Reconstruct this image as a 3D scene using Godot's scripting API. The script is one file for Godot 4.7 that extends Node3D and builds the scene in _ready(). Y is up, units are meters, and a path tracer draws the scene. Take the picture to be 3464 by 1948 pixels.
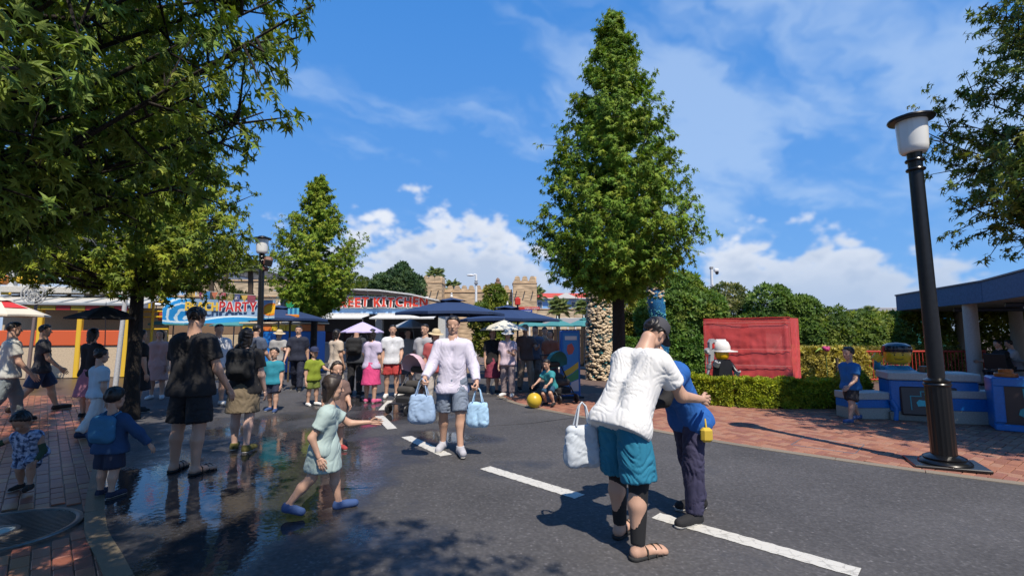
extends Node3D
# A theme-park street at midday: asphalt lane with a dashed line, brick pavements,
# sweetgum trees, lamp posts, a crowd, a food stall, a sand-coloured fort and a covered toy display.

func _ready() -> void:
	camera_and_light()
	setting()
	trees()
	background()
	right_side()
	left_side()
	crowd()

# ---------------------------------------------------------------- camera, sky, sun
func camera_and_light() -> void:
	var cam := Camera3D.new()
	cam.name = "camera"
	add_child(cam)
	cam.position = Vector3(0, 1.5, 0)
	cam.rotation_degrees = Vector3(5.24, 0, 0)
	cam.fov = 62.0
	cam.near = 0.05
	cam.far = 2000.0
	cam.current = true
	var sun := DirectionalLight3D.new()
	sun.name = "sun"
	add_child(sun)
	sun.look_at_from_position(Vector3.ZERO, Vector3(-0.254, -1.0, -0.595), Vector3.UP)
	sun.light_energy = 1.45
	sun.light_color = Color(1.0, 0.955, 0.89)
	sun.light_angular_distance = 0.53
	sun.shadow_enabled = true
	var env := Environment.new()
	env.background_mode = Environment.BG_SKY
	env.tonemap_mode = Environment.TONE_MAPPER_LINEAR
	env.tonemap_exposure = 1.28
	env.sdfgi_enabled = true
	env.ssao_enabled = true
	env.ssil_enabled = true
	var sky := Sky.new()
	var pm := PanoramaSkyMaterial.new()
	pm.panorama = sky_picture()
	pm.energy_multiplier = 0.82
	sky.sky_material = pm
	env.sky = sky
	var we := WorldEnvironment.new()
	we.name = "world"
	we.environment = env
	add_child(we)

# Blue air, thin streaks of high cloud and a bank of heaped cloud low down, all the way round.
func sky_picture() -> ImageTexture:
	var w := 2048
	var h := 1024
	var big := FastNoiseLite.new()
	big.noise_type = FastNoiseLite.TYPE_SIMPLEX_SMOOTH
	big.seed = 11
	big.frequency = 1.5
	big.fractal_octaves = 2
	var puff := FastNoiseLite.new()
	puff.noise_type = FastNoiseLite.TYPE_SIMPLEX_SMOOTH
	puff.seed = 23
	puff.frequency = 5.5
	puff.fractal_octaves = 6
	puff.fractal_gain = 0.55
	var wisp := FastNoiseLite.new()
	wisp.noise_type = FastNoiseLite.TYPE_SIMPLEX_SMOOTH
	wisp.seed = 5
	wisp.frequency = 1.0
	wisp.fractal_octaves = 6
	wisp.fractal_gain = 0.6
	var data := PackedFloat32Array()
	data.resize(w * h * 3)
	for y in h:
		var el := PI * (0.5 - (y + 0.5) / h)
		var se := sin(el)
		var ce := cos(el)
		var deg := rad_to_deg(el)
		var up := clampf(deg / 55.0, 0.0, 1.0)
		# clear air from the pale horizon to the deep blue above
		var r0 := lerpf(0.46, 0.03, pow(up, 0.2))
		var g0 := lerpf(0.62, 0.20, pow(up, 0.34))
		var b0 := lerpf(0.86, 0.60, up)
		if deg < -1.0:
			for x in w:
				var j := (y * w + x) * 3
				data[j] = 0.26; data[j + 1] = 0.27; data[j + 2] = 0.28
			continue
		for x in w:
			var az := TAU * (x + 0.5) / w
			if az > PI: az -= TAU
			var dx := ce * sin(az)
			var dz := ce * cos(az)
			var r := r0
			var g := g0
			var b := b0
			# high thin streaks, drawn out along one direction of the wind
			if deg > 6.0:
				var px := dx / (se + 0.18)
				var pz := dz / (se + 0.18)
				var al := px * 0.86 + pz * 0.5
				var ac := -px * 0.5 + pz * 0.86
				var s := wisp.get_noise_2d(al * 0.55, ac * 1.7 + 0.25 * wisp.get_noise_2d(al * 1.4 + 9.0, ac * 1.4))
				var veil := wisp.get_noise_2d(px * 0.35 + 31.0, pz * 0.35 + 3.0)
				var k := smoothstep(-0.10, 0.60, s + veil * 0.9 + 0.26 * sin(az) - 0.12) * smoothstep(5.0, 14.0, deg) * 0.46
				r = lerpf(r, 0.58, k); g = lerpf(g, 0.73, k); b = lerpf(b, 0.93, k)
			# heaped clouds low down
			if deg < 26.0:
				var base := big.get_noise_2d(sin(az) * 1.1 + 4.0, cos(az) * 1.1)
				var tall := 8.0 + 5.0 * base + 9.5 * exp(-pow((rad_to_deg(az) + 5.0) / 12.0, 2.0)) + 0.5 * exp(-pow((rad_to_deg(az) - 32.0) / 13.0, 2.0))
				var qx := dx * 1.0
				var qz := dz * 1.0
				var n1 := puff.get_noise_3d(qx, se * 1.7, qz)
				var n2 := puff.get_noise_3d(qx * 2.3 + 7.0, se * 3.6, qz * 2.3)
				var edge := tall - deg + n1 * 7.0 + absf(n2) * 5.0 - 0.6
				var k := smoothstep(0.0, 3.0, edge)
				var core := smoothstep(0.5, 9.0, edge)
				var lit := clampf(0.97 - core * 0.72 + n2 * 0.35 + n1 * 0.25, 0.3, 1.0)
				var low := 1.0 - smoothstep(2.0, 12.0, deg)
				var cr := lerpf(0.40, 0.80, lit)
				var cg := lerpf(0.49, 0.84, lit)
				var cb := lerpf(0.66, 0.92, lit)
				cr = lerpf(cr, 0.42, low * 0.8); cg = lerpf(cg, 0.54, low * 0.8); cb = lerpf(cb, 0.74, low * 0.8)
				k *= 0.96
				r = lerpf(r, cr, k); g = lerpf(g, cg, k); b = lerpf(b, cb, k)
			var i := (y * w + x) * 3
			data[i] = r
			data[i + 1] = g
			data[i + 2] = b
	return ImageTexture.create_from_image(Image.create_from_data(w, h, false, Image.FORMAT_RGBF, data.to_byte_array()))

# ---------------------------------------------------------------- helpers
var names := {}
var mats := {}
var grain_tex := {}
var rng := RandomNumberGenerator.new()

# a point from metres to the right, up and ahead of the origin
func V(x: float, y: float, d: float) -> Vector3:
	return Vector3(x, y, -d)

func numbered(called: String) -> String:
	names[called] = names.get(called, -1) + 1
	return called if names[called] == 0 else "%s_%03d" % [called, names[called]]

func tag(o: Node3D, label := "", category := "", group := "", kind := "") -> Node3D:
	if label: o.set_meta("label", label)
	if category: o.set_meta("category", category)
	if group: o.set_meta("group", group)
	if kind: o.set_meta("kind", kind)
	return o

func thing(called: String, label: String, category: String, at := Vector3.ZERO, turn := 0.0, group := "") -> Node3D:
	var o := Node3D.new()
	o.name = numbered(called)
	add_child(o)
	o.position = at
	o.rotation.y = turn
	return tag(o, label, category, group)

func part(parent: Node3D, called: String, mesh: Mesh, m: Material, at := Vector3.ZERO, basis := Basis()) -> MeshInstance3D:
	var o := MeshInstance3D.new()
	o.name = called
	o.mesh = mesh
	o.material_override = m
	o.transform = Transform3D(basis, at)
	parent.add_child(o, true)
	return o

# a piece of the setting that is one mesh
func struct(called: String, mesh: Mesh, m: Material, at := Vector3.ZERO) -> MeshInstance3D:
	var o := MeshInstance3D.new()
	o.name = numbered(called)
	o.mesh = mesh
	o.material_override = m
	o.position = at
	add_child(o)
	o.set_meta("kind", "structure")
	return o

# a thing that is one mesh
func single(called: String, label: String, category: String, mesh: Mesh, m: Material, at := Vector3.ZERO, turn := 0.0, group := "") -> MeshInstance3D:
	var o := MeshInstance3D.new()
	o.name = numbered(called)
	o.mesh = mesh
	o.material_override = m
	o.position = at
	o.rotation.y = turn
	add_child(o)
	tag(o, label, category, group)
	return o

func lin(r: float, g: float, b: float, a := 1.0) -> Color:
	var c := Color(r, g, b).linear_to_srgb()
	c.a = a
	return c

func grain(kind: String) -> ImageTexture:
	if grain_tex.has(kind): return grain_tex[kind]
	var n := FastNoiseLite.new()
	n.seed = 7 + kind.length()
	var lo := 0.7
	var hi := 1.0
	var size := 512
	match kind:
		"fine":
			n.noise_type = FastNoiseLite.TYPE_VALUE; n.frequency = 0.35; n.fractal_octaves = 2; lo = 0.72
		"blotch":
			n.noise_type = FastNoiseLite.TYPE_SIMPLEX; n.frequency = 0.012; n.fractal_octaves = 5; lo = 0.55
		"soft":
			n.noise_type = FastNoiseLite.TYPE_SIMPLEX; n.frequency = 0.03; n.fractal_octaves = 4; lo = 0.84
		"bark":
			n.noise_type = FastNoiseLite.TYPE_SIMPLEX; n.frequency = 0.05; n.fractal_octaves = 4; lo = 0.25
		"crack":
			n.noise_type = FastNoiseLite.TYPE_CELLULAR; n.frequency = 0.014; n.domain_warp_enabled = true; n.domain_warp_amplitude = 40.0; n.domain_warp_frequency = 0.02
			n.cellular_return_type = FastNoiseLite.RETURN_DISTANCE2_SUB; n.fractal_type = FastNoiseLite.FRACTAL_NONE
	var im := n.get_seamless_image(size, size, false, false, 0.2)
	im.convert(Image.FORMAT_L8)
	var b := im.get_data()
	var lut := PackedByteArray()
	for i in 256:
		var t := i / 255.0
		var k := lerpf(lo, hi, t)
		if kind == "crack": k = lerpf(0.84, 1.0, smoothstep(0.01, 0.10, t))
		lut.append(int(clampf(k, 0.0, 1.0) * 255.0))
	if kind == "bark":
		var src := b.duplicate()
		for y in size:
			for x in size:
				b[y * size + x] = src[((y >> 2) % size) * size + (x * 2) % size]
	for i in b.size(): b[i] = lut[b[i]]
	var t2 := ImageTexture.create_from_image(Image.create_from_data(size, size, false, Image.FORMAT_L8, b))
	grain_tex[kind] = t2
	return t2

# material from a linear base colour; grain kind and its size in metres
func mat(key: String, r: float, g: float, b: float, rough := 0.7, gr := "", size := 1.0, bump := 0.0) -> StandardMaterial3D:
	if mats.has(key): return mats[key]
	var m := StandardMaterial3D.new()
	m.resource_name = key
	m.albedo_color = lin(r, g, b)
	m.roughness = rough
	if gr:
		m.albedo_texture = grain(gr)
		m.uv1_triplanar = true
		m.uv1_world_triplanar = true
		m.uv1_scale = Vector3.ONE / size
		if bump > 0.0:
			m.heightmap_enabled = true
			m.heightmap_texture = grain(gr)
			m.heightmap_scale = bump
	mats[key] = m
	return m

class MB:
	var v := PackedVector3Array()
	var n := PackedVector3Array()
	var ix := PackedInt32Array()
	var c := PackedColorArray()
	var uv := PackedVector2Array()
	var col := Color.WHITE
	var colored := false

	func vert(p: Vector3, nn: Vector3) -> int:
		v.append(p)
		n.append(nn)
		if colored: c.append(col)
		return v.size() - 1

	func tri(a: Vector3, b: Vector3, d: Vector3, nn := Vector3.ZERO) -> void:
		var g := (d - a).cross(b - a)
		if nn == Vector3.ZERO: nn = g.normalized()
		var i := vert(a, nn)
		vert(b, nn)
		vert(d, nn)
		if g.dot(nn) >= 0.0: ix.append_array([i, i + 1, i + 2])
		else: ix.append_array([i, i + 2, i + 1])

	# flat quad; nn says which side is out
	func quad(a: Vector3, b: Vector3, d: Vector3, e: Vector3, nn := Vector3.ZERO) -> void:
		var g := (d - a).cross(b - a)
		if nn == Vector3.ZERO: nn = g.normalized()
		elif g.dot(nn) < 0.0: nn = -g.normalized()
		else: nn = g.normalized()
		tri(a, b, d, nn)
		tri(a, d, e, nn)

	func box(ctr: Vector3, size: Vector3, basis := Basis(), bev := 0.0) -> void:
		var h := size * 0.5
		bev = minf(bev, minf(h.x, minf(h.y, h.z)) * 0.9)
		for axis in 3:
			for s in [-1.0, 1.0]:
				var o := Vector3.ZERO
				o[axis] = s
				var a := (axis + 1) % 3
				var b := (axis + 2) % 3
				var q := []
				for k in [[-1, -1], [1, -1], [1, 1], [-1, 1]]:
					var p := Vector3.ZERO
					p[axis] = s * h[axis]
					p[a] = k[0] * (h[a] - bev)
					p[b] = k[1] * (h[b] - bev)
					q.append(ctr + basis * p)
				quad(q[0], q[1], q[2], q[3], basis * o)
		if bev <= 0.0: return
		for axis in 3:
			var a := (axis + 1) % 3
			var b := (axis + 2) % 3
			for sa in [-1.0, 1.0]:
				for sb in [-1.0, 1.0]:
					var q := []
					for k in [[-1, 0], [1, 0], [1, 1], [-1, 1]]:
						var p := Vector3.ZERO
						p[axis] = k[0] * (h[axis] - bev)
						p[a] = sa * (h[a] - (bev if k[1] else 0.0))
						p[b] = sb * (h[b] - (0.0 if k[1] else bev))
						q.append(ctr + basis * p)
					var o := Vector3.ZERO
					o[a] = sa
					o[b] = sb
					quad(q[0], q[1], q[2], q[3], basis * o)
		for sx in [-1.0, 1.0]:
			for sy in [-1.0, 1.0]:
				for sz in [-1.0, 1.0]:
					var sg := Vector3(sx, sy, sz)
					var p := sg * (h - Vector3.ONE * bev)
					tri(ctr + basis * (p + Vector3(sx * bev, 0, 0)), ctr + basis * (p + Vector3(0, sy * bev, 0)), ctr + basis * (p + Vector3(0, 0, sz * bev)), basis * sg.normalized())

	func tube(pts: Array, rads: Array, sides := 8, caps := true, wob := 0.0) -> void:
		var up := Vector3.UP
		var prev := PackedInt32Array()
		var x := Vector3.ZERO
		for i in pts.size():
			var dir: Vector3 = (pts[mini(i + 1, pts.size() - 1)] - pts[maxi(i - 1, 0)]).normalized()
			if x == Vector3.ZERO:
				x = dir.cross(Vector3.FORWARD if absf(dir.y) > 0.9 else up).normalized()
			else:
				x = (x - dir * x.dot(dir)).normalized()
			var y := dir.cross(x)
			var ring := PackedInt32Array()
			for k in sides:
				var a := TAU * k / sides
				var o := x * cos(a) + y * sin(a)
				ring.append(vert(pts[i] + o * rads[i] * (1.0 + wob * sin(k * 2.7 + i * 1.9)), o))
			if prev.size():
				for k in sides:
					var k2 := (k + 1) % sides
					ix.append_array([prev[k], ring[k], ring[k2], prev[k], ring[k2], prev[k2]])
			prev = ring
			if caps and (i == 0 or i == pts.size() - 1) and rads[i] > 0.001:
				var nn := -dir if i == 0 else dir
				for k in range(1, sides - 1):
					tri(v[ring[0]], v[ring[k]], v[ring[k + 1]], nn)

	# profile of Vector2(radius, height) turned about y
	func lathe(prof: Array, segs := 24, xf := Transform3D(), around := TAU) -> void:
		var ns := []
		var sx := 0.0
		var sy := 0.0
		for i in prof.size() - 1:
			var d: Vector2 = prof[i + 1] - prof[i]
			ns.append(Vector2(d.y, -d.x).normalized())
			sx += d.y * (prof[i].x + prof[i + 1].x)
			sy -= d.x * (prof[i].x + prof[i + 1].x)
		# the profile may run either way; the outside stays outside
		if (sx if absf(sx) > 1e-6 else sy) < 0.0:
			prof = prof.duplicate()
			prof.reverse()
			ns.reverse()
			for i in ns.size(): ns[i] = -ns[i]
		for i in prof.size() - 1:
			var na: Vector2 = ns[i]
			var nb: Vector2 = ns[i]
			if i > 0 and ns[i - 1].dot(ns[i]) > 0.75: na = (ns[i - 1] + ns[i]).normalized()
			if i < ns.size() - 1 and ns[i + 1].dot(ns[i]) > 0.75: nb = (ns[i + 1] + ns[i]).normalized()
			var first := v.size()
			for k in segs + 1:
				var a := around * k / segs
				for e in 2:
					var p: Vector2 = prof[i + e]
					var q := nb if e else na
					vert(xf * Vector3(p.x * cos(a), p.y, p.x * sin(a)), (xf.basis * Vector3(q.x * cos(a), q.y, q.x * sin(a))).normalized())
			for k in segs:
				var o := first + k * 2
				ix.append_array([o, o + 2, o + 3, o, o + 3, o + 1])

	# outline of Vector2 pushed out along z by depth
	func prism(outline: PackedVector2Array, depth: float, xf := Transform3D()) -> void:
		var t := Geometry2D.triangulate_polygon(outline)
		for z in [0.0, depth]:
			var nn := xf.basis * Vector3(0, 0, 1.0 if z > 0.0 else -1.0)
			for i in range(0, t.size(), 3):
				tri(xf * Vector3(outline[t[i]].x, outline[t[i]].y, z), xf * Vector3(outline[t[i + 1]].x, outline[t[i + 1]].y, z), xf * Vector3(outline[t[i + 2]].x, outline[t[i + 2]].y, z), nn)
		var cw := Geometry2D.is_polygon_clockwise(outline)
		for i in outline.size():
			var a := outline[i]
			var b := outline[(i + 1) % outline.size()]
			var e := (b - a).orthogonal() * (1.0 if cw else -1.0)
			quad(xf * Vector3(a.x, a.y, 0), xf * Vector3(b.x, b.y, 0), xf * Vector3(b.x, b.y, depth), xf * Vector3(a.x, a.y, depth), xf.basis * Vector3(-e.x, -e.y, 0))

	func ball(ctr: Vector3, r: Vector3, segs := 12, rings := 8) -> void:
		var first := v.size()
		for i in rings + 1:
			var t := PI * i / rings
			for k in segs + 1:
				var a := TAU * k / segs
				var o := Vector3(sin(t) * cos(a), cos(t), sin(t) * sin(a))
				vert(ctr + o * r, (o / r).normalized())
		for i in rings:
			for k in segs:
				var o := first + i * (segs + 1) + k
				ix.append_array([o, o + segs + 2, o + 1, o, o + segs + 1, o + segs + 2])

	func add(other: MB, xf: Transform3D) -> void:
		var first := v.size()
		var nb := xf.basis.inverse().transposed()
		for i in other.v.size(): vert(xf * other.v[i], (nb * other.n[i]).normalized())
		for i in other.ix: ix.append(first + i)

	func mesh() -> ArrayMesh:
		var a := []
		a.resize(Mesh.ARRAY_MAX)
		a[Mesh.ARRAY_VERTEX] = v
		a[Mesh.ARRAY_NORMAL] = n
		if colored: a[Mesh.ARRAY_COLOR] = c
		if uv.size() == v.size() and uv.size(): a[Mesh.ARRAY_TEX_UV] = uv
		a[Mesh.ARRAY_INDEX] = ix
		var m := ArrayMesh.new()
		m.add_surface_from_arrays(Mesh.PRIMITIVE_TRIANGLES, a)
		return m

func box_mesh(size: Vector3, bev := 0.01) -> ArrayMesh:
	var b := MB.new()
	b.box(Vector3.ZERO, size, Basis(), bev)
	return b.mesh()

func tube_mesh(pts: Array, rads: Array, sides := 8) -> ArrayMesh:
	var b := MB.new()
	b.tube(pts, rads, sides)
	return b.mesh()

func lathe_mesh(prof: Array, segs := 24) -> ArrayMesh:
	var b := MB.new()
	b.lathe(prof, segs)
	return b.mesh()

# lettering as solid letters
func text_mesh(s: String, px: float, depth: float, bold := true, serif := false) -> TextMesh:
	var t := TextMesh.new()
	var f := SystemFont.new()
	f.font_names = PackedStringArray(["Droid Serif" if serif else "Droid Sans"])
	f.font_weight = 700 if bold else 400
	t.font = f
	t.text = s
	t.font_size = 64
	t.pixel_size = px / 64.0
	t.depth = depth
	t.curve_step = 2.0
	return t

# many copies of one mesh with their own tints
func scatter(parent: Node3D, called: String, mesh: Mesh, m: Material, xfs: Array, cols: PackedColorArray, kind := "stuff") -> MultiMeshInstance3D:
	var mm := MultiMesh.new()
	mm.transform_format = MultiMesh.TRANSFORM_3D
	mm.use_colors = true
	mm.mesh = mesh
	mm.instance_count = xfs.size()
	for i in xfs.size():
		mm.set_instance_transform(i, xfs[i])
		mm.set_instance_color(i, cols[i])
	var o := MultiMeshInstance3D.new()
	o.name = called
	o.multimesh = mm
	o.material_override = m
	parent.add_child(o, true)
	if kind: o.set_meta("kind", kind)
	return o

func rv() -> Vector3:
	var z := rng.randf_range(-1, 1)
	var a := rng.randf() * TAU
	return Vector3(sqrt(1 - z * z) * cos(a), z, sqrt(1 - z * z) * sin(a))

# frame whose y runs along dir and whose z leans towards up
func frame(dir: Vector3, up: Vector3) -> Basis:
	var y := dir.normalized()
	var x := y.cross(up)
	if x.length() < 0.01: x = y.cross(Vector3(0.3, 0.2, 0.9))
	x = x.normalized()
	return Basis(x, y, x.cross(y))

# ---------------------------------------------------------------- ground, road, pavements
var kerb_left := []
var kerb_right := []

# smooth line through points (x, ahead), about every step metres
func smooth_line(pts: Array, step := 0.25) -> Array:
	var out := []
	for i in pts.size() - 1:
		var p0: Vector2 = pts[maxi(i - 1, 0)]
		var p1: Vector2 = pts[i]
		var p2: Vector2 = pts[i + 1]
		var p3: Vector2 = pts[mini(i + 2, pts.size() - 1)]
		var n := maxi(1, int(p1.distance_to(p2) / step))
		for k in n:
			out.append(p1.cubic_interpolate(p2, p0, p3, float(k) / n))
	out.append(pts[pts.size() - 1])
	return out

func flat_mesh(poly: PackedVector2Array, y: float, uv0 := Vector2.ZERO, uvs := 1.0) -> ArrayMesh:
	var b := MB.new()
	var t := Geometry2D.triangulate_polygon(poly)
	for i in range(0, t.size(), 3):
		b.tri(V(poly[t[i]].x, y, poly[t[i]].y), V(poly[t[i + 1]].x, y, poly[t[i + 1]].y), V(poly[t[i + 2]].x, y, poly[t[i + 2]].y), Vector3.UP)
	for p in b.v:
		b.uv.append(Vector2((p.x - uv0.x) / uvs, (-p.z - uv0.y) / uvs))
	return b.mesh()

func asphalt() -> StandardMaterial3D:
	var w := 1536
	var mk := func(type: int, f: float, oct: int, sd: int) -> PackedByteArray:
		var n := FastNoiseLite.new()
		n.noise_type = type
		n.frequency = f
		n.fractal_octaves = oct
		n.seed = sd
		var im := n.get_image(w, w, false, false, true)
		im.convert(Image.FORMAT_L8)
		return im.get_data()
	var fine: PackedByteArray = mk.call(FastNoiseLite.TYPE_VALUE, 0.62, 2, 3)
	var mid: PackedByteArray = mk.call(FastNoiseLite.TYPE_SIMPLEX, 0.11, 3, 9)
	var big: PackedByteArray = mk.call(FastNoiseLite.TYPE_SIMPLEX, 0.0045, 5, 14)
	# where the water lies: spilt over the left half of the lane and out of the drain
	var small := 128
	var wet := PackedByteArray()
	wet.resize(small * small)
	for j in small:
		for i in small:
			var x := -8.0 + 14.0 * (i + 0.5) / small
			var d := 2.0 + 14.0 * (j + 0.5) / small
			var a := 1.16 - Vector2((x + 3.2) / 2.3, (d - 5.3) / 3.4).length()
			var b := 0.85 - Vector2((x + 2.7) / 2.3, (d - 9.2) / 4.0).length()
			var c := 0.6 - Vector2((x + 1.2) / 1.6, (d - 7.0) / 1.6).length()
			wet[j * small + i] = int(clampf(maxf(a, maxf(b, c)) * 0.62 + 0.38, 0.0, 1.0) * 255.0)
	var wi := Image.create_from_data(small, small, false, Image.FORMAT_L8, wet)
	wi.resize(w, w, Image.INTERPOLATE_CUBIC)
	wet = wi.get_data()
	var alb := PackedByteArray()
	alb.resize(w * w * 3)
	var rou := PackedByteArray()
	rou.resize(w * w)
	var hei := PackedByteArray()
	hei.resize(w * w)
	for i in w * w:
		var f := fine[i] / 255.0
		var m := mid[i] / 255.0
		var g := big[i] / 255.0
		var s := wet[i] / 255.0 + (g - 0.5) * 0.95 + (m - 0.5) * 0.10
		var damp := clampf((s - 0.34) * 4.0, 0.0, 1.0)
		var pool := clampf((s - 0.60) * 4.5 - (f - 0.5) * 1.1, 0.0, 1.0)
		var k := 0.050 + 0.050 * f * f + 0.016 * (m - 0.5) + 0.034 * (g - 0.5)
		if f > 0.78: k += (f - 0.78) * 0.5
		k *= 1.0 - 0.48 * damp
		k = maxf(k, 0.004)
		var e := 1.055 * pow(k, 0.41667) - 0.055
		alb[i * 3] = int(clampf(e * 1.0, 0.0, 1.0) * 255.0)
		alb[i * 3 + 1] = int(clampf(e * 0.985, 0.0, 1.0) * 255.0)
		alb[i * 3 + 2] = int(clampf(e * 1.005, 0.0, 1.0) * 255.0)
		rou[i] = int((0.86 - 0.44 * damp - 0.36 * pool) * 255.0)
		hei[i] = int((0.5 + (f - 0.5) * 0.75 * (1.0 - 0.45 * damp) * (1.0 - 0.93 * pool) + (m - 0.5) * 0.24 * (1.0 - 0.62 * pool)) * 255.0)
	var m := StandardMaterial3D.new()
	m.resource_name = "asphalt"
	m.albedo_texture = ImageTexture.create_from_image(Image.create_from_data(w, w, false, Image.FORMAT_RGB8, alb))
	m.roughness = 1.0
	m.roughness_texture = ImageTexture.create_from_image(Image.create_from_data(w, w, false, Image.FORMAT_L8, rou))
	m.roughness_texture_channel = BaseMaterial3D.TEXTURE_CHANNEL_RED
	m.heightmap_enabled = true
	m.heightmap_texture = ImageTexture.create_from_image(Image.create_from_data(w, w, false, Image.FORMAT_L8, hei))
	m.heightmap_scale = 0.6
	return m

func brick_mesh(l: float, w: float) -> ArrayMesh:
	return box_mesh(Vector3(l - 0.006, 0.06, w - 0.006), 0.005)

# bricks: Array of [x, ahead, angle]; the 300 nearest in view are pieces of their own
func lay_bricks(parent: Node3D, list: Array, mesh: ArrayMesh, key: String, rough: float, tones: Array) -> void:
	var near := []
	var rest := []
	for b in list:
		var inside: bool = b[1] > 2.7 and absf(b[0]) < b[1] * 1.1
		if inside: near.append(b)
		else: rest.append(b)
	near.sort_custom(func(p, q): return p[1] < q[1])
	rest.append_array(near.slice(300))
	near = near.slice(0, 300)
	var ms := []
	for i in tones.size():
		var t: Vector3 = tones[i]
		ms.append(mat("%s_brick_%d" % [key, i], t.x, t.y, t.z, rough, "soft", 0.35, 0.25))
	for b in near:
		part(parent, "brick", mesh, ms[rng.randi() % ms.size()], V(b[0], -0.03 + rng.randf_range(-0.0025, 0.0025), b[1]), Basis.from_euler(Vector3(rng.randf_range(-0.006, 0.006), b[2] + rng.randf_range(-0.012, 0.012), rng.randf_range(-0.006, 0.006))))
	var xfs := []
	var cols := PackedColorArray()
	for b in rest:
		xfs.append(Transform3D(Basis(Vector3.UP, b[2] + rng.randf_range(-0.012, 0.012)), V(b[0], -0.03 + rng.randf_range(-0.0025, 0.0025), b[1])))
		var t: Vector3 = tones[rng.randi() % tones.size()]
		cols.append(Color(t.x, t.y, t.z))
	var m := mat(key + "_brick_far", 1, 1, 1, rough, "soft", 0.35, 0.25)
	m.vertex_color_use_as_albedo = true
	scatter(parent, "brick_field", mesh, m, xfs, cols)

func brick_fits(p: Vector2, a: float, poly: PackedVector2Array) -> bool:
	for c in [Vector2(0.1, 0.05), Vector2(-0.1, 0.05), Vector2(0.1, -0.05), Vector2(-0.1, -0.05)]:
		if not Geometry2D.is_point_in_polygon(p + c.rotated(a), poly): return false
	return true

func kerb(called: String, line: Array, side: float, width: float, m: Array) -> void:
	var root := Node3D.new()
	root.name = called
	add_child(root)
	root.set_meta("kind", "structure")
	var i := 0
	var per := 3
	while i + per < line.size():
		var b := MB.new()
		var left := []
		var right := []
		for k in per + 1:
			var p: Vector2 = line[i + k]
			var q: Vector2 = line[mini(i + k + 1, line.size() - 1)]
			if q == p: q = p + (p - line[i + k - 1])
			var t := (q - p).normalized()
			var nrm := Vector2(t.y, -t.x) * side
			var shift := t * (0.004 if k == 0 else (-0.004 if k == per else 0.0))
			left.append(p + shift)
			right.append(p + shift + nrm * width)
		for k in per:
			var h := 0.008
			b.quad(V(left[k].x, h, left[k].y), V(left[k + 1].x, h, left[k + 1].y), V(right[k + 1].x, h, right[k + 1].y), V(right[k].x, h, right[k].y), Vector3.UP)
			for e in [left, right]:
				var o: Vector2 = (left[k] - right[k]) if e == left else (right[k] - left[k])
				b.quad(V(e[k].x, h, e[k].y), V(e[k + 1].x, h, e[k + 1].y), V(e[k + 1].x, -0.05, e[k + 1].y), V(e[k].x, -0.05, e[k].y), V(o.x, 0, o.y))
		for k in [0, per]:
			b.quad(V(left[k].x, 0.008, left[k].y), V(right[k].x, 0.008, right[k].y), V(right[k].x, -0.05, right[k].y), V(left[k].x, -0.05, left[k].y))
		part(root, "kerb_stone", b.mesh(), m[rng.randi() % m.size()])
		i += per

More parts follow.
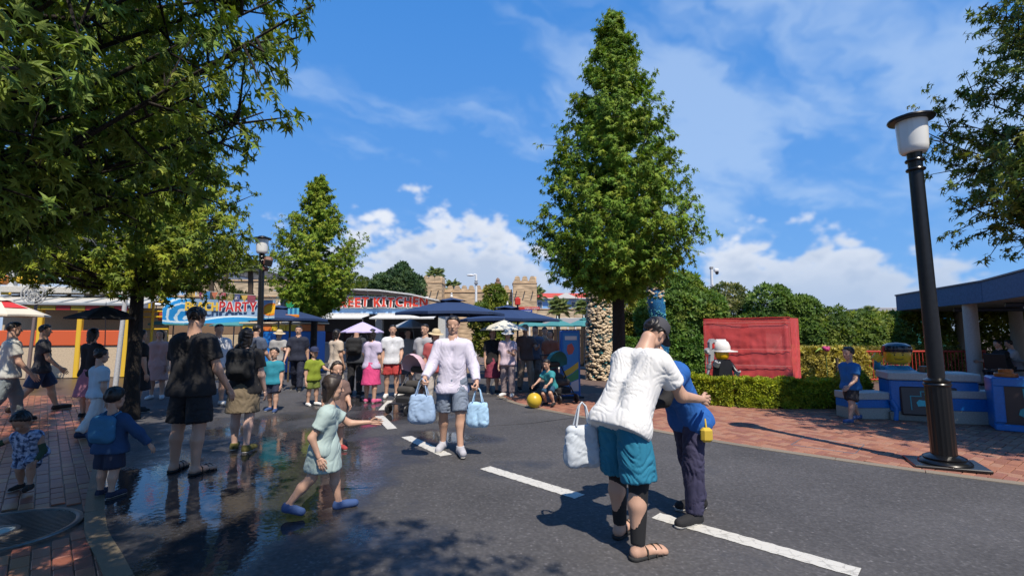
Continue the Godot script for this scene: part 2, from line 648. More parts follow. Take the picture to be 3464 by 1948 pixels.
func setting() -> void:
	rng.seed = 101
	struct("ground", flat_mesh(PackedVector2Array([Vector2(-400, -120), Vector2(400, -120), Vector2(400, 600), Vector2(-400, 600)]), -0.075), mat("plaza", 0.27, 0.19, 0.155, 0.85, "blotch", 6.0))
	kerb_left = smooth_line([Vector2(7, -6), Vector2(0.54, 0.35), Vector2(-2.34, 3.11), Vector2(-3.32, 4.06), Vector2(-4.9, 6.0), Vector2(-6.41, 8.06), Vector2(-9, 11.7), Vector2(-12, 16.5), Vector2(-14, 24)])
	kerb_right = smooth_line([Vector2(14, -1.5), Vector2(7.5, 3.1), Vector2(5.01, 4.85), Vector2(4.42, 5.27), Vector2(3.79, 5.78), Vector2(2.7, 6.77), Vector2(1.43, 8.31), Vector2(0.33, 9.73), Vector2(-0.25, 11), Vector2(-0.55, 13), Vector2(-0.4, 16), Vector2(0.5, 20), Vector2(1.5, 24)])
	var road := PackedVector2Array(kerb_left)
	var back := kerb_right.duplicate()
	back.reverse()
	road.append_array(PackedVector2Array(back))
	road.append(Vector2(14, -6))
	struct("road", flat_mesh(road, 0.0, Vector2(-8, 2), 14.0), asphalt())
	kerb("kerb_left", kerb_left, -1.0, 0.13, [mat("kerb_wet", 0.21, 0.17, 0.11, 0.4, "fine", 0.25, 0.3), mat("kerb_wet_b", 0.18, 0.145, 0.10, 0.38, "fine", 0.25, 0.3)])
	kerb("kerb_right", kerb_right, 1.0, 0.13, [mat("kerb_dry", 0.30, 0.25, 0.19, 0.85, "fine", 0.25, 0.3), mat("kerb_dry_b", 0.26, 0.22, 0.17, 0.85, "fine", 0.25, 0.3)])
	# right pavement
	var right := PackedVector2Array(kerb_right)
	right.append_array([Vector2(8, 26), Vector2(30, 26), Vector2(30, -1.5)])
	var pr := Node3D.new()
	pr.name = "pavement_right"
	add_child(pr)
	pr.set_meta("kind", "structure")
	part(pr, "bedding", flat_mesh(right, -0.012), mat("bedding", 0.16, 0.105, 0.085, 0.9, "fine", 0.4))
	var list := []
	var w := 0.1
	var ang := 0.62
	for a in range(-120, 140):
		for b in range(-10, 190):
			var k := posmod(a - b, 4)
			if k != 0 and k != 3: continue
			var p := (Vector2(a + 1.0, b + 0.5) if k == 0 else Vector2(a + 0.5, b + 1.0)) * w
			p = p.rotated(ang) + Vector2(4, 2)
			if p.y < 3.0 or p.y > 12.0 or p.x > 13.0 or p.x < -1.0 or p.x > p.y * 1.3 + 0.5: continue
			if brick_fits(p, ang if k == 0 else ang + PI / 2, right):
				list.append([p.x, p.y, ang if k == 0 else ang + PI / 2])
	lay_bricks(pr, list, brick_mesh(0.2, 0.1), "dry", 0.85, [Vector3(0.34, 0.145, 0.088), Vector3(0.39, 0.18, 0.115), Vector3(0.27, 0.11, 0.072), Vector3(0.37, 0.19, 0.125), Vector3(0.30, 0.125, 0.09)])
	# left pavement
	var left := PackedVector2Array(kerb_left)
	left.append_array([Vector2(-40, 24), Vector2(-40, -6)])
	var pl := Node3D.new()
	pl.name = "pavement_left"
	add_child(pl)
	pl.set_meta("kind", "structure")
	part(pl, "bedding", flat_mesh(left, -0.012), mat("bedding_wet", 0.07, 0.048, 0.04, 0.35, "fine", 0.4))
	list = []
	ang = 0.80
	for r in range(-90, 90):
		for s in range(-60, 60):
			var p := (Vector2(s * 0.2 + (0.1 if r % 2 else 0.0), r * 0.1)).rotated(-ang) + Vector2(-3.5, 4.0)
			if p.y < 2.2 or p.y > 11.5 or p.x < -13 or p.x < -p.y * 1.3 - 0.6: continue
			if p.distance_to(Vector2(-3.88, 3.76)) < 0.56: continue
			if brick_fits(p, -ang, left):
				list.append([p.x, p.y, -ang])
	lay_bricks(pl, list, brick_mesh(0.2, 0.1), "wet", 0.34, [Vector3(0.30, 0.105, 0.06), Vector3(0.34, 0.13, 0.075), Vector3(0.25, 0.085, 0.055), Vector3(0.36, 0.165, 0.08), Vector3(0.28, 0.10, 0.07)])
	# painted dashes of the middle line
	var paint := mat("road_paint", 0.54, 0.53, 0.49, 0.7, "crack", 0.55, 0.15)
	var ends := [[Vector2(-0.30, 5.47), Vector2(0.62, 4.53)], [Vector2(1.18, 4.08), Vector2(2.17, 3.14)], [Vector2(-1.52, 7.05), Vector2(-0.80, 6.0)], [Vector2(-2.38, 8.75), Vector2(-1.86, 7.6)], [Vector2(-2.66, 10.7), Vector2(-2.5, 9.4)], [Vector2(-2.6, 12.8), Vector2(-2.68, 11.5)], [Vector2(2.85, 2.5), Vector2(3.8, 1.6)]]
	for e in ends:
		var b := MB.new()
		var t: Vector2 = (e[1] - e[0]).normalized()
		var o := Vector2(t.y, -t.x) * 0.077
		var n := 40
		for k in n:
			var q := []
			for f in [k, k + 1]:
				var c: Vector2 = e[0].lerp(e[1], float(f) / n)
				var jl := 1.0 + 0.05 * sin(f * 2.3 + e[0].x * 9.0) + 0.035 * sin(f * 5.1)
				var jr := 1.0 + 0.05 * sin(f * 1.7 + e[0].y * 7.0) + 0.035 * sin(f * 4.3)
				q.append(V(c.x + o.x * jl, 0.004, c.y + o.y * jl))
				q.append(V(c.x - o.x * jr, 0.004, c.y - o.y * jr))
			b.quad(q[0], q[1], q[3], q[2], Vector3.UP)
		struct("road_marking", b.mesh(), paint)
	# seam across the asphalt: a shallow filled cut
	var sb := MB.new()
	sb.tube([V(-0.55, 0.0, 7.75), V(0.3, 0.0, 8.05), V(0.9, 0.0, 8.45), V(1.1, 0.0, 8.6)], [0.006, 0.008, 0.007, 0.004], 6)
	struct("road_seam", sb.mesh(), mat("bitumen", 0.012, 0.012, 0.013, 0.5))
	# round drain cover let into the left pavement
	var dr := thing("drain_cover", "round slotted steel drain cover with pale lens, wet brick pavement", "drain cover", V(-3.88, 0, 3.76))
	var steel := mat("drain_steel", 0.30, 0.27, 0.24, 0.34, "soft", 0.3)
	steel.metallic = 0.85
	part(dr, "rim", lathe_mesh([Vector2(0.44, -0.03), Vector2(0.44, 0.006), Vector2(0.455, 0.012), Vector2(0.48, 0.012), Vector2(0.49, 0.004), Vector2(0.49, -0.03)], 64), steel)
	part(dr, "pan", lathe_mesh([Vector2(0.0, -0.028), Vector2(0.45, -0.028)], 48), mat("drain_pan", 0.02, 0.02, 0.02, 0.15))
	for i in range(-13, 14):
		var z := i * 0.033
		var half := sqrt(0.442 * 0.442 - z * z)
		var cut := 0.0
		if absf(z) < 0.125: cut = sqrt(0.125 * 0.125 - z * z)
		for s in ([-1, 1] if cut > 0.0 else [0]):
			var x0 := -half if s <= 0 else cut
			var x1 := half if s >= 0 else -cut
			if s == 0: x0 = -half
			part(dr, "bar", box_mesh(Vector3(x1 - x0, 0.022, 0.017), 0.003), steel, Vector3((x0 + x1) / 2, -0.006, z).rotated(Vector3.UP, 0.35), Basis(Vector3.UP, 0.35))
	part(dr, "lens_ring", lathe_mesh([Vector2(0.095, -0.02), Vector2(0.095, 0.008), Vector2(0.125, 0.008), Vector2(0.128, -0.02)], 40), steel)
	part(dr, "lens", lathe_mesh([Vector2(0.0, 0.012), Vector2(0.06, 0.010), Vector2(0.096, 0.003)], 40), mat("lens_glass", 0.55, 0.60, 0.52, 0.08))
	# brick-filled inspection cover in the right pavement
	var ic := thing("inspection_cover", "thin steel frame of an inspection cover, sunk in brick pavement", "cover", Vector3.ZERO)
	var fr := mat("frame_steel", 0.35, 0.34, 0.32, 0.4)
	fr.metallic = 0.8
	var q := [Vector2(4.15, 6.99), Vector2(3.73, 6.56), Vector2(4.71, 6.56), Vector2(4.25, 6.09)]
	for e in [[q[0], q[1]], [q[2], q[3]], [q[0], q[2]], [q[1], q[3]]]:
		var a: Vector2 = e[0]
		var b2: Vector2 = e[1]
		var dd := b2 - a
		part(ic, "frame_bar", box_mesh(Vector3(dd.length(), 0.02, 0.012), 0.003), fr, V((a.x + b2.x) / 2, -0.005, (a.y + b2.y) / 2), Basis(Vector3.UP, atan2(dd.y, dd.x)))

# ---------------------------------------------------------------- trees and plants
var star_leaf: ArrayMesh
var sprig: ArrayMesh

func leaf_material(key: String, through: float, rough := 0.55) -> StandardMaterial3D:
	if mats.has(key): return mats[key]
	var m := StandardMaterial3D.new()
	m.resource_name = key
	m.albedo_color = Color.WHITE
	m.vertex_color_use_as_albedo = true
	m.roughness = rough
	m.metallic_specular = 0.35
	m.cull_mode = BaseMaterial3D.CULL_DISABLED
	m.backlight_enabled = true
	m.backlight = lin(through * 0.95, through, through * 0.35)
	mats[key] = m
	return m

# five-lobed leaf, stalk at the origin, 1 long along y, face towards z
func make_leaf_meshes() -> void:
	var b := MB.new()
	var rim := []
	var lobes := [[-112.0, 0.62], [-58.0, 0.92], [0.0, 1.0], [58.0, 0.92], [112.0, 0.62]]
	rim.append(Vector3(-0.06, -0.02, 0))
	for i in 5:
		var a := deg_to_rad(lobes[i][0])
		var l: float = lobes[i][1]
		for q in [[-0.20, 0.55, -0.05], [0.0, 1.0, -0.24], [0.20, 0.55, -0.05]]:
			var aa: float = a + q[0]
			rim.append(Vector3(sin(aa) * l * q[1], cos(aa) * l * q[1] + 0.12, q[2] * l))
		if i < 4:
			var am := deg_to_rad((lobes[i][0] + lobes[i + 1][0]) / 2)
			rim.append(Vector3(sin(am) * 0.34, cos(am) * 0.34 + 0.12, -0.01))
	rim.append(Vector3(0.06, -0.02, 0))
	var c := Vector3(0, 0.12, 0.05)
	for i in rim.size() - 1: b.tri(c, rim[i], rim[i + 1], (rim[i] - c).cross(rim[i + 1] - c).normalized() * signf((rim[i] - c).cross(rim[i + 1] - c).z))
	star_leaf = b.mesh()
	var s := MB.new()
	for i in 7:
		var a := TAU * i / 7.0 + (0.3 if i % 2 else 0.0)
		var tilt := 0.35 + 0.35 * (i % 3)
		var dir := Vector3(cos(a) * cos(tilt), sin(tilt), sin(a) * cos(tilt))
		var side := dir.cross(Vector3.UP).normalized() * 0.2
		var nn := side.cross(dir).normalized()
		if nn.y < 0: nn = -nn
		var mid := dir * 0.55
		s.tri(dir * 0.08, mid + side - nn * 0.05, mid + nn * 0.03, nn)
		s.tri(dir * 0.08, mid - side - nn * 0.05, mid + nn * 0.03, nn)
		s.tri(dir, mid + side - nn * 0.05, mid + nn * 0.03, nn)
		s.tri(dir, mid - side - nn * 0.05, mid + nn * 0.03, nn)
	sprig = s.mesh()

# crown: Array of Vector2(height, reach); limbs rise from the trunk to that outline and carry leaves towards their ends
func sweetgum(called: String, label: String, at: Vector3, high: float, trunk_r: float, crown: Array, limbs: int, leaves: int, leaf: float, tones: Array, sd: int, lop := Vector3.ZERO, group := "sweetgum trees along the street", skirt := 0.0) -> Node3D:
	rng.seed = sd
	var root := thing(called, label, "tree", at, 0.0, group)
	var bark := mat("bark", 0.055, 0.042, 0.032, 0.9, "bark", 0.5, 2.0)
	var tb := MB.new()
	var pts := []
	var rads := []
	for i in 13:
		var t := i / 12.0
		pts.append(Vector3(sin(i * 1.3 + sd) * 0.03 * t, t * high * 0.97, cos(i * 1.7 + sd) * 0.03 * t))
		rads.append(trunk_r * (pow(1.0 - t, 0.75) * 0.92 + 0.05 + (0.30 * pow(1.0 - minf(t * 12.0, 1.0), 2.0))))
	tb.tube(pts, rads, 14, true, 0.05)
	part(root, "trunk", tb.mesh(), bark)
	var lb := MB.new()
	var xfs := []
	var cols := PackedColorArray()
	var lo: float = crown[0].x
	var hi: float = crown[crown.size() - 1].x
	var each := int(float(leaves) / limbs)
	var nz := FastNoiseLite.new()
	nz.seed = sd
	nz.frequency = 0.9
	for i in limbs:
		var t := (i + 0.5) / limbs
		t = pow(t, 1.25)
		var tip_h := lerpf(lo, hi, t) + rng.randf_range(-0.15, 0.15)
		var az := i * 2.39996 + rng.randf_range(-0.3, 0.3)
		var reach := 0.1
		for k in crown.size() - 1:
			if tip_h >= crown[k].x and tip_h <= crown[k + 1].x:
				reach = lerpf(crown[k].y, crown[k + 1].y, inverse_lerp(crown[k].x, crown[k + 1].x, tip_h))
		reach *= rng.randf_range(0.5, 1.04) if i % 4 == 0 else rng.randf_range(0.84, 1.06)
		reach *= 1.0 + 0.20 * nz.get_noise_2d(cos(az) * 1.5, sin(az) * 1.5 + tip_h * 0.5)
		var out := Vector3(cos(az), 0, sin(az))
		var tip := out * reach + Vector3(0, tip_h, 0) + lop * (tip_h - lo) / (hi - lo)
		tip += out.dot(Vector3(lop.x, 0, lop.z).normalized()) * out * skirt if skirt > 0.0 else Vector3.ZERO
		var from_h := clampf(tip_h - reach * rng.randf_range(0.35, 0.75), lo * 0.78, high * 0.96)
		var from := Vector3(0, from_h, 0)
		var mid := from.lerp(tip, 0.5) + Vector3(0, -0.10 * reach, 0) + rv() * 0.06
		var lr := clampf(reach * 0.012, 0.005, 0.03)
		lb.tube([from, from.lerp(mid, 0.5) + Vector3(0, -0.03, 0), mid, tip], [lr, lr * 0.8, lr * 0.55, lr * 0.2], 5)
		# side shoots, each with a whorl of leaves
		var shoots := maxi(4, int(each / 10.0))
		var span := clampf(0.14 + reach * 0.30, 0.16, 0.62)
		for s in shoots:
			var u := pow(rng.randf(), 0.55)
			var on := from.lerp(mid, u * 2.0) if u < 0.5 else mid.lerp(tip, u * 2.0 - 1.0)
			var bias := out * 0.5 + Vector3(0, rng.randf_range(-0.35, 0.75), 0) + rv() * 0.9
			var end := on + bias.normalized() * span * rng.randf_range(0.3, 1.05) * (0.55 + 0.45 * u) * (1.0 if s % 3 else 0.3)
			if s % 2 == 0: lb.tube([on, end], [lr * 0.35 + 0.002, 0.002], 4, false)
			var whorl := int(each / float(shoots)) + rng.randi_range(-2, 2)
			var axis := (end - on).normalized()
			var tone: Vector3 = tones[rng.randi() % tones.size()]
			for l in whorl:
				var p := end - axis * rng.randf() * 0.14 + rv() * 0.035
				var go := (out * 0.45 + rv() * 0.85 + Vector3(0, -0.55, 0)).normalized()
				var face := (Vector3(0, 0.55, 0) + out * 1.0 + rv() * 0.5).normalized()
				var size := leaf * (rng.randf_range(0.62, 1.15) if rng.randf() < 0.8 else rng.randf_range(0.35, 0.65))
				var f := frame(go, face)
				# z of the frame should look outwards and up
				if f.z.dot(face) < 0: f = Basis(-f.x, f.y, -f.z)
				xfs.append(Transform3D(f.scaled_local(Vector3(size, size, size * rng.randf_range(0.7, 1.9))), p + go * 0.02))
				var v := rng.randf_range(0.72, 1.2)
				var yel := rng.randf_range(0.9, 1.18)
				cols.append(Color(tone.x * v * yel, tone.y * v, tone.z * v))
	part(root, "limbs", lb.mesh(), bark)
	scatter(root, "crown", star_leaf, leaf_material("sweetgum_leaf", 0.5), xfs, cols)
	return root

# leafy mass: lobes are [centre, radii]; sprigs lie in their shells
func bush(called: String, label: String, category: String, at: Vector3, lobes: Array, count: int, size: float, tones: Array, sd: int, group := "", trunk := 0.0, flat := 0.0) -> Node3D:
	rng.seed = sd
	var root := thing(called, label, category, at, 0.0, group)
	var xfs := []
	var cols := PackedColorArray()
	var total := 0.0
	for l in lobes: total += l[1].x * l[1].y + l[1].y * l[1].z + l[1].x * l[1].z
	var low := 1e9
	var nz := FastNoiseLite.new()
	nz.seed = sd
	nz.frequency = 1.3
	for l in lobes:
		var r: Vector3 = l[1]
		var c: Vector3 = l[0]
		low = minf(low, c.y - r.y)
		var n := int(count * (r.x * r.y + r.y * r.z + r.x * r.z) / total)
		for i in n:
			var o := rv()
			if o.z < -0.55 and rng.randf() < 0.6: o.z = -o.z
			var k := 1.0 - absf(rng.randfn(0.0, 0.16)) + 0.16 * nz.get_noise_3dv((c + o * r) * 1.2) + 0.05
			var p := c + o * r * k
			if p.y < 0.05: continue
			var nn := (o / r).normalized()
			var up := (nn + Vector3(0, 0.7, 0) + rv() * 0.6).normalized()
			var s := size * rng.randf_range(0.6, 1.25)
			xfs.append(Transform3D(frame(up, rv()).scaled(Vector3.ONE * s), p))
			var t: Vector3 = tones[clampi(int((nz.get_noise_3dv((c + o * r) * 0.7) * 0.9 + 0.5 + rng.randf_range(-0.3, 0.3)) * tones.size()), 0, tones.size() - 1)]
			var v := rng.randf_range(0.75, 1.25)
			cols.append(Color(t.x * v, t.y * v, t.z * v))
	scatter(root, "crown" if category == "tree" else "foliage", sprig, leaf_material("broad_leaf", 0.7, 0.5), xfs, cols)
	if trunk > 0.0:
		var b := MB.new()
		b.tube([Vector3.ZERO, Vector3(0.04, low * 0.5, 0), Vector3(0, low + 0.5, 0)], [trunk * 1.3, trunk, trunk * 0.85], 9)
		for l in lobes: b.tube([Vector3(0, low * 0.8, 0), (Vector3(0, low, 0) + l[0]) * 0.5, l[0]], [trunk * 0.6, trunk * 0.4, 0.015], 6)
		part(root, "trunk", b.mesh(), mat("bark", 0.055, 0.042, 0.032, 0.9, "bark", 0.5, 2.0))
	return root

# clipped hedge that follows a line of points on the ground
func hedge(called: String, label: String, line: Array, wide: float, high: float, count: int, size: float, tones: Array, sd: int) -> Node3D:
	rng.seed = sd
	var mid: Vector3 = line[line.size() / 2]
	var root := thing(called, label, "hedge", mid)
	var length := 0.0
	for i in line.size() - 1: length += line[i].distance_to(line[i + 1])
	var xfs := []
	var cols := PackedColorArray()
	var twigs := MB.new()
	var nz := FastNoiseLite.new()
	nz.seed = sd
	nz.frequency = 2.2
	for i in count:
		var at := rng.randf() * length
		var k := 0
		while k < line.size() - 2 and at > line[k].distance_to(line[k + 1]):
			at -= line[k].distance_to(line[k + 1])
			k += 1
		var a: Vector3 = line[k]
		var b: Vector3 = line[k + 1]
		var along := (b - a).normalized()
		var side := along.cross(Vector3.UP)
		var p := a + along * at
		var bump := (0.05 + 0.11 * high) * nz.get_noise_2d(p.x * (1.3 if high < 1.3 else 0.55), p.z * 1.3 + 3.0)
		var nn: Vector3
		var y: float
		var o: float
		if rng.randf() < wide / (wide + 2.0 * high):
			y = high + bump - absf(rng.randfn(0, 0.03))
			o = rng.randf_range(-0.5, 0.5) * wide
			nn = Vector3.UP
		else:
			var s := -1.0 if rng.randf() < 0.3 else 1.0
			if rng.randf() < 0.15: s *= rng.randf()
			y = rng.randf_range(0.03, 1.0) * (high + bump)
			bump = (0.04 + 0.08 * high) * nz.get_noise_2d(p.x * 0.9, y * 1.2)
			o = s * (wide * 0.5 + bump - absf(rng.randfn(0, 0.022)) - 0.05 * pow(y / high, 6.0))
			nn = side * signf(s)
		p += side * o + Vector3(0, y, 0)
		var up := (nn + Vector3(0, 0.45, 0) + rv() * 0.7).normalized()
		xfs.append(Transform3D(frame(up, rv()).scaled(Vector3.ONE * size * rng.randf_range(0.6, 1.3)), p - mid))
		var t: Vector3 = tones[clampi(int((nz.get_noise_3dv(p * 0.8) * 0.8 + 0.5 + rng.randf_range(-0.35, 0.35)) * tones.size()), 0, tones.size() - 1)]
		var v := rng.randf_range(0.75, 1.25)
		cols.append(Color(t.x * v, t.y * v, t.z * v))
		if i % 60 == 0:
			var g := Vector3(p.x, 0, p.z) - mid
			twigs.tube([Vector3(g.x, 0, g.z), Vector3(g.x, y * 0.95, g.z) + rv() * 0.04], [0.007, 0.003], 4, false)
	scatter(root, "foliage", sprig, leaf_material("broad_leaf", 0.7, 0.5), xfs, cols)
	part(root, "stems", twigs.mesh(), mat("bark", 0.055, 0.042, 0.032, 0.9, "bark", 0.5, 2.0))
	return root

var frond: ArrayMesh
func fan_palm(called: String, label: String, at: Vector3, high: float, r: float, fan: float, n: int, sd: int, dry := 0.0, group := "fan palms") -> Node3D:
	rng.seed = sd
	if frond == null:
		var f := MB.new()
		f.tube([Vector3.ZERO, Vector3(0, 0.55, 0.02)], [0.016, 0.009], 4, false)
		for i in 19:
			var a := deg_to_rad(-118.0 + 236.0 * i / 18.0)
			var l := 0.55 - 0.08 * absf(sin(a))
			var o := Vector3(0, 0.5, 0.02)
			var dir := Vector3(sin(a), cos(a), -0.12)
			var side := Vector3(cos(a), -sin(a), 0) * 0.034
			var m := o + dir * l * 0.55 + Vector3(0, 0, 0.03)
			var e := o + dir * l + Vector3(0, -0.02, -0.10)
			f.quad(o, m + side, e, m - side)
		frond = f.mesh()
	var root := thing(called, label, "palm", at, 0.0, group)
	var pts := []
	var rad := []
	for i in 22:
		pts.append(Vector3(0.05 * sin(i * 0.4 + sd), high * i / 21.0, 0))
		rad.append(r * (1.12 - 0.2 * i / 21.0) * (1.0 if i % 2 else 0.9))
	part(root, "trunk", tube_mesh(pts, rad, 10), mat("palm_bark", 0.16, 0.115, 0.08, 0.9, "bark", 0.4, 1.5))
	var ms := [leaf_green("palm_green", 0.10, 0.145, 0.05), leaf_green("palm_green_b", 0.13, 0.17, 0.055), leaf_green("palm_straw", 0.24, 0.19, 0.10)]
	for i in n:
		var az := i * 2.39996
		var tilt := lerpf(1.25, -0.55, float(i) / n) + rng.randf_range(-0.12, 0.12)
		var dir := Vector3(cos(az) * cos(tilt), sin(tilt), sin(az) * cos(tilt))
		var s := fan * rng.randf_range(0.85, 1.1)
		var m: Material = ms[rng.randi() % 2]
		if tilt < -0.3 and rng.randf() < dry: m = ms[2]
		part(root, "frond", frond, m, Vector3(pts[21].x, high, 0), frame(dir, Vector3.UP).scaled_local(Vector3.ONE * s))
	return root

func leaf_green(key: String, r: float, g: float, b: float) -> StandardMaterial3D:
	var m := mat(key, r, g, b, 0.45)
	m.cull_mode = BaseMaterial3D.CULL_DISABLED
	m.backlight_enabled = true
	m.backlight = lin(0.45, 0.5, 0.2)
	return m

func trees() -> void:
	make_leaf_meshes()
	var deep := [Vector3(0.165, 0.285, 0.03), Vector3(0.20, 0.315, 0.034), Vector3(0.135, 0.25, 0.03), Vector3(0.245, 0.335, 0.036)]
	var lime := [Vector3(0.20, 0.31, 0.028), Vector3(0.24, 0.335, 0.03), Vector3(0.17, 0.28, 0.028), Vector3(0.27, 0.34, 0.034)]
	var near := [Vector3(0.165, 0.255, 0.045), Vector3(0.195, 0.285, 0.05), Vector3(0.14, 0.225, 0.042), Vector3(0.23, 0.31, 0.052)]
	sweetgum("sweetgum_tree", "tall conical green sweetgum tree standing before the coral column", V(2.22, 0, 10.0), 8.35, 0.155,
		[Vector2(2.75, 1.15), Vector2(3.3, 1.62), Vector2(4.0, 1.6), Vector2(4.8, 1.42), Vector2(5.8, 1.12), Vector2(6.6, 0.86), Vector2(7.3, 0.52), Vector2(8.0, 0.27), Vector2(8.45, 0.1)], 210, 66000, 0.088, deep, 41)
	sweetgum("sweetgum_tree", "small lime green sweetgum tree in front of the food stall", V(-7.0, 0, 17.0), 7.0, 0.13,
		[Vector2(2.3, 0.5), Vector2(2.8, 1.1), Vector2(3.5, 1.5), Vector2(4.0, 1.58), Vector2(4.9, 1.35), Vector2(5.5, 0.85), Vector2(6.2, 0.5), Vector2(6.8, 0.28), Vector2(7.1, 0.1)], 150, 46000, 0.088, lime, 52)
	sweetgum("sweetgum_tree", "sweetgum tree with sunlit low boughs and dark trunk, left pavement", V(-6.6, 0, 8.42), 7.6, 0.125,
		[Vector2(2.85, 2.1), Vector2(3.15, 2.6), Vector2(3.55, 2.45), Vector2(4.0, 2.1), Vector2(4.8, 1.9), Vector2(6.0, 1.3), Vector2(7.2, 0.6), Vector2(7.8, 0.1)], 190, 52000, 0.086, [Vector3(0.24, 0.31, 0.03), Vector3(0.27, 0.33, 0.03), Vector3(0.20, 0.28, 0.034), Vector3(0.16, 0.24, 0.036)], 63, Vector3(-0.3, 0, 0.1), "sweetgum trees along the street", 0.7)
	sweetgum("sweetgum_tree", "big near sweetgum crown filling the upper left of the view", V(-4.25, 0, 2.55), 8.6, 0.17,
		[Vector2(2.55, 1.6), Vector2(3.0, 2.4), Vector2(3.8, 2.8), Vector2(4.6, 2.55), Vector2(5.6, 2.0), Vector2(6.8, 1.5), Vector2(8.0, 0.6), Vector2(8.7, 0.1)], 250, 80000, 0.086, near, 74)
	sweetgum("sweetgum_tree", "sweetgum crown reaching in at the right edge behind the lamp", V(8.05, 0, 5.6), 8.2, 0.16,
		[Vector2(2.7, 1.2), Vector2(3.2, 1.95), Vector2(4.0, 2.1), Vector2(5.0, 1.9), Vector2(6.2, 1.4), Vector2(7.4, 0.6), Vector2(8.3, 0.1)], 170, 62000, 0.085, [Vector3(0.175, 0.237, 0.0425), Vector3(0.131, 0.2, 0.04), Vector3(0.225, 0.25, 0.045), Vector3(0.106, 0.175, 0.0375)], 85)
	sweetgum("sweetgum_tree", "sweetgum tree just behind the viewer, shading the lane", V(-0.1, 0, -0.75), 7.8, 0.16,
		[Vector2(3.3, 1.2), Vector2(3.9, 1.85), Vector2(4.8, 1.8), Vector2(5.8, 1.4), Vector2(7.0, 0.6), Vector2(7.9, 0.1)], 90, 22000, 0.09, near, 96)

# ---------------------------------------------------------------- things farther back
func two_sided(m: StandardMaterial3D) -> StandardMaterial3D:
	m.cull_mode = BaseMaterial3D.CULL_DISABLED
	return m

# canopy on a pole; ribs corners, sagging edges, a small vented cap
func parasol(called: String, label: String, at: Vector3, edge: float, top: float, r: float, ribs: int, m: Material, turn: float, group: String, pole_m: Material, cap := true, pole_r := 0.025) -> Node3D:
	var root := thing(called, label, "umbrella", at, turn, group)
	var n := 8
	var b := MB.new()
	var sub := 6
	for i in ribs:
		var a0 := TAU * i / ribs
		var a1 := TAU * (i + 1) / ribs
		var grid := []
		for u in sub + 1:
			var row := []
			for w in n + 1:
				var t := float(w) / n
				var rr := r * t
				var p0 := Vector3(cos(a0), 0, sin(a0)) * rr
				var p1 := Vector3(cos(a1), 0, sin(a1)) * rr
				var s := float(u) / sub
				var p := p0.lerp(p1, s)
				var sag := sin(s * PI)
				p *= 1.0 - 0.05 * sag * t * t
				p.y = lerpf(top, edge, pow(t, 1.12)) - sag * 0.035 * r * t + (0.05 * r * sag * t * t)
				row.append(p)
			grid.append(row)
		for u in sub:
			for w in n:
				b.quad(grid[u][w], grid[u][w + 1], grid[u + 1][w + 1], grid[u + 1][w], Vector3(0, 1, 0))
		# hem that hangs a little below the edge
		for u in sub:
			var e0: Vector3 = grid[u][n]
			var e1: Vector3 = grid[u + 1][n]
			var drop := Vector3(0, -0.045 * r, 0)
			b.quad(e0, e1, e1 + drop, e0 + drop, Vector3(e0.x, 0, e0.z))
	part(root, "canopy", b.mesh(), m)
	if cap:
		var c := MB.new()
		for i in ribs:
			var a0 := TAU * i / ribs
			var a1 := TAU * (i + 1) / ribs
			var q := r * 0.3
			var y := lerpf(top, edge, 0.22) + 0.022 * r
			var p0 := Vector3(cos(a0) * q, y, sin(a0) * q)
			var p1 := Vector3(cos(a1) * q, y, sin(a1) * q)
			var pm := (p0 + p1) * 0.48 + Vector3(0, y * 0.04 + 0.012, 0)
			pm.y = y + 0.02 * r
			var tp := Vector3(0, top + 0.04 * r, 0)
			c.tri(tp, p0, pm, Vector3(pm.x, 1.2, pm.z).normalized())
			c.tri(tp, pm, p1, Vector3(pm.x, 1.2, pm.z).normalized())
		part(root, "vent", c.mesh(), m)
		part(root, "finial", lathe_mesh([Vector2(0.0, top + 0.06 * r + 0.1), Vector2(0.03, top + 0.06 * r + 0.075), Vector2(0.018, top + 0.06 * r + 0.045), Vector2(0.032, top + 0.06 * r + 0.03), Vector2(0.034, top + 0.05 * r)], 12), mat("white_plastic", 0.7, 0.7, 0.68, 0.4))
	if pole_r > 0.0:
		part(root, "pole", tube_mesh([Vector3.ZERO, Vector3(0, top, 0)], [pole_r, pole_r], 10), pole_m)
		part(root, "foot", lathe_mesh([Vector2(0.0, 0.07), Vector2(0.2, 0.06), Vector2(0.24, 0.0)], 16), pole_m)
	for i in ribs:
		var a := TAU * i / ribs
		part(root, "rib", tube_mesh([Vector3(0, top - 0.05, 0), Vector3(cos(a) * r * 0.98, edge - 0.02, sin(a) * r * 0.98)], [0.008, 0.006], 5), pole_m)
	return root

func merlon_mesh(w: float, h: float, t: float) -> ArrayMesh:
	var b := MB.new()
	var o := PackedVector2Array([Vector2(-w * 0.5, 0), Vector2(-w * 0.46, h * 0.5), Vector2(-w * 0.36, h * 0.84), Vector2(-w * 0.2, h), Vector2(w * 0.2, h), Vector2(w * 0.36, h * 0.84), Vector2(w * 0.46, h * 0.5), Vector2(w * 0.5, 0)])
	b.prism(o, t, Transform3D(Basis(), Vector3(0, 0, -t / 2)))
	return b.mesh()

